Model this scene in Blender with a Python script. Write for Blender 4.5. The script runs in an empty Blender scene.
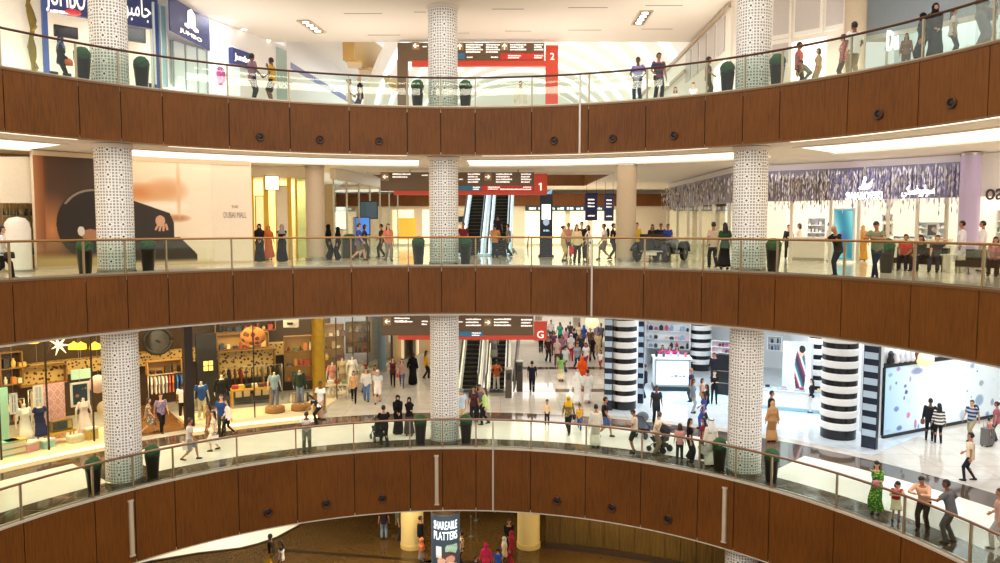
import bpy, math, random
from mathutils import Vector, Matrix, geometry
R = random.Random(7)
C = bpy.context.scene.collection
PI = math.pi
# ------------------------------------------------------------------ camera model / survey helpers
F, PIT, EYE = 771.0, math.radians(4.22), 1.671
CX, CY, RF = -1.687, 16.24, 14.71            # centre and radius of the round void
CP, SP = math.cos(PIT), math.sin(PIT)
L2, L2B, L1, L1B, G, GB, LG = 6.298, 4.416, 0.0, -1.906, -7.433, -10.07, -14.0
CE2 = 10.47
def ray(px, py):
    x, y = (px-500)/F, -(py-281.5)/F
    return Vector((x, CP+y*SP, -SP+y*CP))
def atz(px, py, z):
    d = ray(px, py); t = (z-EYE)/d.z
    return Vector((d.x*t, d.y*t, z))
def atr(px, py, r):
    d = ray(px, py); a = d.x**2+d.y**2; b = -2*(d.x*CX+d.y*CY); c = CX*CX+CY*CY-r*r
    t = (-b+math.sqrt(b*b-4*a*c))/(2*a)
    return Vector((d.x*t, d.y*t, EYE+d.z*t))
def aty(px, py, Y):
    d = ray(px, py); t = Y/d.y
    return Vector((d.x*t, Y, EYE+d.z*t))
def atwall(px, py, A, B):                     # vertical plane through plan points A, B
    d = ray(px, py); n = Vector((B[1]-A[1], -(B[0]-A[0])))
    t = (n.x*A[0]+n.y*A[1])/(n.x*d.x+n.y*d.y)
    return Vector((d.x*t, d.y*t, EYE+d.z*t))
def th(p): return math.atan2(p[0]-CX, p[1]-CY)
def pol(r, a, z=0): return Vector((CX+r*math.sin(a), CY+r*math.cos(a), z))
def tpx(px, py, r): return th(atr(px, py, r))
# ------------------------------------------------------------------ materials
def lin(h):
    if isinstance(h, str):
        h = h.lstrip('#'); c = [int(h[i:i+2], 16)/255 for i in (0, 2, 4)]
    else: c = h
    return tuple((x/12.92 if x <= .04045 else ((x+.055)/1.055)**2.4) for x in c)+(1,)
_m = {}
def pm(col, rough=.55, metal=0., var=.08, scale=18., emit=0., spec=.5):
    key = (col, rough, metal, var, scale, emit, spec)
    if key in _m: return _m[key]
    m = bpy.data.materials.new('surface'); m.use_nodes = True
    nt = m.node_tree; b = nt.nodes['Principled BSDF']
    b.inputs['Roughness'].default_value = rough; b.inputs['Metallic'].default_value = metal
    b.inputs['Specular IOR Level'].default_value = spec
    c = lin(col)
    tc = nt.nodes.new('ShaderNodeTexCoord'); n = nt.nodes.new('ShaderNodeTexNoise')
    n.inputs['Scale'].default_value = scale; n.inputs['Detail'].default_value = 2
    nt.links.new(tc.outputs['Object'], n.inputs['Vector'])
    mx = nt.nodes.new('ShaderNodeMix'); mx.data_type = 'RGBA'
    mx.inputs[6].default_value = tuple(max(0, x*(1-var)) for x in c[:3])+(1,)
    mx.inputs[7].default_value = tuple(min(1, x*(1+var)) for x in c[:3])+(1,)
    nt.links.new(n.outputs['Fac'], mx.inputs[0]); nt.links.new(mx.outputs[2], b.inputs['Base Color'])
    if emit:
        b.inputs['Emission Color'].default_value = c; b.inputs['Emission Strength'].default_value = emit
    _m[key] = m; return m
def newmat(name):
    m = bpy.data.materials.new(name); m.use_nodes = True
    return m, m.node_tree, m.node_tree.nodes['Principled BSDF']
def node(nt, t, **k):
    n = nt.nodes.new(t)
    for a, v in k.items(): setattr(n, a, v)
    return n
def mth(nt, op, a, b=None, c=None):
    n = node(nt, 'ShaderNodeMath', operation=op)
    for i, v in enumerate((a, b, c)):
        if v is None: continue
        if isinstance(v, (int, float)): n.inputs[i].default_value = v
        else: nt.links.new(v, n.inputs[i])
    return n.outputs[0]
def mixc(nt, f, a, b):
    n = node(nt, 'ShaderNodeMix', data_type='RGBA')
    for i, v in ((0, f), (6, a), (7, b)):
        if isinstance(v, (int, float)): n.inputs[i].default_value = v
        elif isinstance(v, (str, tuple)): n.inputs[i].default_value = lin(v)
        else: nt.links.new(v, n.inputs[i])
    return n.outputs[2]
def glass_mat(name, tint, refl=1.0):
    m = bpy.data.materials.new(name); m.use_nodes = True; nt = m.node_tree; nt.nodes.clear()
    o = node(nt, 'ShaderNodeOutputMaterial'); t = node(nt, 'ShaderNodeBsdfTransparent'); g = node(nt, 'ShaderNodeBsdfGlossy')
    t.inputs[0].default_value = lin(tint); g.inputs['Roughness'].default_value = .02
    fr = node(nt, 'ShaderNodeFresnel'); fr.inputs[0].default_value = 1.45
    # the same reflectance from both faces of the pane
    mx = node(nt, 'ShaderNodeMixShader'); f = mth(nt, 'MULTIPLY', fr.outputs[0], refl); f = mth(nt, 'MINIMUM', f, .6)
    nt.links.new(f, mx.inputs[0]); nt.links.new(t.outputs[0], mx.inputs[1]); nt.links.new(g.outputs[0], mx.inputs[2])
    nt.links.new(mx.outputs[0], o.inputs[0]); return m
def wood_mat(name, c0, c1, rough=.42, sc=1.0):
    m, nt, b = newmat(name)
    tc = node(nt, 'ShaderNodeTexCoord'); mp = node(nt, 'ShaderNodeMapping')
    mp.inputs['Scale'].default_value = (16*sc, 16*sc, .9*sc)
    nt.links.new(tc.outputs['Object'], mp.inputs[0])
    n = node(nt, 'ShaderNodeTexNoise'); n.inputs['Scale'].default_value = 1.6; n.inputs['Detail'].default_value = 6; n.inputs['Roughness'].default_value = .65
    nt.links.new(mp.outputs[0], n.inputs['Vector'])
    n2 = node(nt, 'ShaderNodeTexNoise'); n2.inputs['Scale'].default_value = .5; n2.inputs['Detail'].default_value = 2
    nt.links.new(tc.outputs['Object'], n2.inputs['Vector'])
    f = mth(nt, 'ADD', mth(nt, 'MULTIPLY', n.outputs[0], .75), mth(nt, 'MULTIPLY', n2.outputs[0], .3))
    cr = node(nt, 'ShaderNodeValToRGB'); cr.color_ramp.elements[0].position = .33; cr.color_ramp.elements[1].position = .72
    cr.color_ramp.elements[0].color = lin(c0); cr.color_ramp.elements[1].color = lin(c1)
    nt.links.new(f, cr.inputs[0]); nt.links.new(cr.outputs[0], b.inputs['Base Color'])
    b.inputs['Roughness'].default_value = rough; b.inputs['Specular IOR Level'].default_value = .28
    return m
def lattice_mat(name, base, line, tile=.42):
    """pierced white screen: rings of small openings in a square repeat, read from a UV map in metres"""
    m, nt, b = newmat(name)
    uv = node(nt, 'ShaderNodeUVMap'); sx = node(nt, 'ShaderNodeSeparateXYZ'); nt.links.new(uv.outputs[0], sx.inputs[0])
    u = mth(nt, 'FRACT', mth(nt, 'DIVIDE', sx.outputs[0], tile)); v = mth(nt, 'FRACT', mth(nt, 'DIVIDE', sx.outputs[1], tile))
    du = mth(nt, 'ABSOLUTE', mth(nt, 'SUBTRACT', u, .5)); dv = mth(nt, 'ABSOLUTE', mth(nt, 'SUBTRACT', v, .5))
    mx = mth(nt, 'MAXIMUM', du, dv); mn = mth(nt, 'MINIMUM', du, dv)
    def cell(x, n): return mth(nt, 'ABSOLUTE', mth(nt, 'SUBTRACT', mth(nt, 'FRACT', mth(nt, 'MULTIPLY', x, n)), .5))
    hole = mth(nt, 'LESS_THAN', mth(nt, 'MAXIMUM', cell(u, 4), cell(v, 4)), .3)
    s_ = mth(nt, 'ADD', du, dv)
    f = mth(nt, 'MULTIPLY', hole, mth(nt, 'MULTIPLY', mth(nt, 'LESS_THAN', s_, .72), .72))
    dot = mth(nt, 'GREATER_THAN', s_, .89)
    f = mth(nt, 'MAXIMUM', f, dot)
    nt.links.new(mixc(nt, f, base, line), b.inputs['Base Color'])
    b.inputs['Roughness'].default_value = .5
    return m
def floor_mat(name, c0, c1, rough, joint=1.2, jcol=None):
    m, nt, b = newmat(name)
    tc = node(nt, 'ShaderNodeTexCoord'); n = node(nt, 'ShaderNodeTexNoise')
    n.inputs['Scale'].default_value = 1.1; n.inputs['Detail'].default_value = 7; n.inputs['Roughness'].default_value = .62
    nt.links.new(tc.outputs['Object'], n.inputs['Vector'])
    cr = node(nt, 'ShaderNodeValToRGB'); cr.color_ramp.elements[0].position = .3; cr.color_ramp.elements[1].position = .7
    cr.color_ramp.elements[0].color = lin(c0); cr.color_ramp.elements[1].color = lin(c1); nt.links.new(n.outputs[0], cr.inputs[0])
    out = cr.outputs[0]
    if jcol:
        sx = node(nt, 'ShaderNodeSeparateXYZ'); nt.links.new(tc.outputs['Object'], sx.inputs[0])
        a = mth(nt, 'LESS_THAN', mth(nt, 'FRACT', mth(nt, 'DIVIDE', sx.outputs[0], joint)), .02)
        c = mth(nt, 'LESS_THAN', mth(nt, 'FRACT', mth(nt, 'DIVIDE', sx.outputs[1], joint)), .02)
        out = mixc(nt, mth(nt, 'MAXIMUM', a, c), out, jcol)
    nt.links.new(out, b.inputs['Base Color']); b.inputs['Roughness'].default_value = rough
    return m
def vcol_mat(name, emit=0., rough=.5):
    m, nt, b = newmat(name); a = node(nt, 'ShaderNodeVertexColor', layer_name='print')
    nt.links.new(a.outputs[0], b.inputs['Base Color']); b.inputs['Roughness'].default_value = rough
    if emit:
        nt.links.new(a.outputs[0], b.inputs['Emission Color']); b.inputs['Emission Strength'].default_value = emit
    return m
def foliage_mat(name, c0, c1):
    m, nt, b = newmat(name); tc = node(nt, 'ShaderNodeTexCoord'); n = node(nt, 'ShaderNodeTexNoise')
    n.inputs['Scale'].default_value = 22; n.inputs['Detail'].default_value = 3
    nt.links.new(tc.outputs['Object'], n.inputs['Vector']); nt.links.new(mixc(nt, n.outputs[0], c0, c1), b.inputs['Base Color'])
    b.inputs['Roughness'].default_value = .8; return m
# ------------------------------------------------------------------ mesh builder
class MB:
    def __init__(s): s.v = []; s.f = []; s.mi = []; s.uv = None; s.m = 0
    def add(s, vs, fs, uvs=None):
        o = len(s.v); s.v += [tuple(p) for p in vs]
        for i, f in enumerate(fs):
            s.f.append(tuple(o+k for k in f)); s.mi.append(s.m)
            if uvs is not None:
                if s.uv is None: s.uv = {}
                s.uv[len(s.f)-1] = uvs[i]
        return s
    def quad(s, a, b, c, d): return s.add([a, b, c, d], [(0, 1, 2, 3)])
    def box(s, c, d, rz=0., M=None):
        hx, hy, hz = d[0]/2, d[1]/2, d[2]/2; cs, sn = math.cos(rz), math.sin(rz)
        vs = []
        for x, y, z in ((-1,-1,-1),(1,-1,-1),(1,1,-1),(-1,1,-1),(-1,-1,1),(1,-1,1),(1,1,1),(-1,1,1)):
            p = Vector((x*hx*cs-y*hy*sn, x*hx*sn+y*hy*cs, z*hz))
            if M: p = M @ p
            vs.append(p+Vector(c))
        return s.add(vs, [(3,2,1,0),(4,5,6,7),(0,1,5,4),(1,2,6,5),(2,3,7,6),(3,0,4,7)])
    def slab(s, A, B, z0, z1, t):               # upright slab along a plan line
        A, B = Vector((A[0], A[1])), Vector((B[0], B[1])); d = B-A
        return s.box(((A.x+B.x)/2, (A.y+B.y)/2, (z0+z1)/2), (d.length, t, z1-z0), math.atan2(d.y, d.x))
    def tube(s, pts, rad, n=8, caps=True, ell=None):
        pts = [Vector(p) for p in pts]; rad = rad if isinstance(rad, (list, tuple)) else [rad]*len(pts)
        vs = []; prev = None
        for i, p in enumerate(pts):
            t = (pts[min(i+1, len(pts)-1)]-pts[max(i-1, 0)])
            t = t.normalized() if t.length > 1e-9 else Vector((0, 0, 1))
            if prev is None:
                a = Vector((1, 0, 0)) if abs(t.x) < .8 else Vector((0, 1, 0))
                x = (a-t*a.dot(t)).normalized()
            else: x = (prev-t*prev.dot(t)).normalized()
            prev = x; y = t.cross(x); r = rad[i]; rx, ry = (r if isinstance(r, tuple) else (r, r))
            for k in range(n):
                an = 2*PI*k/n; vs.append(p+x*(rx*math.cos(an))+y*(ry*math.sin(an)))
        fs = []
        for i in range(len(pts)-1):
            for k in range(n):
                k2 = (k+1) % n; fs.append((i*n+k, i*n+k2, (i+1)*n+k2, (i+1)*n+k))
        if caps: fs.append(tuple(range(n-1, -1, -1))); o = (len(pts)-1)*n; fs.append(tuple(o+k for k in range(n)))
        return s.add(vs, fs)
    def lathe(s, prof, c=(0, 0, 0), n=24, caps=True, uvr=None):
        vs = []; fs = []; uvs = [] if uvr else None
        for r, z in prof:
            for k in range(n):
                a = 2*PI*k/n; vs.append((c[0]+r*math.cos(a), c[1]+r*math.sin(a), c[2]+z))
        for i in range(len(prof)-1):
            for k in range(n):
                k2 = (k+1) % n; fs.append((i*n+k, i*n+k2, (i+1)*n+k2, (i+1)*n+k))
                if uvr:
                    u0, u1 = 2*PI*uvr*k/n, 2*PI*uvr*(k+1)/n; z0, z1 = prof[i][1], prof[i+1][1]
                    uvs.append([(u0, z0), (u1, z0), (u1, z1), (u0, z1)])
        if caps:
            fs.append(tuple(range(n-1, -1, -1))); o = (len(prof)-1)*n; fs.append(tuple(o+k for k in range(n)))
            if uvr: uvs += [[(0, 0)]*n, [(0, 0)]*n]
        return s.add(vs, fs, uvs)
    def ell(s, c, r, nu=10, nv=6, M=None):
        vs = [(0, 0, -1)]; fs = []
        for j in range(1, nv):
            b = -PI/2+PI*j/nv
            for k in range(nu): a = 2*PI*k/nu; vs.append((math.cos(b)*math.cos(a), math.cos(b)*math.sin(a), math.sin(b)))
        vs.append((0, 0, 1)); last = len(vs)-1
        out = []
        for v in vs:
            p = Vector((v[0]*r[0], v[1]*r[1], v[2]*r[2]))
            if M: p = M @ p
            out.append(p+Vector(c))
        for k in range(nu):
            k2 = (k+1) % nu; fs.append((0, 1+k2, 1+k)); fs.append((last, 1+(nv-2)*nu+k, 1+(nv-2)*nu+k2))
            for j in range(nv-2): a = 1+j*nu; fs.append((a+k, a+k2, a+nu+k2, a+nu+k))
        return s.add(out, fs)
    def arc(s, r0, r1, z0, z1, a0, a1, n=None):  # curved block about the void's centre
        n = n or max(1, int(abs(a1-a0)/math.radians(2.5))); vs = []; fs = []
        for i in range(n+1):
            a = a0+(a1-a0)*i/n
            for r, z in ((r0, z0), (r1, z0), (r1, z1), (r0, z1)): vs.append(pol(r, a, z))
        for i in range(n):
            o = 4*i
            for k in range(4): k2 = (k+1) % 4; fs.append((o+k, o+4+k, o+4+k2, o+k2))
        fs += [(0, 1, 2, 3), (4*n+3, 4*n+2, 4*n+1, 4*n)]
        return s.add(vs, fs)
    def prism(s, poly, z0, z1):
        n = len(poly); vs = [(p[0], p[1], z0) for p in poly]+[(p[0], p[1], z1) for p in poly]
        tri = geometry.tessellate_polygon([[Vector((p[0], p[1], 0)) for p in poly]])
        fs = [tuple(t) for t in tri]+[tuple(n+k for k in reversed(t)) for t in tri]
        fs += [(i, (i+1) % n, n+(i+1) % n, n+i) for i in range(n)]
        return s.add(vs, fs)
    def extr(s, poly, origin, ux, uy, t):        # 2D outline in the plane (ux, uy), thickness t along the normal
        ux, uy = Vector(ux), Vector(uy); nn = ux.cross(uy).normalized(); n = len(poly); o = Vector(origin)
        vs = [o+ux*p[0]+uy*p[1] for p in poly]; vs += [v+nn*t for v in vs]
        tri = geometry.tessellate_polygon([[Vector((p[0], p[1], 0)) for p in poly]])
        fs = [tuple(k) for k in tri]+[tuple(n+k for k in reversed(q)) for q in tri]
        fs += [(i, (i+1) % n, n+(i+1) % n, n+i) for i in range(n)]
        return s.add(vs, fs)
    def mesh(s, name, mats, smooth=False):
        me = bpy.data.meshes.new(name); me.from_pydata(s.v, [], s.f)
        for m in (mats if isinstance(mats, (list, tuple)) else [mats]): me.materials.append(m)
        me.polygons.foreach_set('material_index', s.mi)
        if s.uv:
            L = me.uv_layers.new(name='UVMap')
            for p in me.polygons:
                u = s.uv.get(p.index)
                if u:
                    for k, li in enumerate(p.loop_indices): L.data[li].uv = u[k]
        me.update()
        import bmesh
        bm = bmesh.new(); bm.from_mesh(me); bmesh.ops.recalc_face_normals(bm, faces=bm.faces); bm.to_mesh(me); bm.free()
        if smooth:
            me.polygons.foreach_set('use_smooth', [True]*len(me.polygons))
            if smooth != 1: me.set_sharp_from_angle(angle=smooth)
        return me
    def build(s, name, mats, parent=None, smooth=False, **props):
        o = bpy.data.objects.new(name, s.mesh(name, mats, smooth)); C.objects.link(o)
        if parent is not None:
            o.parent = parent
        for k, v in props.items(): o[k] = v
        return o
def thing(name, label, cat, loc=(0, 0, 0), rz=0., group=None):
    o = bpy.data.objects.new(name, None); C.objects.link(o); o.empty_display_size = .2
    o.location = loc; o.rotation_euler = (0, 0, rz); o['label'] = label; o['category'] = cat
    if group: o['group'] = group
    return o
def tag(o, label, cat, group=None, kind=None):
    o['label'] = label; o['category'] = cat
    if group: o['group'] = group
    if kind: o['kind'] = kind
    return o
def struct(mb, name, mats, smooth=False, label=None):
    o = mb.build(name, mats, None, smooth, kind='structure')
    if label: o['label'] = label
    return o
def dup(root, loc=None, rz=None, label=None, group=None):
    r = root.copy(); C.objects.link(r)
    if loc is not None: r.location = loc
    if rz is not None: r.rotation_euler = (0, 0, rz)
    if label: r['label'] = label
    if group: r['group'] = group
    for ch in list(root.children):
        c = ch.copy(); C.objects.link(c); c.parent = r
        for g in ch.children:
            d = g.copy(); C.objects.link(d); d.parent = c
    return r
def omat(o, *ms):
    for i, m in enumerate(ms):
        if i < len(o.material_slots): o.material_slots[i].link = 'OBJECT'; o.material_slots[i].material = m
def text(s, size, M, mat, name='lettering', parent=None, ext=.012, align='CENTER', width=None):
    """raised letters; M places them (local x along the line, y up, z out of the face)"""
    cu = bpy.data.curves.new(name, 'FONT'); cu.body = s; cu.size = size; cu.extrude = ext; cu.align_x = align; cu.resolution_u = 3
    t = bpy.data.objects.new(name, cu); C.objects.link(t)
    dg = bpy.context.evaluated_depsgraph_get(); me = bpy.data.meshes.new_from_object(t.evaluated_get(dg))
    bpy.data.objects.remove(t)
    if width and len(me.vertices):
        xs = [v.co.x for v in me.vertices]; k = width/max(1e-6, max(xs)-min(xs)); me.transform(Matrix.Diagonal((k, 1, 1, 1)))
    me.transform(M); me.materials.clear(); me.materials.append(mat)
    o = bpy.data.objects.new(name, me); C.objects.link(o)
    if parent is not None: o.parent = parent
    return o
def face(origin, right, up=(0, 0, 1)):
    r = Vector(right).normalized(); u = Vector(up).normalized(); n = r.cross(u)
    M = Matrix((r, u, n)).transposed().to_4x4(); M.translation = Vector(origin); return M
def greek(mb, origin, right, up, w, h, seed, t=.01):
    """one line of lettering too small to read: a row of short strokes"""
    q = random.Random(seed); x = 0
    r, u = Vector(right).normalized(), Vector(up).normalized(); n = r.cross(u)
    while x < w:
        l = min(q.uniform(.5, 2.2)*h, w-x); hh = h*q.choice((1, .8, .8, .95))
        o = Vector(origin)+r*x
        mb.extr([(0, 0), (l, 0), (l, hh), (0, hh)], o, r, u, t); x += l+h*q.uniform(.12, .35)
def printed(name, fn, org, ux, uy, nx, ny, mat, parent=None, thick=.03, arcr=None):
    """a flat printed sheet: colours per corner from fn(u, v), u along ux, v along uy"""
    vs = []; fs = []; cols = []
    for j in range(ny+1):
        for i in range(nx+1): vs.append(arcr(i/nx, j/ny) if arcr else Vector(org)+Vector(ux)*(i/nx)+Vector(uy)*(j/ny))
    for j in range(ny):
        for i in range(nx): a = j*(nx+1)+i; fs.append((a, a+1, a+nx+2, a+nx+1))
    me = bpy.data.meshes.new(name); me.from_pydata([tuple(v) for v in vs], [], fs)
    ca = me.color_attributes.new('print', 'FLOAT_COLOR', 'POINT')
    for j in range(ny+1):
        for i in range(nx+1): ca.data[j*(nx+1)+i].color = lin(fn(i/nx, j/ny))
    me.materials.append(mat)
    o = bpy.data.objects.new(name, me); C.objects.link(o)
    if thick:
        md = o.modifiers.new('thickness', 'SOLIDIFY'); md.thickness = thick; md.offset = 0
    if parent is not None: o.parent = parent
    return o
def hexc(h): h = h.lstrip('#'); return tuple(int(h[i:i+2], 16)/255 for i in (0, 2, 4))
def blend(a, b, t): t = max(0, min(1, t)); return tuple(x+(y-x)*t for x, y in zip(a, b))
# ------------------------------------------------------------------ people
def ik(a, t, l1, l2, pole):
    a, t, pole = Vector(a), Vector(t), Vector(pole); d = t-a; L = min(d.length, (l1+l2)*.999); d.normalize()
    x = (l1*l1-l2*l2+L*L)/(2*L); hgt = math.sqrt(max(0, l1*l1-x*x)); p = (pole-d*pole.dot(d)).normalized()
    return a+d*x+p*hgt, a+d*L
POSES = {  # pelvis y,z ; lean ; feet L,R (x,y,lift) ; hands L,R ; elbow poles ; head pitch, yaw
 'stand':  dict(fl=(-.11, .02, 0), fr=(.11, -.02, 0), hl=(-.27, .06, .84), hr=(.27, .05, .84)),
 'stand2': dict(fl=(-.10, .07, 0), fr=(.12, -.04, 0), hl=(-.26, .10, .86), hr=(.24, .22, 1.0), yaw=.3),
 'phone':  dict(fl=(-.11, .02, 0), fr=(.11, .0, 0), hl=(-.07, .31, 1.16), hr=(.09, .32, 1.2), pitch=.45),
 'cross':  dict(fl=(-.12, .02, 0), fr=(.12, .0, 0), hl=(.13, .20, 1.15), hr=(-.13, .22, 1.2)),
 'clasp':  dict(fl=(-.09, .02, 0), fr=(.09, .0, 0), hl=(-.04, .22, .98), hr=(.05, .22, 1.0)),
 'hips':   dict(fl=(-.13, .02, 0), fr=(.13, .0, 0), hl=(-.19, .06, 1.0), hr=(.19, .06, 1.0), epl=(-1, -.6, 0), epr=(1, -.6, 0)),
 'mouth':  dict(fl=(-.11, .02, 0), fr=(.11, .0, 0), hl=(-.10, .25, 1.05), hr=(.08, .2, 1.44), pitch=.1, yaw=-.3),
 'walk':   dict(fl=(-.08, .30, 0), fr=(.08, -.30, .07), hl=(-.24, -.12, .87), hr=(.24, .22, .9), lean=.05, pz=.90),
 'walk2':  dict(fl=(-.08, -.26, .06), fr=(.08, .26, 0), hl=(-.24, .2, .9), hr=(.25, -.1, .87), lean=.04, pz=.905),
 'stroll': dict(fl=(-.09, .16, 0), fr=(.09, -.16, .03), hl=(-.25, .0, .85), hr=(.22, .2, .98), lean=.02, pz=.925),
 'push':   dict(fl=(-.08, .24, 0), fr=(.08, -.26, .06), hl=(-.2, .42, 1.02), hr=(.2, .42, 1.02), lean=.14, pz=.90),
 'lean':   dict(fl=(-.12, -.10, 0), fr=(.12, -.02, 0), hl=(-.07, .46, 1.2), hr=(.08, .45, 1.19), lean=.42, py=-.10, pz=.90, pitch=.25, epl=(-1, .1, -.6), epr=(1, .1, -.6)),
 'leanx':  dict(fl=(.10, -.03, 0), fr=(-.07, .13, 0), hl=(-.07, .42, 1.22), hr=(.08, .40, 1.24), lean=.22, py=-.04, pz=.92, pitch=.45, epl=(-1, .1, -.6), epr=(1, .1, -.6)),
 'rest':   dict(fl=(-.14, .0, 0), fr=(.12, -.12, 0), hl=(-.22, .42, 1.17), hr=(.30, .05, 1.02), lean=.22, py=-.06, pz=.92, yaw=.5, epl=(-1, -.2, -.5), epr=(1, -.8, 0)),
 'face':   dict(fl=(-.09, .0, 0), fr=(.09, .02, 0), hl=(-.10, .38, 1.17), hr=(.05, .17, 1.42), lean=.12, pitch=.3, yaw=.3),
 'sit':    dict(fl=(-.13, .45, 0), fr=(.13, .42, 0), hl=(-.12, .32, .62), hr=(.12, .34, .62), pz=.52, py=0, lean=.06, kp=(0, .3, 1)),
 'sitarm': dict(fl=(-.13, .42, 0), fr=(.13, .5, 0), hl=(-.14, .2, 1.22), hr=(.12, .34, .62), pz=.52, py=0, lean=-.2, kp=(0, .3, 1), epl=(-1, 0, .4)),
 'bend':   dict(fl=(-.11, .0, 0), fr=(.11, .06, 0), hl=(-.12, .48, .72), hr=(.14, .5, .74), lean=.7, py=-.12, pz=.88, pitch=.3),
 'manikin':dict(fl=(-.11, .05, 0), fr=(.11, -.03, 0), hl=(-.30, .05, .88), hr=(.29, .02, .9), epl=(-1, -.5, 0), epr=(1, -.5, 0)),
}
HEADR = (.076, .096, .116)
def skel(pose, sex):
    q = POSES[pose]; pz = q.get('pz', .935); P0 = Vector((0, q.get('py', 0), pz)); l = q.get('lean', 0)
    d = Vector((0, math.sin(l), math.cos(l))); f = Vector((0, math.cos(l), -math.sin(l)))
    shw = .155 if sex == 'f' else .175
    s = dict(P=P0, d=d, f=f, sex=sex); nb = P0+d*.53; s['nb'] = nb
    nt = nb+(d*.6+Vector((0, 0, .4)))*.085; pitch = q.get('pitch', 0)+l*.35
    H = Matrix.Rotation(q.get('yaw', 0), 3, 'Z') @ Matrix.Rotation(-pitch, 3, 'X')
    k = 1.22 if sex == 'c' else 1.0
    s['nt'] = nt; s['H'] = H; s['hk'] = k; s['hc'] = nt+H @ Vector((0, .022, .105*k)); s['shw'] = shw
    for sd, n in ((-1, 'l'), (1, 'r')):
        hip = P0+Vector((sd*.088, 0, -.03)); fx, fy, fz = q['f'+n]; an = Vector((fx, fy, .085+fz))
        kn, an = ik(hip, an, .435, .43, q.get('kp', (0, 1, .0))); s['hip'+n], s['kn'+n], s['an'+n], s['lift'+n] = hip, kn, an, fz
        sh = P0+d*.475+Vector((sd*shw, 0, 0)); hd = q['h'+n]
        el, wr = ik(sh, hd, .285, .25, q.get('ep'+n, (sd*.5, -1, -.2))); s['sh'+n], s['el'+n], s['wr'+n] = sh, el, wr
    return s
RINGS = {'m': [(-.13, .10, .09), (-.06, .155, .115), (.02, .16, .115), (.12, .148, .105), (.22, .155, .11), (.34, .172, .122), (.43, .165, .11), (.49, .125, .085), (.53, .065, .06)],
         'f': [(-.13, .10, .09), (-.06, .165, .12), (.02, .162, .115), (.14, .122, .095), (.22, .13, .10), (.33, .148, .132), (.42, .142, .1), (.49, .105, .075), (.53, .055, .052)]}
RINGS['c'] = [(a, b*.95, c*.98) for a, b, c in RINGS['m']]
def torso(mb, s, inf, lo, hi, n=16, squeeze=1.):
    pts, rad = [], []
    for a, rx, ry in RINGS[s['sex']]:
        if inf > .01 and a < -.1: rx, ry = RINGS[s['sex']][1][1]*1.02, RINGS[s['sex']][1][2]*1.02
        if lo-1e-6 <= a <= hi+1e-6: pts.append(s['P']+s['d']*a+s['f']*(.012 if .3 < a < .4 else 0)); rad.append((rx+inf, ry+inf))
    mb.tube(pts, rad, n)
def chain(mb, pts, rad, frac, n=10):
    """a limb's tube, cut off part of the way down"""
    L = [(pts[i+1]-pts[i]).length for i in range(len(pts)-1)]; tot = sum(L)*frac; P = [pts[0]]; Q = [rad[0]]; acc = 0
    for i, l in enumerate(L):
        if acc+l >= tot-1e-6:
            k = (tot-acc)/l; P.append(pts[i].lerp(pts[i+1], k)); Q.append(rad[i]+(rad[i+1]-rad[i])*k); break
        P.append(pts[i+1]); Q.append(rad[i+1]); acc += l
    for a, r in zip(P[1:-1], Q[1:-1]): mb.ell(a, (r, r, r), 10, 6)
    mb.ell(P[0], (Q[0],)*3, 10, 6); mb.tube(P, Q, n)
def solid(mb, vox, it=3):
    me = mb.mesh('shape', [pm('#888888')]); o = bpy.data.objects.new('shape', me); C.objects.link(o)
    r = o.modifiers.new('r', 'REMESH'); r.mode = 'VOXEL'; r.voxel_size = vox; r.use_smooth_shade = True
    sm = o.modifiers.new('s', 'SMOOTH'); sm.factor = .5; sm.iterations = it
    out = bpy.data.meshes.new_from_object(o.evaluated_get(bpy.context.evaluated_depsgraph_get()))
    bpy.data.objects.remove(o); bpy.data.meshes.remove(me); return out
_c = {}
def cached(key, fn):
    if key not in _c: _c[key] = fn()
    return _c[key]
def hand(mb, s, n):
    sd = -1 if n == 'l' else 1; w = (s['wr'+n]-s['el'+n]).normalized(); y = Vector((0, 1, 0)); k = (y-w*y.dot(w))
    k = k.normalized() if k.length > .3 else Vector((-sd, 0, 0)); inn = w.cross(k)*(1 if n == 'l' else -1)
    if inn.x*sd > 0 and abs(inn.x) > .3: inn = -inn
    M = Matrix((k, inn, w)).transposed(); o = s['wr'+n]
    mb.ell(o+w*.05, (.04, .019, .055), 10, 8, M)
    for i, (off, L) in enumerate(((.032, .072), (.011, .083), (-.011, .077), (-.032, .06))):
        b = o+w*.085+k*off; e = b+w*L*.55+inn*.012; mb.tube([b, e, e+w*L*.36+inn*.028], [.0105, .0095, .0075], 6)
    b = o+w*.03+k*.034; mb.tube([b, b+w*.03+k*.026+inn*.008, b+w*.062+k*.03+inn*.02], [.013, .011, .0085], 6)
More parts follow.
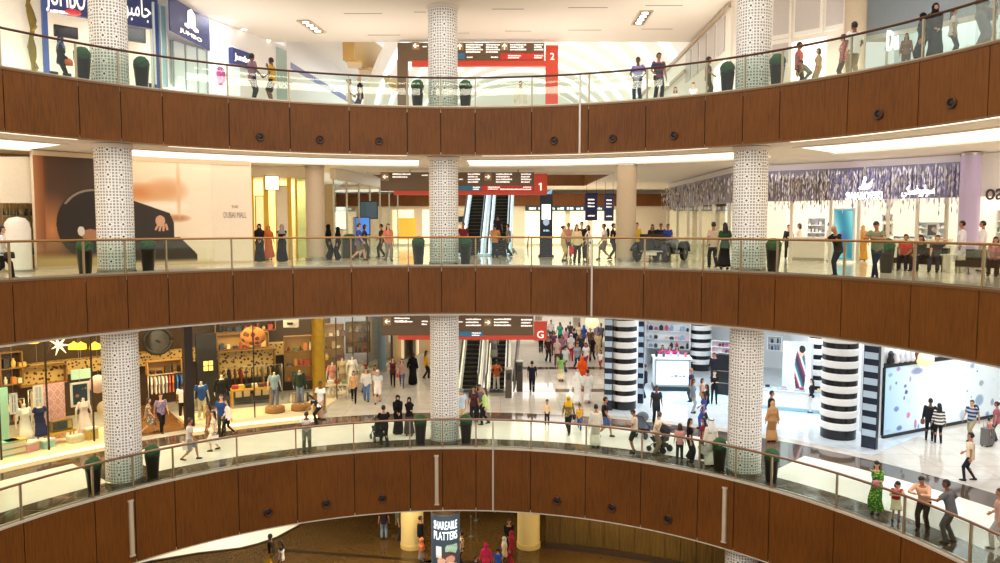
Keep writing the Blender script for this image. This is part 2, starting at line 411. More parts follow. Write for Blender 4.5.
def body_mesh(pose, sex, head=True):
    def mk():
        s = skel(pose, sex); mb = MB(); torso(mb, s, -.004, -.2, .6)
        mb.tube([s['nb']-s['d']*.05, s['nb'], s['nt'], s['nt']+s['H'] @ Vector((0, .01, .05))], [.07, .056, .052, .05], 12)
        if head:
            k = s['hk']; hc = s['hc']; H = s['H']
            def hp(x, y, z): return hc+H @ Vector((x*k, y*k, z*k))
            mb.ell(hp(0, -.006, .02), (.076*k, .094*k, .097*k), 16, 10, H); mb.ell(hp(0, .022, -.045), (.058*k, .066*k, .07*k), 14, 8, H)
            mb.ell(hp(0, .094, -.012), (.012*k, .022*k, .024*k), 8, 6, H); mb.ell(hp(0, .08, .018), (.011*k, .02*k, .03*k), 8, 6, H)
            mb.ell(hp(0, .078, -.05), (.026*k, .014*k, .012*k), 8, 6, H); mb.ell(hp(0, .07, -.095), (.022*k, .02*k, .018*k), 8, 6, H)
            for sd in (-1, 1): mb.ell(hp(sd*.077, -.008, -.005), (.01*k, .02*k, .03*k), 8, 6, H)
        for n in 'lr':
            chain(mb, [s['hip'+n], s['kn'+n], s['an'+n]], [.086, .056, .038], 1)
            mb.ell(s['kn'+n].lerp(s['an'+n], .3)-s['f']*.012, (.05, .052, .1), 10, 6)
            a = s['an'+n]; toe = a+Vector((0, .15, -.055-s['lift'+n]*.6)); mb.tube([a+Vector((0, -.045, -.05)), a+Vector((0, .03, -.045)), toe], [.036, .04, .028], 8)
            chain(mb, [s['sh'+n], s['el'+n], s['wr'+n]], [.052, .041, .028], 1); hand(mb, s, n)
        me = solid(mb, .0115, 2)
        if head:
            import bmesh
            ex = MB(); k = s['hk']; H = s['H']; hc = s['hc']
            def hp(x, y, z): return hc+H @ Vector((x*k, y*k, z*k))
            for sd in (-1, 1):
                ex.m = 1; ex.ell(hp(sd*.031, .081, .004), (.013*k, .008*k, .008*k), 8, 6, H); ex.ell(hp(sd*.031, .084, .028), (.02*k, .008*k, .005*k), 8, 4, H)
            ex.m = 2; ex.ell(hp(0, .09, -.052), (.022*k, .006*k, .006*k), 8, 4, H)
            e = ex.mesh('x', [pm('#888888')]*3, 1); bm = bmesh.new(); bm.from_mesh(me); bm.from_mesh(e); bm.to_mesh(me); bm.free(); bpy.data.meshes.remove(e)
            me.materials.clear()
            for _ in range(3): me.materials.append(pm('#888888'))
        return me
    return cached(('body', pose, sex, head), mk)
def top_mesh(pose, sex, kind):
    def mk():
        s = skel(pose, sex); mb = MB(); torso(mb, s, .024, -.13 if kind != 'crop' else .02, .5)
        arms = {'tee': (.36, .076, .068, .064), 'vest': (.1, .06, .06, .06), 'long': (.97, .068, .054, .044), 'jacket': (.97, .078, .064, .055), 'crop': (.3, .07, .06, .06)}[kind]
        if kind == 'jacket': torso(mb, s, .035, -.13, .45)
        for n in 'lr': chain(mb, [s['sh'+n], s['el'+n], s['wr'+n]], arms[1:], arms[0])
        return solid(mb, .016)
    return cached(('top', pose, sex, kind), mk)
def leg_mesh(pose, sex, kind):
    def mk():
        s = skel(pose, sex); mb = MB(); torso(mb, s, .012, -.13, .06)
        fr = {'trousers': .985, 'shorts': .47, 'slim': .98}[kind]; r = {'trousers': (.104, .078, .068), 'shorts': (.112, .098, .09), 'slim': (.096, .064, .048)}[kind]
        for n in 'lr': chain(mb, [s['hip'+n], s['kn'+n], s['an'+n]-Vector((0, 0, .03))], r, fr)
        return solid(mb, .016)
    return cached(('leg', pose, sex, kind), mk)
def drape(mb, s, top, zend, flare, inf=.02):
    """cloth hanging from the waist round both legs"""
    P0 = s['P']; pts = []; rad = []; z0 = P0.z+top; n = 8
    for i in range(n+1):
        k = i/n; z = z0+(zend-z0)*k; xs = []; ys = []
        for c in 'lr':
            h, kn, a = s['hip'+c], s['kn'+c], s['an'+c]
            for (p, q) in ((h, kn), (kn, a)):
                if min(p.z, q.z)-.03 <= z <= max(p.z, q.z)+.03 and abs(p.z-q.z) > 1e-4:
                    t = max(0, min(1, (z-p.z)/(q.z-p.z))); v = p.lerp(q, t); xs.append(v.x); ys.append(v.y)
        if not xs: xs = [P0.x-.08, P0.x+.08]; ys = [P0.y]*2
        cx, cy = (min(xs)+max(xs))/2, (min(ys)+max(ys))/2
        rx = (max(xs)-min(xs))/2+.075+flare*k; ry = (max(ys)-min(ys))/2+.085+flare*k*.8
        rx = max(rx, .165*(1-k*.3)+inf); ry = max(ry, .12+inf*.5)
        pts.append(Vector((cx, cy, z))); rad.append((rx, ry))
    for i in range(len(pts)-2, 0, -1): rad[i] = (max(rad[i][0], (rad[i-1][0]+rad[i+1][0])/2-.01), rad[i][1])
    mb.tube(pts, rad, 18)
def gown_mesh(pose, sex, kind):
    def mk():
        s = skel(pose, sex); mb = MB()
        if kind == 'skirt': torso(mb, s, .016, -.06, .1); drape(mb, s, .0, .12, .07)
        elif kind == 'kneeskirt': torso(mb, s, .016, -.06, .1); drape(mb, s, .0, .47, .06)
        elif kind == 'dress': torso(mb, s, .016, -.06, .5); drape(mb, s, .0, .42, .07); [chain(mb, [s['sh'+n], s['el'+n], s['wr'+n]], (.064, .056, .05), .3) for n in 'lr']
        elif kind == 'longdress': torso(mb, s, .016, -.06, .5); drape(mb, s, .0, .17, .10); [chain(mb, [s['sh'+n], s['el'+n], s['wr'+n]], (.066, .056, .05), .5) for n in 'lr']
        elif kind in ('abaya', 'thobe'):
            k = .045 if kind == 'abaya' else .028
            torso(mb, s, k*.8, -.06, .5); drape(mb, s, .02, .05, .09 if kind == 'abaya' else .06, k)
            for n in 'lr': chain(mb, [s['sh'+n], s['el'+n], s['wr'+n]], (.08, .074, .085) if kind == 'abaya' else (.072, .06, .056), .95)
        return solid(mb, .016)
    return cached(('gown', pose, sex, kind), mk)
def shoe_mesh(pose, sex):
    def mk():
        s = skel(pose, sex); mb = MB()
        for n in 'lr':
            a = s['an'+n]; l = s['lift'+n]
            mb.tube([a+Vector((0, -.07, -.045)), a+Vector((0, -.03, -.04)), a+Vector((0, .05, -.045-l*.3)), a+Vector((0, .14, -.055-l*.6)), a+Vector((0, .175, -.06-l*.6))], [(.03, .035), (.044, .05), (.045, .042), (.043, .03), (.02, .018)], 10)
        return solid(mb, .014, 2)
    return cached(('shoe', pose, sex), mk)
def hair_mesh(style):
    def mk():
        mb = MB(); mats = 1
        def cap(r, keep, c=(0, -.008, .012)):
            t = MB().ell((0, 0, 0), r, 22, 16); fs = []
            for f in t.f:
                p = sum((Vector(t.v[i]) for i in f), Vector())/len(f)
                if keep(p): fs.append(f)
            mb.add([Vector(v)+Vector(c) for v in t.v], fs)
        sh = lambda p: not ((p.y > .035 and p.z < .05) or p.z < -.06 or (abs(p.x) > .05 and p.y > .0 and p.z < .03))
        if style in ('short', 'long', 'bun', 'bob'): cap((.09, .109, .121), sh); cap((.087, .106, .118), sh)
        if style == 'long': mb.tube([(0, -.045, .05), (0, -.075, -.05), (0, -.085, -.16), (0, -.105, -.28), (0, -.10, -.36)], [(.07, .05), (.098, .06), (.105, .048), (.1, .04), (.06, .025)], 14)
        if style == 'bob': mb.tube([(0, -.035, .05), (0, -.05, -.04), (0, -.05, -.12), (0, -.05, -.15)], [(.07, .06), (.1, .07), (.1, .065), (.07, .05)], 14)
        if style == 'bun': mb.ell((0, -.12, .05), (.045, .04, .045), 10, 8)
        if style == 'cap': cap((.094, .113, .118), lambda p: p.z > .03); mb.ell((0, .11, .045), (.07, .07, .012), 12, 6)
        if style in ('hijab', 'ghutra'):
            op = lambda p: not (p.y > .03 and abs(p.x) < .062 and -.1 < p.z < .06)
            cap((.1, .12, .135), op, (0, -.008, .0)); cap((.095, .114, .129), op, (0, -.008, .0))
            if style == 'hijab': mb.tube([(0, -.02, -.06), (0, -.015, -.12), (0, -.01, -.2), (0, -.01, -.3), (0, -.015, -.36)], [(.09, .1), (.098, .105), (.165, .125), (.2, .15), (.17, .13)], 18)
            else:
                mb.tube([(0, -.035, .06), (0, -.055, -.06), (0, -.07, -.18), (0, -.085, -.32), (0, -.09, -.42)], [(.09, .07), (.12, .075), (.17, .075), (.185, .07), (.17, .06)], 16)
        me = mb.mesh('hair', [pm('#888888')], 1); return me
    return cached(('hair', style), mk)
def agal_mesh():
    def mk():
        mb = MB(); 
        for dz in (0, .016): mb.tube([(.101*math.cos(a), .121*math.sin(a)-.008, .068+dz-.15*(.02 if math.sin(a) > 0 else 0)) for a in [2*PI*i/20 for i in range(21)]], .009, 6, False)
        return mb.mesh('agal', [BLACK], 1)
    return cached('agal', mk)
def cloth(c):
    if c.startswith('stripe:'):
        key = c
        if key in _c: return _c[key]
        _, a, b, per = c.split(':'); m, nt, bs = newmat('striped_cloth'); tc = node(nt, 'ShaderNodeTexCoord'); sx = node(nt, 'ShaderNodeSeparateXYZ'); nt.links.new(tc.outputs['Object'], sx.inputs[0])
        f = mth(nt, 'GREATER_THAN', mth(nt, 'FRACT', mth(nt, 'MULTIPLY', sx.outputs[2], float(per))), .5)
        nt.links.new(mixc(nt, f, a, b), bs.inputs['Base Color']); bs.inputs['Roughness'].default_value = .85; _c[key] = m; return m
    if c.startswith('pat:'):
        if c in _c: return _c[c]
        _, a, b, sc = c.split(':'); m, nt, bs = newmat('patterned_cloth'); tc = node(nt, 'ShaderNodeTexCoord'); v = node(nt, 'ShaderNodeTexVoronoi'); v.inputs['Scale'].default_value = float(sc); nt.links.new(tc.outputs['Object'], v.inputs['Vector'])
        f = mth(nt, 'GREATER_THAN', v.outputs['Distance'], .38); nt.links.new(mixc(nt, f, b, a), bs.inputs['Base Color']); bs.inputs['Roughness'].default_value = .85; _c[c] = m; return m
    if c.startswith('two:'):
        if c in _c: return _c[c]
        _, a, b, z = c.split(':'); m, nt, bs = newmat('two_tone_cloth'); tc = node(nt, 'ShaderNodeTexCoord'); sx = node(nt, 'ShaderNodeSeparateXYZ'); nt.links.new(tc.outputs['Object'], sx.inputs[0])
        nt.links.new(mixc(nt, mth(nt, 'GREATER_THAN', sx.outputs[2], float(z)), b, a), bs.inputs['Base Color']); bs.inputs['Roughness'].default_value = .85; _c[c] = m; return m
    return pm(c, .85, 0, .1, 9., 0, .2)
SKIN = {'l': '#d9a687', 'm': '#b57b58', 'd': '#7c4f37', 'w': '#e6bea2'}
LIPS = {'l': '#b0685c', 'm': '#8e5042', 'd': '#5d332a', 'w': '#c07a70'}
HAIRC = {'k': '#17120f', 'b': '#3a241a', 'n': '#5c3d28', 'g': '#8d8880', 'w': '#f1eee8', 'y': '#e8b41e', 'o': '#e8601c', 'c': '#b98a5a', 'r': '#c8285a', 't': '#8d8a86', 'u': '#2b3a6b'}
FACE = {'away': 0, 'left': 90, 'to': 180, 'right': -90}
def ground(z, px, v):
    if v < 60: return pol(v, tpx(px, 281.5-(z-EYE)/v*F*.9, v), z)
    return atz(px, v, z)
def person(label, z, px, v, face, h=1.72, pose='stand', sex='m', top=None, bot=None, hair='short:k', skin='m', shoe='#1d1a19', gown=None, group=None, name='person', cat='person', pos=None, rz=None):
    p = Vector(pos) if pos else ground(z, px, v)
    if rz is None:
        fdeg = FACE[face] if isinstance(face, str) else face; rz = -math.atan2(p.x, p.y)+math.radians(fdeg)
    t = thing(name, label, cat, (p.x, p.y, p.z+.002), rz, group); k = h/1.75; t.scale = (k, k, k); s = skel(pose, sex); MAN = name == 'mannequin'
    def put(nm, me, *ms):
        o = bpy.data.objects.new(nm, me); C.objects.link(o); o.parent = t; omat(o, *ms); return o
    if MAN: put('body', body_mesh(pose, sex, False), pm(skin, .35))
    else: put('body', body_mesh(pose, sex), pm(SKIN[skin], .55, 0, .05), pm('#1a1210', .4), pm(LIPS[skin], .5))
    if gown: kd, c = gown.split('=', 1); put({'skirt': 'skirt', 'kneeskirt': 'skirt'}.get(kd, 'dress' if 'dress' in kd else 'robe'), gown_mesh(pose, sex, kd), cloth(c))
    if bot: kd, c = bot.split('=', 1); put('shorts' if kd == 'shorts' else 'trousers', leg_mesh(pose, sex, kd), cloth(c))
    if top: kd, c = top.split('=', 1); put({'jacket': 'jacket'}.get(kd, 'shirt'), top_mesh(pose, sex, kd), cloth(c))
    if not MAN:
        put('shoes', shoe_mesh(pose, sex), pm(shoe, .5))
        st, c = hair.split(':', 1)
        if st != 'bald':
            o = put({'hijab': 'headscarf', 'ghutra': 'headcloth', 'cap': 'cap'}.get(st, 'hair'), hair_mesh(st), cloth(HAIRC.get(c, c)) if st in ('hijab', 'ghutra', 'cap') else pm(HAIRC.get(c, c), .55, 0, .2, 40))
            M = s['H'].to_4x4(); M.translation = s['hc']; M = M @ Matrix.Scale(s['hk'], 4); o.matrix_local = M
            if st == 'ghutra': a = put('head_cord', agal_mesh(), BLACK); a.parent = o
    Mw = Matrix.Translation(t.location) @ Matrix.Rotation(rz, 4, 'Z') @ Matrix.Scale(k, 4)
    info = {n: Mw @ s['wr'+n] for n in 'lr'}; info.update(M=Mw, s=s, t=t, rz=rz, p=p)
    return info
def bag_mesh(kind):
    def mk():
        mb = MB()
        if kind == 'shopping':
            w, d, h = .30, .12, .34; mb.add([(-w/2, -d/2, 0), (w/2, -d/2, 0), (w/2, d/2, 0), (-w/2, d/2, 0), (-w/2, -d/2, h), (w/2, -d/2, h), (w/2, d/2, h), (-w/2, d/2, h)], [(3, 2, 1, 0), (0, 1, 5, 4), (1, 2, 6, 5), (2, 3, 7, 6), (3, 0, 4, 7)])
        elif kind == 'handbag':
            mb.prism([(-.15, -.06), (.15, -.06), (.15, .06), (-.15, .06)], 0, .03); mb.lathe([(.13, .0), (.15, .05), (.14, .16), (.11, .2)], n=16)
            mb.v = [(x, y*.55, z) for x, y, z in mb.v]
        else: mb.ell((0, 0, .24), (.15, .1, .24), 14, 10); mb.ell((0, -.09, .16), (.11, .05, .12), 12, 8)
        return mb.mesh('bag', [pm('#888888')], 1 if kind != 'shopping' else False)
    return cached(('bag', kind), mk)
def bag(kind, info, hnd, col, label, below=.12):
    name = {'shopping': 'shopping_bag', 'handbag': 'handbag', 'back': 'backpack'}[kind]
    if kind == 'back': p = info['M'] @ (info['s']['P']+info['s']['d']*.12-info['s']['f']*.24)
    else: p = info[hnd]-Vector((0, 0, {'shopping': .34, 'handbag': .2}[kind]+below))
    p.z = max(p.z, info['p'].z+.004)
    t = thing(name, label, 'bag', p, info['rz'] if kind == 'back' else info['rz']+PI/2)
    o = bpy.data.objects.new('body', bag_mesh(kind)); C.objects.link(o); o.parent = t; omat(o, pm(col, .5))
    mb = MB()
    if kind == 'back':
        for sd in (-.09, .09): mb.tube([(sd, .08, .42), (sd, .2, .44), (sd, .22, .3), (sd, .1, .1)], .014, 6)
    else:
        top = {'shopping': .34, 'handbag': .19}[kind]
        for y in (-.03, .03): mb.tube([(.07*math.cos(a), y, top-.02+(below+.03)*math.sin(a)) for a in [PI*i/10 for i in range(11)]], .007, 6)
    mb.build('handle' if kind != 'back' else 'strap', pm('#3a2c22', .6), t, 1)
    return t
# ------------------------------------------------------------------ shared materials
WOOD = wood_mat('walnut_veneer', '#55300e', '#804c1a', .45)
WOODG = wood_mat('walnut_dark', '#4a2a16', '#6b4022', .45)
GOLDW = wood_mat('golden_wood', '#3d2d16', '#6f562a', .4, .6)
DARKGAP = pm('#1d120b', .8)
STEEL = pm('#b9b4a8', .3, .9, .03); BRONZE = pm('#8a6a4a', .32, .6, .04); RAILB = wood_mat('handrail_wood', '#3f2415', '#64412a', .3)
PALETRIM = pm('#d9cdbb', .35, .2, .04)
GLASS = glass_mat('balustrade_glass', '#f5fbf6', .9); SHOPGLASS = glass_mat('shop_glass', '#fbfdfa', .35)
CREAM = pm('#efe4d2', .7, 0, .03); WHITE = pm('#f4f1ec', .6, 0, .02); CEIL = pm('#f0e6da', .8, 0, .02)
LATT = lattice_mat('pierced_screen', '#fffaf3', '#45433f', .42)
BLACK = pm('#141416', .45); CHAR = pm('#2b2b2d', .5); DKBROWN = pm('#3b2a1e', .5)
GREEN = foliage_mat('clipped_box', '#173a1e', '#33663a'); DKGREEN = foliage_mat('box_dark', '#123018', '#2c5a2a')
GOLD = pm('#c9a13f', .35, .7, .1); YELLOW = pm('#e8c75a', .5)
def LAMP(col, e): return pm(col, .5, 0, 0., 5., e)
# ------------------------------------------------------------------ fascias, floors, ceilings
JT = [-1.0824, -.9301, -.8398, -.7461, -.5905, -.44, -.2872, -.1348, -.0452, .0477, .2002, .3529, .5052, .6583, .7536, .8444, 1.0046, 1.1622, 1.3075]
left = JT[0]; ext = []
for d in (.153, .153, .153, .0905, .0905, .153): left -= d; ext.insert(0, left)
right = JT[-1]; ext2 = []
for d in (.153, .0905, .0905, .153, .153): right += d; ext2.append(right)
ALLJ = ext+JT+ext2; A0, A1 = ALLJ[0], ALLJ[-1]
for lv, top, bot in ((2, L2, L2B), (1, L1, L1B), (0, G, GB)):
    mb = MB()
    for a, b in zip(ALLJ, ALLJ[1:]): mb.arc(RF, RF+.05, bot+.035, top-.05, a+.0011, b-.0011, max(2, int((b-a)/.03)))
    mb.m = 1; mb.arc(RF+.052, RF+.2, bot+.02, top-.03, A0, A1)
    mb.m = 2; mb.arc(RF-.02, RF+.22, top-.05, top+.015, A0, A1); mb.arc(RF-.005, RF+.1, bot-.01, bot+.035, A0, A1)
    struct(mb, 'wall_fascia', [WOOD, DARKGAP, PALETRIM if lv == 0 else BRONZE], .6, 'curved walnut fascia panels round the atrium, %s' % ('top level', 'middle level', 'lowest level')[2-lv])
def arcpts(r, a0, a1, n=60): return [pol(r, a0+(a1-a0)*i/n) for i in range(n+1)]
# ground floor: dark stone rim, cream ring, brown ring, pale hall
FD = floor_mat('stone_rim', '#4a3d31', '#74644f', .06, 1.2, '#8d7c66')
FC = floor_mat('cream_stone', '#f0e7d8', '#f9f3e8', .12); FB = floor_mat('brown_stone', '#4f4238', '#6b5a4b', .06)
FP = floor_mat('pale_stone', '#c9c1b5', '#dcd5ca', .07, 1.5, '#b9b0a3')
FL1 = floor_mat('cream_gloss', '#e8dcc6', '#f5ecdb', .1, 1.5, '#cfc2ab')
mb = MB(); t = .25
mb.arc(RF+.05, 16.05, G-t, G, A0, A1)
mb.m = 1; mb.arc(16.05, 19.3, G-t, G, A0, A1)
mb.m = 2; mb.arc(19.3, 20.7, G-t, G, A0, A1)
mb.m = 3; mb.arc(20.7, 46, G-t, G, A0, A1); mb.box((4, 65, G-t/2-.004), (70, 40, t))
mb.m = 2
for a_, b_ in ((tpx(76, 470, 19), tpx(128, 470, 19)), (tpx(738, 450, 19.5), tpx(812, 445, 20))): mb.arc(16.04, 20.71, G-.01, G+.003, a_, b_)
# straight dark bands across the pale hall
mb.m = 2
for y in (41.9, 48.5): mb.box((5.2, y, G+.002), (8.6, .8, .006))
struct(mb, 'floor', [FD, FC, FB, FP], False, 'glossy stone ground floor with cream and dark rings')
def ring_floor(z, t, rim, m0, m1, name, label, hole):
    """slab behind the void with an opening for the escalators"""
    mb = MB(); hx0, hx1, hy0, hy1 = hole
    mb.arc(RF+.05, 16.0, z-t, z, A0, A1); mb.m = 1
    mb.arc(16.0, 21.6, z-t, z, A0, A1)
    hl, hr = th((hx0, hy0)), th((hx1, hy0))
    Lp = arcpts(21.6, hl, A0)+[Vector((-62, 0)), Vector((-62, 88)), Vector((0, 88)), Vector((0, hy1)), Vector((hx0, hy1)), Vector((hx0, hy0))]
    Rp = arcpts(21.6, hr, A1)+[Vector((62, 0)), Vector((62, 88)), Vector((0, 88)), Vector((0, hy1)), Vector((hx1, hy1)), Vector((hx1, hy0))]
    mb.prism(Lp, z-t, z); mb.prism(Rp, z-t, z)
    mid = arcpts(21.6, hl, hr, 10)+[Vector((hx1, hy0)), Vector((hx0, hy0))]
    mb.prism(mid, z-t, z)
    return struct(mb, name, [m0, m1], False, label)
ring_floor(L1, .2, 0, FL1, FL1, 'floor', 'glossy cream stone floor of the middle level', (-3.0, 1.0, 43.5, 54.5))
ring_floor(L2, .2, 0, FL1, FL1, 'floor', 'stone floor of the top level', (-7, 6, 41.2, 55))
CEILG = pm('#efe7dc', .8, 0, .02)
ring_floor(L1B+.02, .1, 0, CEILG, CEILG, 'ceiling', 'plaster ceiling over the ground floor', (-3.0, 1.0, 43.5, 54.5))
ring_floor(L2B+.12, .1, 0, CEIL, CEIL, 'ceiling', 'cream plaster ceiling over the middle level', (-7, 6, 41.2, 55))
# edge of the upper opening over the escalators, walnut clad
mb = MB()
for A, B in (((-7, 41.2), (-7, 55)), ((-7, 55), (6, 55)), ((6, 55), (6, 41.2))): mb.slab(A, B, L2B, L2-.02, .1)
struct(mb, 'wall_opening', WOOD, False, 'walnut cladding round the escalator opening')
mb = MB(); mb.slab((-7, 41.2), (6, 41.2), L2B-.1, L2, .12); struct(mb, 'trim_1', CEIL)
# lower floor
mb = MB(); mb.arc(.01, 46, LG-.2, LG, -PI, PI, 120); mb.m = 1
edge = [tuple(atz(px, py, LG).xy) for px, py in ((60, 590), (110, 573), (150, 562), (197, 554), (240, 549), (258, 544.5), (277, 538), (292, 530), (307, 521.5), (318, 513))]
mb.prism([(-32, 27)]+edge+[(-14, 46), (-32, 46)], LG, LG+.03); mb.m = 2
for a_, b_ in zip(edge, edge[1:]): mb.slab(a_, b_, LG, LG+.06, .12)
FLG = wood_mat('polished_timber_floor', '#3a2a15', '#5e4522', .18, .5)
for (xa, ya, xb, yb) in ((-11.4, 36.3, -3, 34.9), (-3, 34.9, 8, 34.2), (-7.4, 33.6, -2.5, 35.1)):
    mb.m = 3; mb.slab((xa, ya), (xb, yb), LG+.001, LG+.008, .28)
struct(mb, 'floor', [FLG, FC, DKBROWN, pm('#2f2110', .25)], False, 'dark polished timber floor of the lowest storey with cream border')
mb = MB(); mb.arc(20.6, 20.9, LG, GB, .19, 1.6); 
for i in range(40):
    a = .19+i*.035; mb.arc(20.57, 20.6, LG+.3, GB-.1, a+.0015, a+.0335, 2)
mb.m = 1; mb.arc(20.5, 20.9, LG, LG+.25, .19, 1.6); struct(mb, 'wall_right', [GOLDW, DKBROWN], False, 'curved golden timber wall on the lowest storey')
ring_floor(GB+.12, .1, 0, CEIL, CEIL, 'ceiling', 'ceiling over the lowest storey', (-3, 1, 60, 61))
mb = MB(); mb.arc(33, 33.3, LG, GB, -1.6, .6); struct(mb, 'wall_far', pm('#3a2a1c', .6), False, 'dark far wall of the lowest storey')
# top ceiling
mb = MB(); tw = .5
poly = arcpts(RF-.6, A0, A1, 80)+[Vector((40, 0)), Vector((40, 38.0)), Vector((-40, 38.0)), Vector((-40, 0))]
def ceil_poly():
    a = arcpts(RF-.2, 0, A0, 50)+[Vector((-62, 8)), Vector((-62, 38)), Vector((0, 38))]
    b = arcpts(RF-.2, 0, A1, 50)+[Vector((62, 8)), Vector((62, 38)), Vector((0, 38))]
    return a, b
for p in ceil_poly(): mb.prism(p, CE2, CE2+.3)
# fine shadow slots
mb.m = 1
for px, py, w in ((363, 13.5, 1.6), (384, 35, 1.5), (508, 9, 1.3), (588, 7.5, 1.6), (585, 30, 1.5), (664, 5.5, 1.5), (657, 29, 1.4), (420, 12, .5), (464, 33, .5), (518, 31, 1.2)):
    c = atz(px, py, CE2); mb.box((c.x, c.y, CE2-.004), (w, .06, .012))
struct(mb, 'ceiling', [CEIL, pm('#9a8a7a', .8)], False, 'cream ceiling of the top level')
# cove lights in the ceilings, one lamp per bay
COVE = LAMP('#fff3e2', 1.6); COVEG = LAMP('#fff0d8', 5.0)
bays = [(-1.75, -.90), (-.78, -.105), (.015, .69), (.815, 1.75)]
bay_txt = ['beside the left shop front and mural', 'between the left and middle columns', 'between the middle and right columns', 'in front of the crystal shop']
for i, (a, b) in enumerate(bays):
    t_ = thing('cove_light', 'long curved recessed ceiling light over the middle level, %s' % bay_txt[i], 'ceiling light', (0, 0, 0), 0, 'curved cove lights')
    MB().arc(16.9, 19.9, L2B-.02+.035, L2B+.03, a, b).build('diffuser', COVE, t_)
    fr = MB(); fr.arc(16.75, 16.9, L2B-.02, L2B+.03, a-.005, b+.005); fr.arc(19.9, 20.05, L2B-.05, L2B+.03, a-.005, b+.005); fr.build('frame', CEIL, t_)
    MB().arc(14.84, 14.98, L2B-.01, L2B+.03, a+.05, b-.03).build('edge_strip', LAMP('#fff3dd', 1.6), t_)
for i, (a, b) in enumerate(((1.9, 3.05), (3.12, 4.3))):
    t_ = thing('cove_light', 'curved ceiling light on the far side of the atrium behind the viewer, %s half' % ('right', 'left')[i], 'ceiling light', (0, 0, 0), 0, 'far side cove lights'); zc = 12.5
    MB().arc(16.9, 19.9, zc, zc+.05, a, b).build('diffuser', LAMP('#fff1dc', 13), t_); MB().arc(14.84, 15.1, zc, zc+.05, a, b).build('edge_strip', LAMP('#fff1dc', 13), t_); fr = MB(); fr.arc(15.1, 16.9, zc, zc+.06, a, b); fr.build('frame', CEIL, t_)
# ------------------------------------------------------------------ balustrades
def balustrade(z, lvl, label, railm, postm, hrad=.04):
    t = thing('glass_balustrade', label, 'balustrade', pol(RF, 0, z), 0)
    off = -t.location
    def put(mb, name, m, sm=False):
        mb.v = [tuple(Vector(p)+off) for p in mb.v]; return mb.build(name, m, t, sm)
    r = RF+.1
    put(MB().tube([pol(r-.02, A0+(A1-A0)*i/220, z+1.165) for i in range(221)], hrad, 8), 'handrail', railm, True)
    put(MB().arc(r-.03, r+.03, z+.015, z+.07, A0, A1), 'base_channel', STEEL)
    for a, b in zip(ALLJ, ALLJ[1:]):
        if b < -1.25 or a > 1.45: continue
        put(MB().arc(r-.006, r+.006, z+.05, z+1.1, a+.003, b-.003, 8), 'glass_pane', GLASS)
    for a in ALLJ:
        if a < -1.3 or a > 1.45: continue
        p = pol(r, a, z+.58); mb = MB(); mb.box(p, (.05, .075, 1.14), -a); q = pol(r, a, z+.04); po = put(mb, 'post', postm); bp = MB(); bp.box(q, (.12, .12, .06), -a); put(bp, 'base_plate', postm).parent = po
    return t
POSTB = pm('#a99372', .35, .5, .05)
balustrade(L2, 2, 'curved glass balustrade with dark handrail on the top level', RAILB, pm('#b5a98f', .35, .5, .04))
balustrade(L1, 1, 'curved glass balustrade with golden bronze handrail on the middle level', pm('#a97f4c', .28, .6, .05), POSTB)
balustrade(G, 0, 'curved glass balustrade with brown handrail on the ground floor', pm('#8d6a52', .3, .4, .05), POSTB, .045)
# ------------------------------------------------------------------ columns
COLA = [tpx(125, 487, 15.77), tpx(445, 445, 15.77), tpx(743.5, 478, 15.77)]
side = ['left', 'middle', 'right']
def col_piece(a, z0, z1, label, name='lattice_column', mat=LATT):
    p = pol(15.77, a, z0); h = z1-z0; t = thing(name, label, 'column', p, 0, 'white lattice columns')
    MB().lathe([(.6, .0), (.6, h)], n=40, caps=False, uvr=.6016).build('screen', mat, t, 1)   # one repeat fits the girth nine times
    MB().lathe([(.56, 0), (.56, h)], n=24).build('core', pm('#dcd6cc', .6), t, 1)
    MB().lathe([(.66, h-.14), (.66, h)], n=32).build('collar', CEIL, t, .5)
    MB().lathe([(.63, 0), (.63, .12), (.605, .14)], n=32).build('base_ring', STEEL, t, .5)
    return t
lev = [(G, L1B-.05, 'on the ground floor'), (L1, L2B, 'on the middle level'), (L2, CE2, 'on the top level')]
for k, a in enumerate(COLA):
    for z0, z1, w in lev: col_piece(a, z0, z1, '%s white column wrapped in a pierced geometric screen, %s' % (side[k], w))
col_piece(COLA[2], LG, GB, 'white pierced screen column on the lowest storey at the bottom right')
# advertising column under the middle one
p = pol(15.77, COLA[1], LG)
t = thing('advertising_column', 'round glowing column advertising food platters on the lowest storey', 'column', p)
def adprint(u, v):
    c = blend(hexc('#2a3138'), hexc('#46525c'), v)
    x = (u-.762)/.16
    def el(cx, cy, rx, ry): return ((x-cx)/rx)**2+((v-cy)/ry)**2 < 1
    k = int((u*210+v*150)) % 4; k2 = int(u*170)+int(v*120)
    if v < .62 and abs(x) < .95:
        if el(.45, .56, .5, .085): c = hexc(('#6f927a', '#a9c4a8', '#4f7a5c', '#cfe0cc')[k])
        if el(.1, .44, .75, .09): c = hexc(('#4a3a34', '#2f2a2a', '#6b4a3c', '#3a3030')[k2 % 4])
        if el(.35, .42, .35, .05): c = hexc(('#c98c72', '#8a4a38', '#d9a88c')[k2 % 3])
        if el(-.3, .40, .3, .045): c = hexc(('#b77b66', '#e0b89a')[k2 % 2])
        if el(.2, .32, .7, .06): c = hexc(('#d3a08a', '#f0d0b8', '#a8604c')[k2 % 3])
        if -.72 < x < -.28 and .44 < v < .60: c = hexc('#e9e4dc') if (v > .47 and x < -.31) else hexc('#c8c0b4')
    return c
PR_EM = vcol_mat('lit_print', .9)
def cyl(u, v): a = 2*PI*u; return Vector((.61*math.cos(a), .61*math.sin(a), .3+v*3.2))
printed('printed_wrap', adprint, None, None, None, 260, 90, PR_EM, t, 0, cyl)
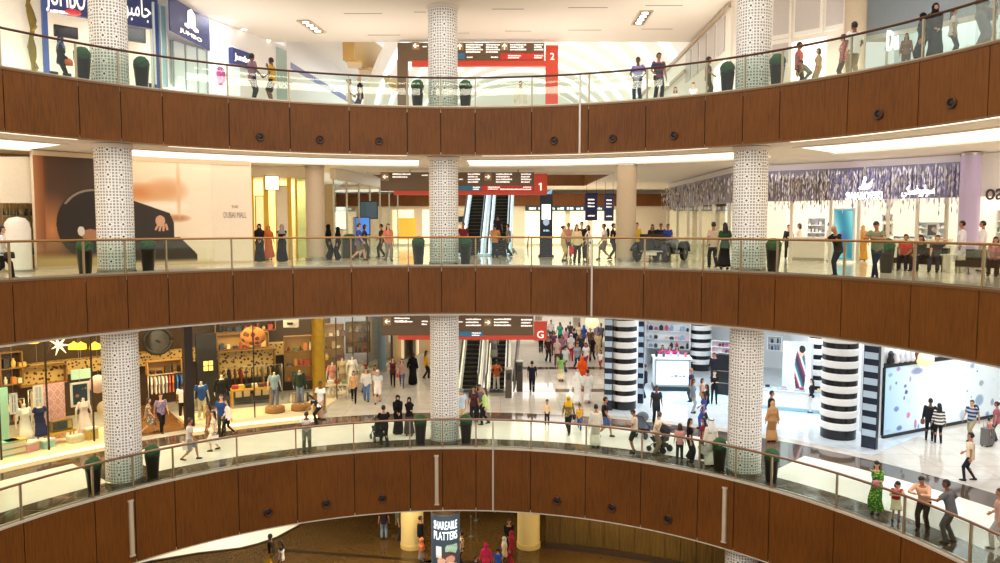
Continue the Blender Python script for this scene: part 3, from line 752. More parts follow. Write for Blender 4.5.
MB().lathe([(.6, 0), (.66, .02), (.66, .28), (.6, .3), (.6, 3.5), (.65, 3.52), (.65, 3.6), (.6, 3.62), (.6, GB-LG)], n=40).build('core', pm('#c9b191', .4, .3), t, .5)
# the words wrap the face turned to the void
def wrap_text(s, size, zc, a_c, r, parent, mat, width, off):
    cu = bpy.data.curves.new('lettering', 'FONT'); cu.body = s; cu.size = size; cu.extrude = .012; cu.align_x = 'CENTER'; cu.offset = off
    o = bpy.data.objects.new('lettering', cu); C.objects.link(o); me = bpy.data.meshes.new_from_object(o.evaluated_get(bpy.context.evaluated_depsgraph_get())); bpy.data.objects.remove(o)
    xs = [v.co.x for v in me.vertices]; k = width/(max(xs)-min(xs))
    for v in me.vertices:
        a = a_c+v.co.x*k/r; rr_ = r+v.co.z; v.co = (rr_*math.cos(a), rr_*math.sin(a), zc+v.co.y)
    me.materials.clear(); me.materials.append(mat)
    o = bpy.data.objects.new('lettering', me); C.objects.link(o); o.parent = parent
fa = math.atan2(-p.y, -p.x)
WT = LAMP('#f4fbff', 1.4)
wrap_text('SHAREABLE', .5, 2.95, fa, .615, t, WT, 1.1, .003); wrap_text('PLATTERS', .5, 2.5, fa, .615, t, WT, 1.1, .003)
# ------------------------------------------------------------------ clipped plants beside the columns
def planter_proto():
    t = thing('potted_topiary', '', 'plant')
    mb = MB(); mb.lathe([(.2, 0), (.215, .03), (.29, .88), (.305, .9), (.305, .95), (.27, .95), (.26, .86)], n=20); pot_ = mb.build('pot', pm('#22201d', .35, .1), t, .6)
    mb = MB(); q = random.Random(3)
    nu, nv = 22, 14
    mb.ell((0, 0, 1.1), (.31, .31, .3), nu, nv); mb.v = [tuple(Vector(v)+Vector((q.uniform(-1, 1), q.uniform(-1, 1), q.uniform(-1, 1)))*.018) for v in mb.v]
    mb.build('foliage', GREEN, t); MB().lathe([(.265, .84), (.265, .88), (.02, .9)], n=16).build('soil', pm('#2b1d12', .9), pot_)
    return t
pp = planter_proto(); pp.scale = (.86,)*3; first = True
PL = [(L2, 83, 80, 'left of the left column on the top level'), (L2, 142, 85, 'right of the left column on the top level'), (L2, 417.5, 105, 'left of the middle column on the top level'),
      (L2, 465.5, 105, 'right of the middle column on the top level'), (L2, 727, 92, 'left of the right column on the top level'), (L2, 777, 85, 'right of the right column on the top level'),
      (L1, 85.5, 275, 'left of the left column on the middle level'), (L1, 148.5, 273, 'right of the left column on the middle level'), (L1, 418.5, 264, 'left of the middle column on the middle level'),
      (L1, 465.5, 264, 'right of the middle column on the middle level'), (L1, 773, 273, 'right of the right column on the middle level'),
      (G, 94, 490, 'left of the left column on the ground floor'), (G, 153, 477, 'right of the left column on the ground floor'), (G, 420.5, 445, 'left of the middle column on the ground floor'),
      (G, 466, 445, 'right of the middle column on the ground floor'), (G, 719, 473, 'left of the right column on the ground floor'), (G, 771, 486, 'right of the right column on the ground floor')]
for z, px, py, w in PL:
    q = pol(15.45, tpx(px, py, 15.45), z+.001); lab = 'ball topiary in black pot, '+w
    if first: pp.location = q; pp['label'] = lab; pp['group'] = 'topiary pots by the columns'; first = False
    else: dup(pp, q, R.uniform(0, 6), lab, 'topiary pots by the columns')
# ------------------------------------------------------------------ round sound vents and light bars on the fascias
def vent(p, a, s):
    """a lathe with its axis along the radius"""
    t = thing('fascia_speaker', '', 'speaker', p, -a)
    M = Matrix.Rotation(PI/2, 3, 'X')
    def lz(prof): 
        m = MB().lathe(prof, n=20); m.v = [tuple(M @ Vector(v)) for v in m.v]; return m
    lz([(.17*s, -.02), (.17*s, .05), (.15*s, .07), (.11*s, .06), (.1*s, .03), (.1*s, -.02)]).build('ring', pm('#4a2c1d', .35, .2), t, .7)
    lz([(.1*s, .0), (.1*s, .03), (.05*s, .045), (.02*s, .05)]).build('cone', pm('#1c120d', .5), t, .7)
    return t
SPK = [(L2, [(260, 137), (320, 139.5), (379, 141), (554, 140.5), (613, 138.5), (674, 135.5), (879, 114.5), (952, 103)], 'top'), (G, [(268, 512), (326, 503.5), (382.5, 498.5), (557, 500.5), (612, 507.5), (668, 519)], 'lowest')]
order = ['first', 'second', 'third', 'fourth', 'fifth', 'sixth', 'seventh', 'eighth']
for z, pts, w in SPK:
    for i, (px, py) in enumerate(pts):
        q = atr(px, py, RF-.01); t = vent(q, th(q), 1.0 if z == G else .9)
        t['label'] = 'round brown speaker on the %s walnut fascia, %s from the left' % (w, order[i]); t['group'] = 'round fascia speakers'

for i, (px, y0, y1, w) in enumerate(((130.5, 500, 557, 'below the left column'), (436.5, 455, 505, 'below the middle column'), (725, 487, 543, 'below the right column'))):
    a0 = atr(px, y0, RF-.03); b0 = atr(px, y1, RF-.03); a = th(a0); h = a0.z-b0.z
    t = thing('fascia_light_bar', 'white upright light bar on the lowest walnut fascia %s' % w, 'wall light', (a0.x, a0.y, b0.z), -a, 'upright light bars')
    MB().box((0, .0, h/2), (.16, .06, h)).build('housing', pm('#b5a28a', .4, .2), t); MB().box((0, -.04, h/2), (.11, .03, h-.1)).build('diffuser', pm('#c9b79e', .5), t)
    for z in (.03, h-.03): MB().box((0, -.01, z), (.19, .09, .05)).build('end_cap', PALETRIM, t)
for px, z, py, w in ((580, L2, 105, 'top'), (592, L1, 267, 'middle'), (493, G, 447, 'lowest')):
    q = atr(px, py, RF-.02); a = th(q); mb = MB(); b0, t0 = {L2: (L2B, L2+1.1), L1: (L1B, L1+1.1), G: (GB, G+1.1)}[z]
    mb.box((q.x, q.y, (b0+t0)/2), (.07, .05, t0-b0), -a); mb.m = 1; mb.box((q.x, q.y, (b0+t0)/2), (.03, .07, t0-b0-.04), -a)
    struct(mb, 'trim_%d' % {L2: 2, L1: 3, G: 4}[z], [pm('#d6d0c6', .3, .5), PALETRIM], False, 'pale metal joint cover on the %s fascia' % w)
# ------------------------------------------------------------------ recessed spot units in the top ceiling
for pa, pb, w in (((303, 20), (320, 32), 'left'), ((646.5, 10.5), (637.5, 24), 'right')):
    c0, c1 = atz(*pa, CE2), atz(*pb, CE2); c = (c0+c1)/2; L = (c1-c0).length; t = thing('recessed_spotlights', 'four lamp recessed spotlight box in the top ceiling, %s of the middle column' % w, 'ceiling light', (c.x, c.y, CE2), 0)
    M = Matrix.Rotation(math.atan2(c1.y-c0.y, c1.x-c0.x)-PI/2, 4, 'Z')
    mb = MB()
    for x in (-.26, .26): mb.box((x, 0, -.02), (.05, L, .08))
    for y in (-L/2, L/2): mb.box((0, y, -.02), (.57, .05, .08))
    mb.m = 1; mb.box((0, 0, -.005), (.5, L, .02))
    mb.v = [tuple(M @ Vector(v)) for v in mb.v]; fr_ = mb.build('frame', [pm('#cbb9a2', .5), pm('#6b5a46', .6)], t)
    for k in range(4):
        m2 = MB().lathe([(.14, -.05), (.14, -.02), (.1, -.015)], n=14, c=(0, L*(-.36+k*.24), 0)); m2.v = [tuple(M @ Vector(v)) for v in m2.v]
        m2.build('lamp', LAMP('#fff6e0', 6), fr_, .6)
# ------------------------------------------------------------------ small builders
def area(name, loc, sx, sy, power, col=(1, .95, .86), rot=(0, 0, 0)):
    l = bpy.data.lights.new(name, 'AREA'); l.shape = 'RECTANGLE'; l.size = sx; l.size_y = sy; l.energy = power; l.color = col
    o = bpy.data.objects.new(name, l); C.objects.link(o); o.location = loc; o.rotation_euler = rot; return o
def board(px0, px1, y0, y1, r, t=.05):
    """corner points of an upright board standing at radius r that fills these bounds"""
    a, b = tpx(px0, y1, r), tpx(px1, y1, r); z1 = atr((px0+px1)/2, y0, r).z; z0 = atr((px0+px1)/2, y1, r).z
    return a, b, z0, z1
def arcboard(name, label, cat, px0, px1, y0, y1, r, mat, t=.06, z0=None, z1=None, frame=None, group=None):
    a, b, q0, q1 = board(px0, px1, y0, y1, r); z0 = q0 if z0 is None else z0; z1 = q1 if z1 is None else z1
    m = (a+b)/2; p = pol(r, m, z0); o = thing(name, label, cat, p, -m, group); w = r*(b-a); h = z1-z0
    MB().box((0, 0, h/2), (w-.02, t, h-.02)).build('board', mat, o)
    if frame:
        mb = MB()
        for x in (-w/2, w/2): mb.box((x, 0, h/2), (.05, t+.03, h+.05))
        for z in (0, h): mb.box((0, 0, z), (w+.05, t+.03, .05))
        mb.build('frame', frame, o)
    return o
# ------------------------------------------------------------------ wayfinding gates
SIGNB = pm('#6f5942', .35, .2, .05); SIGNT = pm('#a98b62', .4, .2); RED = pm('#cf4730', .45, 0, .03, 18., .1); SIGNW = LAMP('#fff6ec', .9); SIGNBL = pm('#3f7fae', .5); REDB = pm('#d2352b', .5, 0, .03, 18., .12)  # faint glow put into the two reds to brighten them
def gate(label, Y, num, B, left_post, red, redstrip, blue, rs2, arrows, lines, numpos, rods, ztop):
    p0 = aty(B[0], B[3], Y); t = thing('wayfinding_sign', label, 'sign', (0, Y, p0.z)); O = Vector((0, Y, p0.z))
    def P(px, py, dy=0.): return aty(px, py, Y)-O+Vector((0, dy, 0))
    def rect(px0, px1, y0, y1, y, d, name, m):
        a, b = P(px0, y1), P(px1, y0); mb = MB(); mb.box(((a.x+b.x)/2, y, (a.z+b.z)/2), (abs(b.x-a.x), d, abs(b.z-a.z))); return mb.build(name, m, t)
    pan = rect(*B, 0, .3, 'panel', SIGNB)
    if left_post: rect(*left_post, 0, .34, 'post', SIGNB)
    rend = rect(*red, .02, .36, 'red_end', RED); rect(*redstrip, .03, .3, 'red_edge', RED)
    if blue: rect(*blue, -.16, .02, 'blue_strip', SIGNBL)
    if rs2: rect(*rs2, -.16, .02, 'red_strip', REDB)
    X, Z = Vector((1, 0, 0)), Vector((0, 0, 1))
    for px, py, ang, s in arrows:
        a = P(px, py, -.155); tile_ = rect(px-3.6, px+3.6, py-3.8, py+3.8, -.153, .012, 'arrow_tile', SIGNT)
        A = [(-.02, -.12), (.02, -.12), (.02, .02), (.08, -.03), (.08, .02), (0, .1), (-.08, .02), (-.08, -.03), (-.02, .02)]
        c, sn = math.cos(ang), math.sin(ang); A = [((x*c-y*sn)*s, (x*sn+y*c)*s) for x, y in A]
        MB().extr(A, a+Vector((0, -.012, 0)), X, Z, .012).build('arrow', SIGNW, tile_)
    mb = MB()
    for i, (px0, px1, py, n, st) in enumerate(lines):
        for k in range(n):
            a = P(px0, py+k*st, -.165); b = P(px1, py+k*st, -.165); w = (b.x-a.x)*(1 if k % 2 == 0 else .85); greek(mb, a if px1 < 470 or True else a, X, Z, w, .068 if st > 2.3 else .055, i*7+k)
    mb.build('lettering', SIGNW, pan)
    n0 = P(numpos[0], numpos[1], -.175)
    if num == '1':
        k = numpos[2]; MB().extr([(-.05*k, 0), (.08*k, 0), (.08*k, .72*k), (-.01*k, .72*k), (-.2*k, .6*k), (-.2*k, .49*k), (-.05*k, .57*k)], n0, X, Z, .012).build('numeral', SIGNW, rend)
    else: text(num, numpos[2], face(n0, X), SIGNW, 'numeral', rend, .012)
    mb = MB()
    for px in rods:
        a = P(px, B[2]); mb.tube([a, Vector((a.x, 0, ztop-O.z))], .02, 6)
    if rods: mb.build('hanger', BLACK, t)
gate('brown and red overhead direction sign marked 2 on the top level', 37.6, '2', (398, 544, 43.5, 61), (398, 408, 61, 108), (545.5, 558, 46, 106), (412, 546, 61, 66.5), (458, 465, 54, 60), (500.5, 543.5, 54, 60),
     [(416, 46.5, PI/2, 1.3), (460, 47, 0, 1.3), (504.5, 47, 0, 1.3)], [(423, 427, 48, 1, 2), (466, 483, 46.2, 4, 2.4), (486, 500, 46.2, 4, 2.4), (510, 526, 46.2, 3, 2.4), (534, 543, 46.2, 3, 2.4), (467, 473, 58.5, 1, 2), (491, 498, 58.5, 1, 2), (508, 521, 57, 2, 2), (534, 543, 57, 2, 2)], (552, 60.5, .46), [], CE2)
gate('brown and red overhead direction sign marked 1 on the middle level', 38.8, '1', (381, 534, 172.5, 191), None, (534, 547, 174, 195), (394, 534.5, 191, 195), (459, 481, 186, 190.8), (481.5, 533, 186, 190.8),
     [(385.5, 177, PI/2, 1.2), (488, 177, -PI/2, 1.2)], [(393, 411, 175, 2, 2.8), (422, 428, 176, 1, 2), (459, 463, 180, 1, 2), (468, 480, 175, 4, 2.6), (496, 512, 175, 4, 2.6), (521, 531, 175, 4, 2.6), (473, 480, 188, 2, 1.9), (488, 500, 187.8, 2, 1.9), (500, 531, 190, 1, 2), (523, 531, 187.8, 1, 2)], (540.5, 190.5, .52), [410, 518], L2B)
gate('brown and red overhead direction sign marked G on the ground floor', 38.8, 'G', (381, 533.5, 313, 335), None, (534, 547, 321, 340), (398, 534, 335, 339.5), (459, 483, 331, 336), None,
     [(387.5, 321, PI/2, 1.25), (488, 322, -PI/2, 1.25)], [(395, 410, 318.5, 2, 3), (396, 413, 321.8, 1, 3), (422, 428, 321.5, 2, 3), (459, 463, 322, 1, 3), (466, 481, 319.5, 3, 3), (494, 511, 319.5, 3, 3), (521, 532, 320, 3, 3), (472, 481, 333, 2, 2.2)], (540.3, 337.5, .52), [400, 520], L1B)
# ------------------------------------------------------------------ escalators
def escalator(label, x, y0, z0, z1, lampm, skm=None):
    t = thing('escalator', label, 'escalator', (x, y0, z0), -.038, 'escalators'); run = (z1-z0)/math.tan(math.radians(30)); h = z1-z0; flat = 1.2
    n = int(h/.2); mb = MB()
    mb.box((0, .35, .01), (.84, .7, .02))
    for i in range(n): mb.box((0, flat+(i+.5)*run/n-.2, (i+.5)*h/n-.11), (.82, run/n+.02, .22))
    mb.build('steps', pm('#18181a', .45, .3), t)
    mb = MB()
    for i in range(n): mb.box((0, flat+i*run/n-.2, (i+1)*h/n-.012), (.82, .02, .02))
    mb.build('tread_edge', pm('#8a7b45', .5, .2), t)
    for sx in (-.55, .55):
        side = [(0, .1), (flat-.2, .1), (flat+run-.2, h+.1), (flat+run+.5, h+.1), (flat+run+.5, h-.8), (flat+run-.1, h-.8), (flat-.0, -.3), (0, -.0)]
        MB().extr(side, (sx-.16, 0, 0), (0, 1, 0), (0, 0, 1), .32).build('skirt', skm or STEEL, t)
        gl = [(-.25, .12), (-.3, .5), (-.1, .88), (flat-.25, .9), (flat+run-.25, h+.9), (flat+run+.5, h+.9), (flat+run+.5, h+.12), (flat+run-.2, h+.12), (flat-.2, .12)]
        MB().extr(gl, (sx-.01, 0, 0), (0, 1, 0), (0, 0, 1), .02).build('glass', GLASS, t)
        pts = [(sx, -.25, .15), (sx, -.36, .5), (sx, -.12, .93), (sx, flat-.25, .95), (sx, flat+run-.25, h+.95), (sx, flat+run+.5, h+.95)]
        MB().tube(pts, .05, 8).build('handrail', BLACK, t, 1)
        MB().tube([(sx, .1, .14), (sx, flat-.2, .14), (sx, flat+run-.2, h+.14)], .035, 6).build('light_strip', lampm, t, 1)
    mb = MB(); mb.box((0, -.4, .006), (1.3, 1.0, .012)); mb.build('landing_plate', STEEL, t)
    return t
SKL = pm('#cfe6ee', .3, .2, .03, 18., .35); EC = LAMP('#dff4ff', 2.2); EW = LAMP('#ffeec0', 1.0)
escalator('left escalator rising from the ground floor', -1.75, 41.3, G, L1-.02, EW); escalator('right escalator rising from the ground floor, carrying two riders', -.2, 41.3, G, L1-.02, EW)
escalator('left escalator rising from the middle level', -1.62, 41.4, L1, L2-.02, EC, SKL); escalator('right escalator rising from the middle level', -.12, 41.4, L1, L2-.02, EC, SKL)
for px, py, lab in ((508.5, 397, 'dark upright control post beside the right ground floor escalator'), (519.5, 388, 'dark upright control post farther right of the ground floor escalator')):
    q = atz(px, py, G); t = thing('control_post', lab, 'post', q); MB().box((0, 0, .75), (.34, .5, 1.5)).build('body', pm('#5d5348', .35, .4), t); MB().box((0, -.26, 1.15), (.22, .03, .35)).build('screen', pm('#22282c', .2), t); MB().box((0, 0, 1.52), (.4, .56, .05)).build('cap', STEEL, t)
q = atz(513, 394, G); mb = MB(); t = thing('ramp_balustrade', 'curved steel balustrade rising beside the ground floor escalators', 'balustrade', q)
e = Vector((1.35, 14.0, 6.9)); mb.extr([(0, .1), (1.2, .15), (15, 7.2), (15, 8.2), (1.0, 1.15), (.3, 1.0), (0, .7)], (0, 0, 0), Vector((.09, 1, 0)).normalized(), (0, 0, 1), .06); mb.build('panel', pm('#b3aca2', .25, .6), t)
MB().tube([(0, 0, .7), (.03, .3, 1.02), (.1, 1.0, 1.2), (1.36, 15.0, 8.25)], .05, 8).build('handrail', BLACK, t, 1)
# ------------------------------------------------------------------ ground floor, left: clothes shop
RS = 21.4; aL, aR = -1.42, tpx(318, 412, RS)
SW = pm('#46321b', .6, 0, .35, 1.5); mb = MB(); mb.arc(27.5, 27.7, G, L1B, aL, aR+.05); mb.slab(pol(RS, aL), pol(27.6, aL), G, L1B, .1)
mb.m = 1; mb.arc(26.9, 27.45, G+2.1, G+2.75, aL, aR, 60)
struct(mb, 'wall_left', [SW, cloth('pat:#c9a869:#4a3620:7')], False, 'warm brown back wall of the clothes shop with a dotted band')
mb = MB(); mb.arc(20.75, 23.6, G, G+.16, aL, tpx(137, 430, RS)); mb.arc(20.75, 23.6, G, G+.16, tpx(189, 425, RS), aR); mb.m = 1; mb.arc(20.72, 20.76, G+.02, G+.14, aL, tpx(137, 430, RS)); mb.arc(20.72, 20.76, G+.02, G+.14, tpx(189, 425, RS), aR)
struct(mb, 'trim_5', [pm('#f6e7c4', .35), LAMP('#ffe6a0', 2.2)], False, 'pale raised window platform with a lit edge')
SHF = floor_mat('shop_floor', '#6d4a28', '#8c6236', .25); mb = MB(); mb.arc(21.4, 27.5, G, G+.01, tpx(137, 430, RS), tpx(189, 425, RS)); struct(mb, 'floor', SHF, False, 'brown floor of the clothes shop doorway')
def shopwin(n, p0, p1, label, step=4, dark='#3a2c1e', z1=L1B):
    a, b = tpx(p0, 430, RS), tpx(p1, 430, RS); mb = MB(); mb.arc(RS-.01, RS+.01, G+.17, z1, a, b); mb.m = 1
    for i in range(step+1):
        q = a+(b-a)*i/step; c = pol(RS, q, (G+z1)/2); mb.box(c, (.05, .09, z1-G-.2), -q)
    mb.arc(RS-.04, RS+.04, z1-.6, z1-.52, a, b); struct(mb, 'window_%d' % n, [SHOPGLASS, pm(dark, .4, .3)], False, label)
shopwin(1, 0, 137, 'tall shop window with pastel display', 3); shopwin(2, 189, 318, 'tall shop window with dressed mannequins', 2)
mb = MB(); c = pol(RS, tpx(189.5, 425, RS)); mb.box((c.x, c.y, (G+L1B)/2), (.35, .5, L1B-G), -th(c)); struct(mb, 'wall_pier', pm('#241a12', .45), False, 'dark pier beside the clothes shop door')
# shelving and goods
q = random.Random(11)
GOODS = ['#b5452e', '#d9b45c', '#2d2b2a', '#e9dcc0', '#6a4a2c', '#8c2f2a', '#c97f3a', '#3b4a5c', '#efe3d0', '#557058', '#b99b6a', '#7d3f52']
def shelf(label, px0, px1, y0, y1, r, rows, goods, back, wood='#8a6434', name='shelf_unit', gl=None):
    a, b, z0, z1 = board(px0, px1, y0, y1, r); m = (a+b)/2; w = r*(b-a); h = z1-z0; p = pol(r, m, z0); t = thing(name, label, 'shelf', p, -m)
    MB().box((0, .2, h/2), (w, .04, h)).build('back_panel', back, t); W = pm(wood, .5)
    for x in (-w/2, w/2): MB().box((x, 0, h/2), (.05, .42, h)).build('side_panel', W, t)
    for i in range(rows+1): MB().box((0, 0, h*i/rows), (w, .42, .04)).build('board', W, t)
    if not goods: return
    for i in range(rows):
        x = -w/2+.12
        while x < w/2-.12:
            ww = q.uniform(.14, .32); hh = min(h/rows-.1, q.uniform(.12, .45)); c = Vector((x+ww/2, -.04, h*i/rows+.022))
            wp = Matrix.Translation(p) @ Matrix.Rotation(-m, 4, 'Z') @ c; k = q.choice(('box', 'stack', 'round')); col = q.choice(goods)
            o = thing({'box': 'goods_box', 'stack': 'folded_clothes', 'round': 'shop_jar'}[k], gl or 'small goods laid out on the lit shelves of the ground floor clothes shop', 'goods', wp, -m, 'goods on the clothes shop shelves')
            mb = MB()
            if k == 'box': mb.box((0, 0, hh/2), (ww*.9, .26, hh))
            elif k == 'stack':
                hh = min(hh, .3); n = max(2, int(hh/.06))
                for j in range(n): mb.box((q.uniform(-.01, .01), 0, (j+.5)*.055), (ww*.95, .28, .05))
            else: mb.lathe([(ww*.35, 0), (ww*.42, .05), (ww*.42, hh*.6), (ww*.2, hh*.8), (ww*.22, hh)], n=12)
            mb.build('body', pm(col, .6), o, .6); x += ww+q.uniform(.03, .16)
DOT = cloth('pat:#d1ae6c:#57401f:6'); DARKW = pm('#3d2c1a', .6); WARM = pm('#c79b52', .5)
shelf('long wooden shelf of goods high in the right half of the clothes shop', 217, 268, 333, 348, 26.3, 1, GOODS, WARM)
shelf('wooden shelf with dotted backing in the middle of the clothes shop', 219, 275, 350, 377, 26.0, 1, None, DOT)
shelf('dark shelf of goods beside the golden pillar of the clothes shop', 285, 312, 336, 380, 26.2, 3, GOODS, WARM)
shelf('shelf of goods behind the pastel window display', 20, 66, 366, 384, 26.5, 1, None, DOT)
shelf('dark shelf of goods at the far left of the clothes shop', 0, 22, 352, 384, 26.4, 2, GOODS, DARKW)
shelf('small wall shelf of dark shoes in the shop doorway', 147, 181, 360, 373, 25.6, 1, ['#241d18', '#3a2e24', '#4c3a28'], pm('#b98a4c', .55), '#b5874a')
shelf('long shelf of dark hats at the top of the right shop window', 215, 275, 318, 331, 26.8, 1, GOODS, DARKW)
def rack(label, px0, px1, py, r, cols, glabel, h=1.55, grp='clothes on the shop rails'):
    a, b = tpx(px0, py, r), tpx(px1, py, r); z = atr((px0+px1)/2, py, r).z; m = (a+b)/2; w = r*(b-a); base = G+.01; t = thing('clothes_rail', label, 'clothes rail', pol(r, m, base), -m); hz = z-base
    MB().tube([(-w/2, 0, hz), (w/2, 0, hz)], .02, 8).build('rail', STEEL, t, 1)
    for x in (-w/2, w/2): MB().tube([(x, 0, 0), (x, 0, hz)], .02, 8).build('leg', STEEL, t, 1); MB().box((x, 0, .02), (.06, .5, .04)).build('foot', STEEL, t)
    n = len(cols)
    for i, c in enumerate(cols):
        x = -w/2+.15+(w-.3)*i/max(1, n-1); wp = Matrix.Translation(t.location) @ Matrix.Rotation(-m, 4, 'Z') @ Vector((x, 0, hz-.02))
        o = thing('hanging_garment', glabel, 'clothes', wp, -m+PI/2+q.uniform(-.2, .2), grp)
        mb = MB(); mb.extr([(-.2, -.85), (.2, -.85), (.2, -.3), (.27, -.42), (.33, -.36), (.2, -.1), (.06, -.05), (-.06, -.05), (-.2, -.1), (-.33, -.36), (-.27, -.42), (-.2, -.3)], (0, .03, 0), (1, 0, 0), (0, 0, 1), .06); mb.build('garment', cloth(c) if ':' in c else pm(c, .85), o)
        MB().tube([(-.2, 0, -.1), (0, 0, -.04), (.2, 0, -.1)], .012, 6).build('hanger', BLACK, o)
shelf('shelf of goods behind the corridor side glass of the clothes shop', 322, 344, 324, 372, 26.6, 4, GOODS, WARM)
shelf('farther shelf of goods behind the corridor side glass', 346, 370, 322, 352, 30.0, 3, GOODS, WARM)
rack('clothes rail of light and bright shirts in the shop doorway', 148, 187, 374, 25.0, ['#efe6d6', '#e8dccb', '#ddd3c6', '#f1e7da', '#c9c2bb', '#d2553f', '#d8763f', '#3d76b8', '#2f5f9e', '#2a2a30'], 'shirt hanging on the rail in the shop doorway')
rack('clothes rail of dark tops behind the right shop window', 226, 282, 366, 25.4, ['#2a2622', '#4a2a20', '#7d2a20', '#3a352c', '#2d3628', '#4d4a30', '#8a7a50', '#37302a', '#26221e', '#5a4a30'], 'dark top hanging on the rail behind the right shop window')
rack('clothes rail of pastel dresses behind the left window display', 28, 62, 388, 24.6, ['#e9d8c4', '#d9a8a0', '#c9d8cc', '#8a9ab8', '#e6c9b8', '#b08a70', '#efe6d8', '#6a6a80', '#cfae88'], 'pastel dress hanging behind the left window display')
rack('clothes rail of mixed shirts at the far left of the clothes shop', 2, 24, 400, 24.0, ['#c9b090', '#4a5a6a', '#a0563c', '#e0d4c0', '#39404a', '#b98a4a'], 'mixed shirt hanging at the far left of the clothes shop')
rack('clothes rail of jackets behind the headless pair on plinths', 288, 314, 392, 24.4, ['#e2d4bc', '#c9a57a', '#5a4a3c', '#b94a30', '#d9cbb0', '#3c4438', '#efe4d0'], 'jacket hanging behind the pair of plinths')
rack('clothes rail along the corridor side of the clothes shop', 326, 350, 388, 26.0, ['#e6dcc8', '#d98a6a', '#f0e8da', '#7a5a44', '#c0b098', '#efe6d8', '#a9886a'], 'light garment hanging on the corridor side of the clothes shop')
# dark cabinet with a little lit window
a, b, z0, z1 = board(198, 218, 334, 398, 24.6); m = (a+b)/2; p = pol(24.6, m, G+.17); t = thing('display_tower', 'tall black display tower with a small lit four pane window', 'cabinet', p, -m); w = 24.6*(b-a); h = z1-p.z
MB().box((0, .2, h/2), (w, .4, h)).build('body', pm('#1d1712', .5), t)
zz = atr(208, 366, 24.6).z-p.z
for x in (-.17, .07):
    for z in (-.24, .02): MB().box((x+.1, -.01, zz+z+.12), (.19, .03, .21)).build('pane', LAMP('#ffd46a', 1.3), t)
def table(label, px, py, r, w, d, h, col, name='display_table', cat='table'):
    a = tpx(px, py, r); t = thing(name, label, cat, pol(r, a, G+.165 if r < 23.6 else G+.01), -a); MB().box((0, 0, h-.04), (w, d, .08)).build('table_top', pm(col, .45), t)
    for sx in (-1, 1):
        for sy in (-1, 1): MB().box((sx*(w/2-.06), sy*(d/2-.06), (h-.08)/2), (.06, .06, h-.08)).build('leg', pm(col, .5), t)
    return t
table('long yellow display table behind the right shop window', 252, 408, 24.2, 2.0, .7, 1.0, '#c99a35')
def low_case(label, px, py, r, w, h, col, name='display_case'):
    a = tpx(px, py, r); t = thing(name, label, 'display case', pol(r, a, G+.165), -a); MB().box((0, .2, h/2), (w, .4, h)).build('body', pm(col, .4), t)
    for k in (-.25, .25): MB().box((k*w, -.01, h*.55), (w*.38, .03, h*.45)).build('panel', pm('#c8b48c', .4), t)
def pile(px, py, r, n, cols, h0, lab, grp, rad=.9):
    a = tpx(px, py, r)
    for k in range(n):
        x = -rad+2*rad*k/max(1, n-1); p = pol(r+.0, a+x/r, (G+.165 if r < 23.6 else G+.01)+h0); o = thing('folded_clothes', lab, 'clothes', p, -a, grp); mb = MB(); c = cols[k % len(cols)]
        for j in range(3): mb.box((q.uniform(-.02, .02), 0, .035+j*.06), (.26, .3, .055), q.uniform(-.1, .1))
        mb.build('stack', pm(c, .85), o)
pile(252, 408, 24.2, 6, GOODS, 1.0, 'folded clothes stacked on the long yellow table', 'folded clothes on the yellow table', .8)
for px, py, r_, lab in ((334, 400, 24.6, 'pale display table nearest in the corridor side window'), (350, 388, 26.8, 'pale display table second in the corridor side window'), (362, 378, 28.8, 'pale display table farthest in the corridor side window')):
    table(lab, px, py, r_, 1.5, .7, .8, '#e6d6b4'); pile(px, py, r_, 4, ['#d98a6a', '#efe6d6', '#b5452e', '#8a9a6a', '#e0b060'], .8, 'folded clothes on the pale tables by the corridor', 'folded clothes by the corridor', .55)
for px, c, w_, h_, lab in ((30, '#e8a9a0', .5, .4, 'pink gift box on the left window platform'), (47, '#a8dcc9', .45, .35, 'mint gift box on the left window platform'), (75, '#efe0b0', .5, .3, 'cream gift box on the left window platform'), (92, '#d9b35a', .4, .5, 'yellow gift box beside the pale pink dress')):
    a = tpx(px, 445, 21.8); t = thing('gift_box', lab, 'box', pol(21.8, a, G+.165), -a+.3); MB().box((0, 0, h_/2-.04), (w_, w_*.8, h_-.08)).build('box', pm(c, .5), t); MB().box((0, 0, h_-.04), (w_+.04, w_*.8+.04, .08)).build('lid', pm('#f4ece0', .5), t)
low_case('dark low display case, left one behind the yellow table', 243, 404, 24.9, .8, .8, '#2e2a24'); low_case('dark low display case, right one behind the yellow table', 262, 404, 24.9, .8, .8, '#2e2a24')
# golden pillar, grey pillar
def pillar(label, p, rad, z0, z1, mat, name='pillar'):
    t = thing(name, label, 'pillar', (p[0], p[1], z0)); MB().lathe([(rad, 0), (rad, z1-z0)], n=28).build('shaft', mat, t, .6); MB().lathe([(rad+.04, 0), (rad+.04, .14), (rad+.005, .17)], n=28).build('base', STEEL, t, .6)
    MB().lathe([(rad+.03, z1-z0-.1), (rad+.03, z1-z0)], n=28).build('collar', STEEL, t, .6)
pillar('golden round pillar at the corner of the clothes shop', pol(21.0, tpx(319.5, 405, 21.0)), .3, G+.17, L1B-.0, pm('#b48a24', .35, .6, .25, 4))
pillar('blue grey round pillar by the corridor side of the clothes shop', atz(382, 371, G), .26, G, L1B-.02, pm('#8ea3ad', .4, .2))
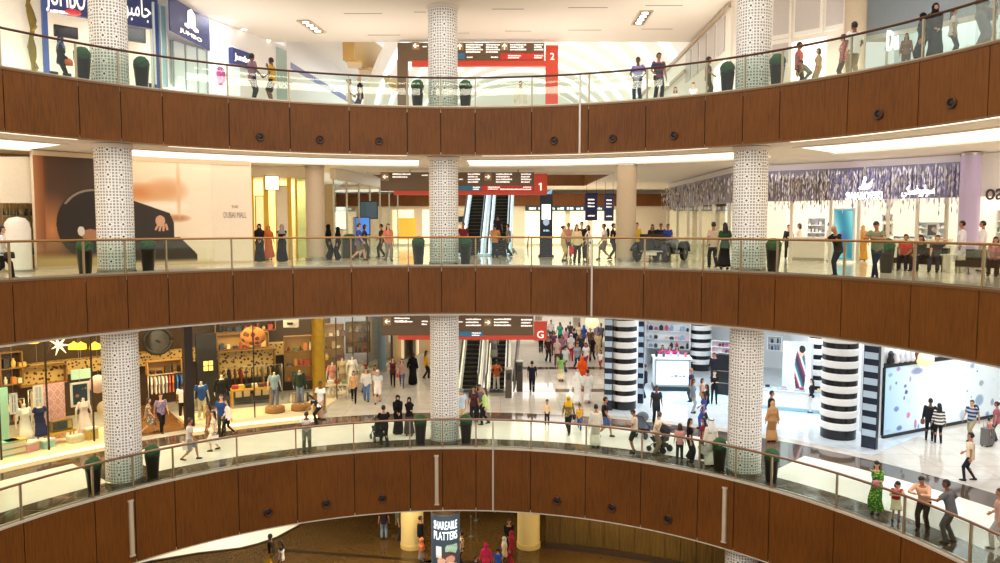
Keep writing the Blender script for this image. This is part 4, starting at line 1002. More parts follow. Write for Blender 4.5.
# corridor side of the same shop
A = pol(RS, aR); B = atz(392, 362, G)
mb = MB(); mb.slab(A, B, G+.16, L1B, .02); mb.m = 1
for i in range(6):
    c = Vector((A.x, A.y)).lerp(Vector((B.x, B.y)), i/5); mb.box((c.x, c.y, (G+L1B)/2), (.06, .06, L1B-G-.2))
mb.m = 2; d = (Vector((B.x-A.x, B.y-A.y))).normalized(); nn = Vector((-d.y, d.x))*1.2
mb.prism([(A.x, A.y), (B.x, B.y), (B.x+nn.x, B.y+nn.y), (A.x+nn.x, A.y+nn.y)], G, G+.15); struct(mb, 'window_3', [glass_mat('side_glass', '#fbfdfa', .12), pm('#6d6150', .4, .4), pm('#f3e4c6', .4)], False, 'glass side of the clothes shop along the corridor')
B2 = atz(448, 345, G); mb = MB(); mb.slab(B, B2, G, L1B, .2); mb.m = 1
for i in range(4):
    c = Vector((B.x, B.y)).lerp(Vector((B2.x, B2.y)), .15+i*.25); mb.box((c.x+.14, c.y, G+1.6), (.08, 1.6, 3.0))
mb.m = 2; c = Vector((B.x, B.y)).lerp(Vector((B2.x, B2.y)), .3); mb.box((c.x+.2, c.y, G+1.9), (.2, 2.2, 3.6))
struct(mb, 'wall_corridor', [pm('#cdb691', .6), LAMP('#ffe7b8', .5), BLACK], False, 'shop fronts along the left of the ground floor corridor')
mb = MB(); mb.slab((-14, 80), (24, 80), G, L1B, .3); mb.m = 1
for i in range(8): mb.box((-10+i*4, 79.8, G+1.7), (3.2, .1, 2.8))
struct(mb, 'wall_back', [pm('#e5d9c7', .6), LAMP('#fff4e0', .9)], False, 'bright shop fronts at the far end of the ground floor')
# window display on the left
def stand_board(*a, **k): return arcboard(*a, **k)
def pinkpat(u, v):
    x, y = u*3, v*6; d = abs((x % 1)-.5)+abs((y % 1)-.5)
    return hexc('#f6d9d2') if .38 < d < .52 or d < .12 else hexc('#e8a9a0')
t = stand_board('patterned_screen', 'pink screen with pale diamond pattern in the shop window', 'screen', 44, 66, 383, 432, 22.9, pm('#e2a49a', .6), z0=G+.165)
a, b, z0, z1 = board(44, 66, 383, 432, 22.9); w = 22.9*(b-a); h = z1-(G+.165)
printed('printed_sheet', pinkpat, (-w/2, -.05, .02), (w, 0, 0), (0, 0, h-.04), 60, 100, vcol_mat('paper', 0, .6), t, .01)
stand_board('mint_panel', 'mint green panel at the left end of the shop window', 'panel', 0, 10, 387, 440, 23.0, pm('#a8dcc9', .6), z0=G+.165)
MF = pm('#f4efe6', .5)
def window_frame(label, px0, px1, y0, y1, r, pic, bars=True):
    a, b, z0, z1 = board(px0, px1, y0, y1, r); m = (a+b)/2; w = r*(b-a); h = z1-z0; t = thing('picture_frame', label, 'frame', pol(r, m, z0), -m)
    mb = MB()
    for x in (-w/2+.04, w/2-.04): mb.box((x, 0, h/2), (.08, .06, h))
    for z in (.04, h-.04): mb.box((0, 0, z), (w, .06, .08))
    if bars: mb.box((0, 0, h/2), (.05, .05, h)); mb.box((0, 0, h/2), (w, .05, .05))
    mb.build('frame', MF, t); MB().box((0, .03, h/2), (w-.1, .02, h-.1)).build('picture', pic, t); MB().tube([(0, 0, h), (0, 0, L1B-z0)], .006, 5).build('cord', STEEL, t)
window_frame('white hanging window frame beside the mint panel', 10, 18, 393, 414, 22.3, pm('#7d8a86', .4)); window_frame('white framed dark picture hanging in the shop window', 71, 90, 382, 406, 22.4, cloth('pat:#3b4a52:#b88a4a:5'), False)
window_frame('white hanging window frame behind the navy mannequin', 34, 44, 385, 412, 22.7, pm('#cfd8d2', .5))
table('yellow low table carrying an old television in the shop window', 61, 446, 22.2, 1.0, .5, .5, '#e2b233')
a = tpx(61, 440, 22.2); t = thing('television', 'old wooden television on the yellow table', 'television', pol(22.2, a, G+.165+.5), -a); MB().box((0, 0, .24), (.8, .4, .42)).build('case', pm('#8a6a3a', .45), t); MB().box((-.08, -.21, .25), (.52, .03, .32)).build('screen', pm('#4a5248', .2), t); MB().box((.29, -.21, .25), (.14, .02, .3)).build('control_panel', pm('#c7a662', .4), t)
for x in (-.3, .3): MB().box((x, 0, .015), (.06, .3, .03)).build('foot', BLACK, t)
for px, py, c, lab in ((8, 462, '#8fd8bd', 'mint storage box at the left end of the shop window'), (16, 466, '#d9b35a', 'yellow wooden crate in the left shop window')):
    a = tpx(px, py, 21.9); t = thing('crate', lab, 'box', pol(21.9, a, G+.165), -a); MB().box((0, 0, .28), (.7, .5, .56)).build('body', pm(c, .5), t)
    for z in (.16, .4): MB().box((0, -.26, z), (.6, .03, .18)).build('panel', pm('#f0e3c2', .5), t)
t = arcboard('hanging_sign', 'mint hanging board above the framed picture', 'sign', 71, 92, 369, 379, 23.2, pm('#bfe6d2', .5)); MB().tube([(0, 0, .3), (0, 0, 3)], .008, 5).build('cord', STEEL, t)
for px, py, s, c, lab in ((98, 384, .36, '#e9bcae', 'pale pink paper balloon hanging in the shop window'), (104, 408, .28, '#d8c39a', 'beige paper balloon hanging lower in the shop window')):
    o_ = atr(px, py, 22.6); t = thing('paper_balloon', lab, 'decoration', o_); MB().ell((0, 0, 0), (s, s, s*1.1), 18, 12).build('globe', pm(c, .6), t, 1); MB().tube([(0, 0, s), (0, 0, L1B-o_.z)], .006, 5).build('cord', STEEL, t)
o_ = atr(59, 345, 21.0); t = thing('star_lamp', 'white star shaped lamp hanging over the left shop window', 'lamp', o_); mb = MB()
for i in range(7):
    v = Vector((math.cos(i*.9), .3*math.sin(i*2.1), math.sin(i*.9))).normalized(); mb.tube([(0, 0, 0), v*.42], [.07, .01], 6)
mb.build('star', LAMP('#fff0c0', 1.0), t); MB().tube([(0, 0, .1), (0, 0, L1B-o_.z)], .006, 5).build('cord', STEEL, t)
for i, (px, py) in enumerate(((6, 346), (33, 343), (74, 349), (81, 349), (95, 349))):
    o_ = atr(px, py, 25.5); t = thing('pendant_lamp', 'yellow pendant lamp in the dark left part of the clothes shop, %s from the left' % order[i], 'lamp', o_, 0, 'yellow pendant lamps'); MB().lathe([(.24, 0), (.22, .22), (.06, .3), (.02, .34)], n=16).build('shade', LAMP('#ffc93a', 1.6), t, .6); MB().tube([(0, 0, .3), (0, 0, L1B-o_.z)], .01, 5).build('cord', BLACK, t)
o_ = atr(158, 341, 25.8); t = thing('round_mirror', 'large round dark rimmed mirror over the shop doorway', 'mirror', o_, -th(o_)); mb = MB(); mb.tube([(.62*math.cos(i*PI/14), 0, .62*math.sin(i*PI/14)) for i in range(29)], .09, 8); mb.build('rim', pm('#1c1a16', .5), t, 1); mb = MB(); mb.extr([(.55*math.cos(i*PI/12), .55*math.sin(i*PI/12)) for i in range(24)], (0, .02, 0), (1, 0, 0), (0, 0, 1), .02); mb.build('glass', pm('#8d8270', .1, .9), t)
MB().box((0, .3, 0), (.1, 1.2, .1)).build('bracket', BLACK, t)
for x in range(2):
    px, py, lab = ((275, 411, 'round wooden plinth under the mannequin in a pale shirt'), (301, 407, 'round wooden plinth under the mannequin in a green jacket'))[x]
    a = tpx(px, py, 22.1); t = thing('plinth', lab, 'plinth', pol(22.1, a, G+.165), -a); MB().lathe([(.46, 0), (.46, .22), (.44, .25)], n=24).build('drum', pm('#a9743a', .5), t, .6); MB().lathe([(.47, .0), (.47, .05)], n=24).build('base', pm('#7d5224', .5), t, .6)
# decorations hung high in the right window
for px, py, s, lab in ((253, 336, .52, 'large round orange and brown hanging ornament in the clothes shop'), (291, 323, .3, 'white camera shaped ornament near the top of the clothes shop')):
    o_ = atr(px, py, 24.0); t = thing('hanging_ornament', lab, 'decoration', o_)
    if s > .4: MB().ell((0, 0, 0), (s*1.2, s*.6, s*.9), 18, 12).build('body', cloth('pat:#c97a3a:#6b3a1c:3'), t, 1)
    else: MB().box((0, 0, 0), (.7, .3, .42)).build('body', pm('#f1e9dc', .5), t); MB().lathe([(.14, -.0), (.14, .1)], n=16, c=(0, -.2, -.05)).build('lens', BLACK, t)
    MB().tube([(0, 0, s*.5), (0, 0, L1B-o_.z)], .01, 5).build('cord', BLACK, t)
# ------------------------------------------------------------------ ground floor, right: beauty shop with striped columns
WG = floor_mat('white_gloss', '#ccd8e2', '#e2eaf0', .08, 1.2, '#b9c6d2'); a0, a1 = tpx(606, 405, 21.3), tpx(872, 440, 21.3)
mb = MB(); mb.arc(21.3, 38, G-.01, G+.006, a0, a1); struct(mb, 'floor', WG, False, 'white glossy floor of the beauty shop')
WHW = pm('#f3f6f8', .5, 0, .02); mb = MB(); mb.arc(37.5, 37.8, G, L1B, a0-.02, a1+.1); mb.slab(pol(23.6, a0+.02), pol(37.6, a0), G, L1B, .15); mb.slab((15.9, 33.4), (17.5, 47), G, L1B, .15)
struct(mb, 'wall_beauty_shop', WHW, False, 'white walls of the beauty shop')
WS, BS = pm('#f8f8f6', .35), pm('#15171c', .25)
def striped(label, p, rad, z1=L1B-.02, per=.53):
    t = thing('striped_column', label, 'column', (p.x, p.y, G)); w = MB(); k = MB(); h = z1-G; z = .0; k.lathe([(rad-.02, 0), (rad-.02, .42)], n=32); z = .42
    while z < h-.05:
        e = min(h, z+per*.56); w.lathe([(rad, z), (rad+.025, z+.03), (rad+.025, e-.03), (rad, e)], n=32); f = min(h, e+per*.44)
        if f > e: k.lathe([(rad-.02, e), (rad-.02, f)], n=32)
        z = f
    w.build('white_band', WS, t, .6); k.build('black_band', BS, t, .6)
striped('black and white striped round column left of the beauty shop', atz(625, 410, G)+Vector((0, .5, 0)), .64); striped('broad black and white striped round column right of the beauty shop', atz(845, 441, G)+Vector((0, .7, 0)), .73)
striped('striped round column deep inside the beauty shop', atz(702, 371, G)+Vector((0, .5, 0)), .66); striped('striped round column just behind the broad right one', atz(821, 405, G)+Vector((0, .5, 0)), .5)
REFLBAND = pm('#b9cfe2', .3)  # stripe reflections in the dark glass, painted on as pale bands
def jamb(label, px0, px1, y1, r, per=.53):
    a, b = tpx(px0, y1, r), tpx(px1, y1, r); m = (a+b)/2; w = r*(b-a); t = thing('reflection_panel', label, 'panel', pol(r, m, G), -m); h = L1B-.03-G; MB().box((0, .1, h/2), (w, .2, h)).build('board', pm('#1e2a3d', .2), t); mb = None; z = .5
    while z < h-.2: MB().box((0, -.005, z+.14), (w*.92, .02, .27)).build('painted_reflection', REFLBAND, t); z += per
jamb('dark glossy panel with painted stripe reflections left of the striped column', 604, 612, 405, 22.2); jamb('narrow dark panel with painted stripe reflections right of the left striped column', 637.5, 643, 400, 24.2); jamb('dark glossy wall panel with painted stripe reflections right of the broad column', 861, 876, 440, 22.2)
# shelves of perfume boxes along the white wall
def prodwall(label, px0, px1, y0, y1, r, rows, per, cols, seed):
    a, b, z0, z1 = board(px0, px1, y0, y1, r); m = (a+b)/2; w = r*(b-a); h = z1-z0; t = thing('product_shelf', label, 'shelf', pol(r, m, z0), -m); MB().box((0, .2, h/2), (w, .04, h)).build('back_panel', WHW, t); qq = random.Random(seed)
    for i in range(rows+1): MB().box((0, 0, h*i/rows), (w, .4, .035)).build('board', WS, t)
    for x in (-w/2, w/2): MB().box((x, 0, h/2), (.04, .4, h)).build('side_panel', WS, t)
    wp0 = Matrix.Translation(t.location) @ Matrix.Rotation(-m, 4, 'Z')
    for i in range(rows):
        for k in range(per):
            if qq.random() < .25: continue
            ww = w/per*qq.uniform(.4, .8); hh = h/rows*qq.uniform(.3, .75); o = thing('product_box', 'small cosmetics box or bottle standing on the white beauty shop shelves', 'cosmetics', wp0 @ Vector((-w/2+(k+.5)*w/per, -.06, h*i/rows+.018)), -m, 'cosmetics on the beauty shop shelves')
            mb = MB(); mb.box((0, 0, hh*.4), (ww, .16, hh*.8)); mb.box((0, 0, hh*.9), (ww*.45, .08, hh*.2)); mb.build('body', pm(qq.choice(cols), .4), o)
PC = ['#1c1d22', '#3b4252', '#d9a5b5', '#8aa3c4', '#c7496a', '#26304a', '#e9c9a0']
prodwall('white shelf of cosmetics at the back left of the beauty shop', 643, 690, 322, 348, 34, 3, 9, PC, 1); prodwall('white shelf of pink cosmetics beside the inner striped column', 712, 731, 341, 358, 33, 3, 6, ['#d97aa0', '#e9a5c0', '#7a3a5c', '#b56a9a'], 2); prodwall('white shelf of small bottles right of the lattice column', 768, 782, 336, 350, 34, 2, 5, PC, 3)
prodwall('white shelf of cosmetics above the shop interior by the broad column', 790, 812, 332, 344, 35, 2, 6, PC, 5)
mb = MB(); a, b, z0, z1 = board(716, 731, 355, 394, 28); m = (a+b)/2; t = thing('tall_cabinet', 'tall black cabinet inside the beauty shop beside the lattice column', 'cabinet', pol(28, m, G+.007), -m); h = z1-G; w = 28*(b-a); MB().box((0, .25, h/2), (w, .5, h)).build('body', BS, t)
for z in (.3, .6): MB().box((0, -.01, h*z), (w*.9, .03, .03)).build('trim', STEEL, t)
# white display counter
q0 = atz(672, 391, G); t = thing('display_counter', 'white glowing display counter in the middle of the beauty shop', 'counter', (q0.x, q0.y, G+.007), -.1)
w = 34/771*44; MB().box((0, .5, .12), (w*1.05, 1.2, .24)).build('plinth', pm('#2a3138', .4), t); MB().box((0, .5, 1.0), (w, 1.1, 1.5)).build('body', WS, t)
MB().box((0, -.07, 1.0), (w*.86, .03, 1.2)).build('light_panel', LAMP('#f4fbff', 1.1), t); mb = MB()
for x in (-.47, .47): mb.box((x*w, -.08, 1.0), (.07, .05, 1.5))
for z in (.3, 1.72): mb.box((0, -.08, z), (w*.98, .05, .07))
mb.build('frame', pm('#9fb0ba', .3, .5), t); MB().box((0, .5, 1.79), (w*1.08, 1.25, .08)).build('counter_top', pm('#dfe6ea', .2), t)
mb = MB(); greek(mb, (-.1, -.09, .8), (1, 0, 0), (0, 0, 1), .8, .1, 5); mb.build('lettering', pm('#7b8894', .5), t)
for k in range(5): o = thing('perfume_tester', 'small bottle standing on the white beauty counter', 'cosmetics', t.location+Vector((-.8+k*.4, .4, 1.832)), 0, 'testers on the beauty counter'); MB().lathe([(.07, 0), (.07, .18), (.03, .22), (.03, .3)], n=10).build('body', pm(PC[k], .3), o, .6)
for px, py, rx, lab in ((697, 398, 2.0, 'pale blue round mat printed on the beauty shop floor, left one'), (795, 396, 2.4, 'pale blue round mat printed on the beauty shop floor, behind the broad column')):
    c = atz(px, py, G); t = thing('round_mat', lab, 'mat', (c.x, c.y, G+.007)); MB().lathe([(rx, 0), (rx, .012)], n=40).build('sheet', cloth('pat:#b9d9e6:#e6f2f6:1.2'), t); MB().lathe([(rx*.93, .012), (rx*.93, .016), (rx*.88, .016), (rx*.88, .012)], n=40, caps=False).build('border', pm('#8fb6c9', .4), t)
c = atz(790, 411, G); t = thing('curved_counter', 'long low white counter in front of the beauty shop poster', 'counter', (c.x, c.y, G+.007), -.45); mb = MB(); mb.box((0, .4, .45), (3.4, .7, .9)); mb.build('body', WS, t); MB().box((0, .4, .93), (3.6, .85, .06)).build('counter_top', pm('#cfe3ee', .15), t); MB().box((0, .03, .08), (3.4, .04, .14)).build('plinth', pm('#9fd0e6', .3), t)
for k in range(4): o = thing('product_tray', 'small tray of cosmetics on the low white counter', 'tray', Matrix.Translation(t.location) @ Matrix.Rotation(-.45, 4, 'Z') @ Vector((-1.2+k*.8, .4, .962)), -.45, 'trays on the low counter'); MB().box((0, 0, .03), (.5, .4, .06)).build('tray', pm('#b7c4cc', .3), o); MB().box((.08, 0, .11), (.2, .2, .1)).build('pack', pm(PC[(k*2) % 7], .4), o)
def model(u, v):
    c = blend(hexc('#dfe3e6'), hexc('#aab4bc'), v)
    def el(cx, cy, rx, ry): return ((u-cx)/rx)**2+((v-cy)/ry)**2
    if u < .28: c = blend(hexc('#9fd8cf'), hexc('#dfeef0'), v)
    if el(.62, .55, .2, .38) < 1: c = hexc(('#26313f', '#7a2c4a', '#c9c2c6', '#1f6f78', '#3a2a4a')[int((u*14+v*11)) % 5])
    if el(.66, .86, .09, .07) < 1: c = hexc('#caa38c')
    if el(.68, .91, .11, .06) < 1: c = hexc('#1d1a1c')
    if v < .2 and (.5 < u < .6 or .68 < u < .78): c = hexc('#33383f')
    return c
a, b, z0, z1 = board(782, 810, 342, 398, 27.5); m = (a+b)/2; w, h = 27.5*(b-a), z1-G-.01; t = thing('lightbox_poster', 'tall lit poster of a figure in a colourful coat inside the beauty shop', 'poster', pol(27.5, m, G+.008), -m); MB().box((0, .1, h/2), (w+.1, .16, h)).build('box', pm('#c9ced2', .4), t)
printed('printed_sheet', model, (-w/2, .0, .05), (w, 0, 0), (0, 0, h-.1), 60, 110, vcol_mat('lit_poster', .7), t, .02)
# advertising wall on the right
A, B = atz(878, 437.5, G), atz(1000, 414, G); A = Vector((A.x, A.y)); B = Vector((B.x, B.y)); D = (B-A).normalized(); B = A+D*16; NL = Vector((D.y, -D.x))
mb = MB(); mb.slab(A, B, G, L1B-.02, .3); mb.m = 1; z1 = atwall(881, 367, A, B).z; n3 = NL*.2
mb.slab(A+n3, B+n3, G, G+.14, .12); mb.slab(A+n3, B+n3, z1, z1+.18, .14); struct(mb, 'wall_advertising', [pm('#e3e7ea', .5), pm('#1c1e22', .4)], False, 'long wall carrying the cosmetics advertisement')
qa = random.Random(21); blobs = []
def ppos(px, py): w = atwall(px, py, A+n3, B+n3); return ((Vector((w.x, w.y))-A).dot(D)/16, (w.z-G-.14)/(z1-G-.14))
for px, py, rx, ry, c in ((890, 375, 2.2, 2.2, '#9fb8e0'), (898, 369, 2, 2.5, '#b79ad0'), (917, 371, 6, 4, '#a9b6e6'), (896, 383, 1, 1.6, '#5d6f9c'), (905, 386, 1.4, 1.8, '#6a6f9e'), (910, 379, 1.2, 3.2, '#c4b3c6'), (890, 388, 1.3, 3, '#b3a9c9'), (906, 392, 1.6, 2.4, '#4d5b8c'), (904, 398, 1, 2, '#6b6f86'), (896, 409, 2.6, 3, '#7c9ad0'), (908, 415, 2, 3.4, '#f08fb0'), (899, 428, 2.8, 3, '#6f86c9'), (915, 424, 1.6, 5, '#c48fb3'), (916, 431, 2.4, 3, '#5b8fc0'), (918, 427, 1.2, 4, '#8ac0e0'), (972, 366, 2.4, 3, '#a9c4d6'), (977, 371, 1, 1, '#5a6a80'), (981, 383, 2.6, 3.4, '#b6c0cc'), (979, 400, 4.5, 6.5, '#a9c6d8'), (992, 402, 2, 4, '#b6b9e0'), (987, 414, 2, 3, '#a0b8e0'), (962, 415, 3, 6, '#cfe0ec'), (967, 391, 1.2, 1.2, '#c0b8b0'), (971, 397, 1, 1, '#9a90a0'), (887, 431, 3, 2, '#d0d8e8')):
    u, v = ppos(px, py); u2, v2 = ppos(px+rx, py-ry); blobs.append((u, v, 1.05*abs(u2-u), 1.05*abs(v2-v), blend(hexc(c), (.1, .12, .3), .15)))
def adwall(u, v):
    x = u*16; c = blend(hexc('#a9cfe4'), hexc('#dfeef4'), min(1, x/2.6)) if x < 3 else hexc('#e2eff4')
    for bu, bv, ru, rv, col in blobs:
        d = ((u-bu)/ru)**2+((v-bv)/rv)**2
        if d < 1: c = blend(col, c, .35 if d > .55 else .0)
    s = math.sin(x*3.1+v*4)*math.sin(v*19+x*1.2)
    if 4 < x < 8 and .45 < v < .85 and s > .93: c = blend(c, hexc('#c4dbe4'), .7)
    return c
o = thing('advertising_panel', 'huge pale lit advertisement scattered with cosmetics on the right wall', 'advertisement', (A.x+n3.x, A.y+n3.y, G+.14), math.atan2(D.y, D.x))
printed('printed_sheet', adwall, (0, 0, 0), (16, 0, 0), (0, 0, z1-G-.14), 420, 90, vcol_mat('lit_wall', .3, .3), o, .03)
mb = MB(); mb.box((0, .02, (z1-G)/2-.07), (.1, .08, z1-G-.14)); mb.build('frame', BS, o)
# things above the advertisement, seen under the fascia
for i in range(7):
    px = 884+i*5.2; w = atwall(px, 361, A, B); o = thing('display_figure', 'small dark and white display piece in the row above the cosmetics advertisement', 'display', (w.x+n3.x*1.6, w.y+n3.y*1.6, z1+.18), R.uniform(0, 3), 'display pieces above the advertisement'); MB().lathe([(.1, 0), (.16, .1), (.1, .3), (.13, .42), (.05, .55)], n=12).build('body', pm(R.choice(('#22232a', '#d9dbe0', '#6a4a44', '#f0f0f0')), .5), o, 1)
for px, py, lab in ((925, 359, 'round golden pendant lamp in front of the cosmetics advertisement'), (592, 322, 'round golden pendant lamp over the ground floor crowd')):
    c = aty(px, py, 33 if px > 800 else 47); t = thing('globe_lamp', lab, 'lamp', c); s = .36 if px > 800 else .42; MB().ell((0, 0, 0), (s, s, s*.95), 20, 14).build('globe', LAMP('#ffd9a0', .9), t, 1); MB().lathe([(s*.75, s*.62), (s*.5, s*.85), (s*.1, s*1.1)], n=16).build('cap', GOLD, t, 1)
    if L1B-c.z > s: MB().tube([(0, 0, s), (0, 0, L1B-c.z)], .015, 6).build('cord', BLACK, t)
# ------------------------------------------------------------------ middle level, left: mural, hoarding, gold shop
RM = 19.8
def mural(u, v):
    px = 37+u*176; py = 271-v*114
    def el(cx, cy, rx, ry): return ((px-cx)/rx)**2+((py-cy)/ry)**2
    def seg(ax, ay, bx, by):
        dx, dy = bx-ax, by-ay; k = max(0, min(1, ((px-ax)*dx+(py-ay)*dy)/(dx*dx+dy*dy))); return math.hypot(px-ax-k*dx, py-ay-k*dy)
    if px < 112:
        c = blend(hexc('#9a5a30'), hexc('#54392a'), (px-40)/10)
        c = blend(c, hexc('#4b3829'), (px-60)/20) if px > 50 else c
        c = blend(hexc('#d08a50'), c, math.sqrt(el(52, 232, 24, 42)))
        if px < 46: c = blend(hexc('#b87a4a'), hexc('#8d5330'), (px-37)/9)
        if el(92, 226, 36, 38) < 1: c = hexc('#2d2420')
        if abs(math.sqrt(el(92, 222, 32, 32))-1) < .035 and py < 205: c = hexc('#9a8a78')
        if el(88, 237, 9, 6) < 1: c = hexc('#b5805e')
        if el(79, 233, 3.4, 5) < 1: c = hexc('#e9e2d6')
        if py > 254: c = blend(c, hexc('#cbb077'), (py-254)/8)
        return c
    c = blend(hexc('#f2dcbc'), hexc('#f7e8d2'), (px-134)/60)
    c = blend(hexc('#d98e54'), c, el(138, 191, 34, 12)); c = blend(hexc('#e0a878'), c, el(165, 188, 26, 16))
    c = blend(hexc('#fbf2e2'), c, el(166, 206, 30, 7)); c = blend(hexc('#c08a5e'), c, el(176, 219, 16, 5)); c = blend(hexc('#e6bd92'), c, el(178, 186, 3, 40))
    top = 198+(px-134)*.36 if px < 168 else 210+(px-168)*2.6
    if px < 172 and py > top+3: c = hexc('#332a25')
    if px < 196 and py > 240+max(0, px-178)*1.1: c = hexc('#3b332c')
    if el(158, 222, 5, 6) < 1: c = hexc('#d9a888')
    for k in range(4):
        if seg(156+k*2.6, 226, 153+k*4, 233-abs(k-1.5)) < 1.1: c = hexc('#d9a888')
    if py > 264: c = blend(c, hexc('#e8d2a6'), (py-264)/5)
    return c
m0, m1 = tpx(37, 265, RM), tpx(213, 265, RM)
t = thing('mural', 'huge curved photographic mural of a dark suited figure on the middle level', 'mural', pol(RM, (m0+m1)/2, 0))
off = t.location.copy()
def mcurve(u, v): return pol(RM-.04, m0+(m1-m0)*u, .02+v*4.2)-off
printed('printed_sheet', mural, None, None, None, 360, 220, vcol_mat('mural_print', 0, .6), t, .01, mcurve)
mb = MB(); mb.arc(RM-.02, RM+.2, 0, L2B-.02, m0, tpx(252, 265, RM)); mb.m = 1; mb.arc(RM-.05, RM+.2, 0, .1, m0, tpx(252, 265, RM)); mb.arc(RM-.06, RM+.22, 4.22, L2B-.02, m0, tpx(252, 265, RM))
h1 = tpx(252, 265, RM); mb.m = 0; mb.slab(pol(RM, h1), pol(23.5, h1), 0, L2B-.02, .12)
struct(mb, 'wall_hoarding', [pm('#f3e3cf', .6), pm('#d9c3a2', .5)], False, 'cream hoarding wall carrying the mural')
wp = atr(235, 215.5, RM-.03); hd = th(wp); RT = Vector((math.cos(hd), -math.sin(hd), 0)); t = thing('wall_lettering', 'small grey words on the cream hoarding right of the mural', 'sign', wp)
GR = pm('#9a8e80', .5); text('DUBAI MALL', .36, face((-.0, -.0, -.1), RT), GR, 'lettering', t, .01, 'CENTER', .95); text('THE', .16, face((0, 0, .32), RT), GR, 'lettering', t, .01)
# far left shop with pale fins
fl = tpx(-60, 265, RM); mb = MB(); mb.arc(22.5, 22.7, 0, L2B, -1.6, m0+.05); struct(mb, 'wall_fin_shop', pm('#b08c4c', .6), False, 'back wall of the shop with pale fins')
t = thing('fin_screen', 'screen of tall cream fins hanging over the far left shop', 'screen', pol(20.3, tpx(15, 215, 20.3), 0)); FIN = pm('#f6ecd8', .5)
for i in range(9):
    px = 1+i*4.0; a, b = atr(px, 157, 20.3), atr(px, 203, 20.3); mb = MB(); mb.box((a.x-t.location.x, a.y-t.location.y, (a.z+b.z)/2), (.2, .3, a.z-b.z), -th(a)); mb.build('fin', FIN, t)
mb = MB(); mb.arc(20.5, 20.6, atr(18, 203, 20.5).z, atr(18, 190, 20.5).z, tpx(0, 200, 20.5), tpx(36, 200, 20.5)); mb.v = [tuple(Vector(v)-t.location) for v in mb.v]; mb.build('gold_band', LAMP('#e9c46a', .5), t)
for i, (px, c) in enumerate(((7, '#6b7a86'), (14, '#b6a04c'), (21, '#7a5a8a'), (27, '#8a7a4a'), (33, '#4f5a52'))):
    q0 = pol(21.2, tpx(px, 265, 21.2), 0); o = thing('display_shelf', 'narrow shelf of glass ornaments in the far left shop, %s from the left' % order[i], 'shelf', q0, -th(q0), 'ornament shelves'); mb = MB()
    for z in (.5, 1.0, 1.5, 2.0, 2.5): mb.box((0, 0, z), (.24, .3, .03))
    for x in (-.12, .12): mb.box((x, 0, 1.3), (.02, .3, 2.6))
    mb.build('frame', STEEL, o); q_ = random.Random(i)
    for z in (.5, 1.0, 1.5, 2.0):
        for x in (-.06, .06): MB().lathe([(.05, 0), (.07, .1), (.03, .2), (.05, .26)], n=10, c=(x, 0, z+.016)).build('ornament', pm(q_.choice((c, '#d8c9a0', '#3e4a44', '#9a8f6a')), .25), o, 1)
q0 = pol(19.0, tpx(19, 268, 19.0), 0); t = thing('display_stand', 'rounded white display stand in front of the far left shop', 'stand', q0, -th(q0)); MB().lathe([(.42, 0), (.42, 1.5), (.38, 1.75), (.25, 1.9), (.02, 1.95)], n=24).build('body', pm('#f4efe6', .4), t, .8); MB().lathe([(.45, 0), (.45, .08)], n=24).build('base', STEEL, t)
# golden jewellery shop
RG = 22.6; g0, g1 = tpx(251, 258, RG), tpx(324, 258, RG)
mb = MB(); mb.arc(25, 25.2, 0, L2B, g0, g1); mb.m = 1; mb.arc(24.9, 24.98, .3, 3.9, tpx(254, 258, 24.9), tpx(290, 258, 24.9)); mb.m = 0; mb.arc(RG, RG+.2, 3.9, L2B, g0, g1)
mb.m = 2
for px, w in ((253, .16), (267, .22), (290, .2), (297, .1)): c = pol(RG, tpx(px, 250, RG), 1.95); mb.box(c, (w, .2, 3.9), -th(c))
struct(mb, 'wall_gold_shop', [pm('#f6e9cc', .5), LAMP('#ffe08a', 1.1), pm('#d9a92e', .3, .5)], False, 'glowing golden shop front with gilt uprights')
mb = MB(); mb.arc(RG-.01, RG+.01, .02, 3.9, tpx(296, 258, RG), tpx(310, 258, RG)); struct(mb, 'window_4', glass_mat('green_glass', '#dfeee4'), False, 'green tinted glass pane of the golden shop')
t = arcboard('shop_sign', 'square white lit sign over the golden shop entrance', 'sign', 265, 279, 176, 190, RG-.2, LAMP('#fffdf5', 1.6), .12, frame=pm('#e2c98a', .4))
t = arcboard('cream_panel', 'tall cream panel in the golden shop front', 'panel', 277, 289, 186, 260, RG-.1, pm('#f8ead0', .5), .1, z0=.0, frame=pm('#d9a92e', .3, .5))
t = arcboard('display_niche', 'lit yellow display niche of the golden shop', 'display case', 256, 266, 196, 236, RG+.4, LAMP('#ffe9b0', .7), .1, frame=pm('#cda338', .3, .5))
pillar('plain beige round column on the middle level between the shops', atz(316, 261, 0)+Vector((-.1, .45, 0)), .43, 0, L2B-.02, pm('#bfac95', .5)); pillar('plain beige round column on the middle level near the black vintage car', atz(625, 262, 0)+Vector((.1, .42, 0)), .44, 0, L2B-.02, pm('#bda98f', .5))
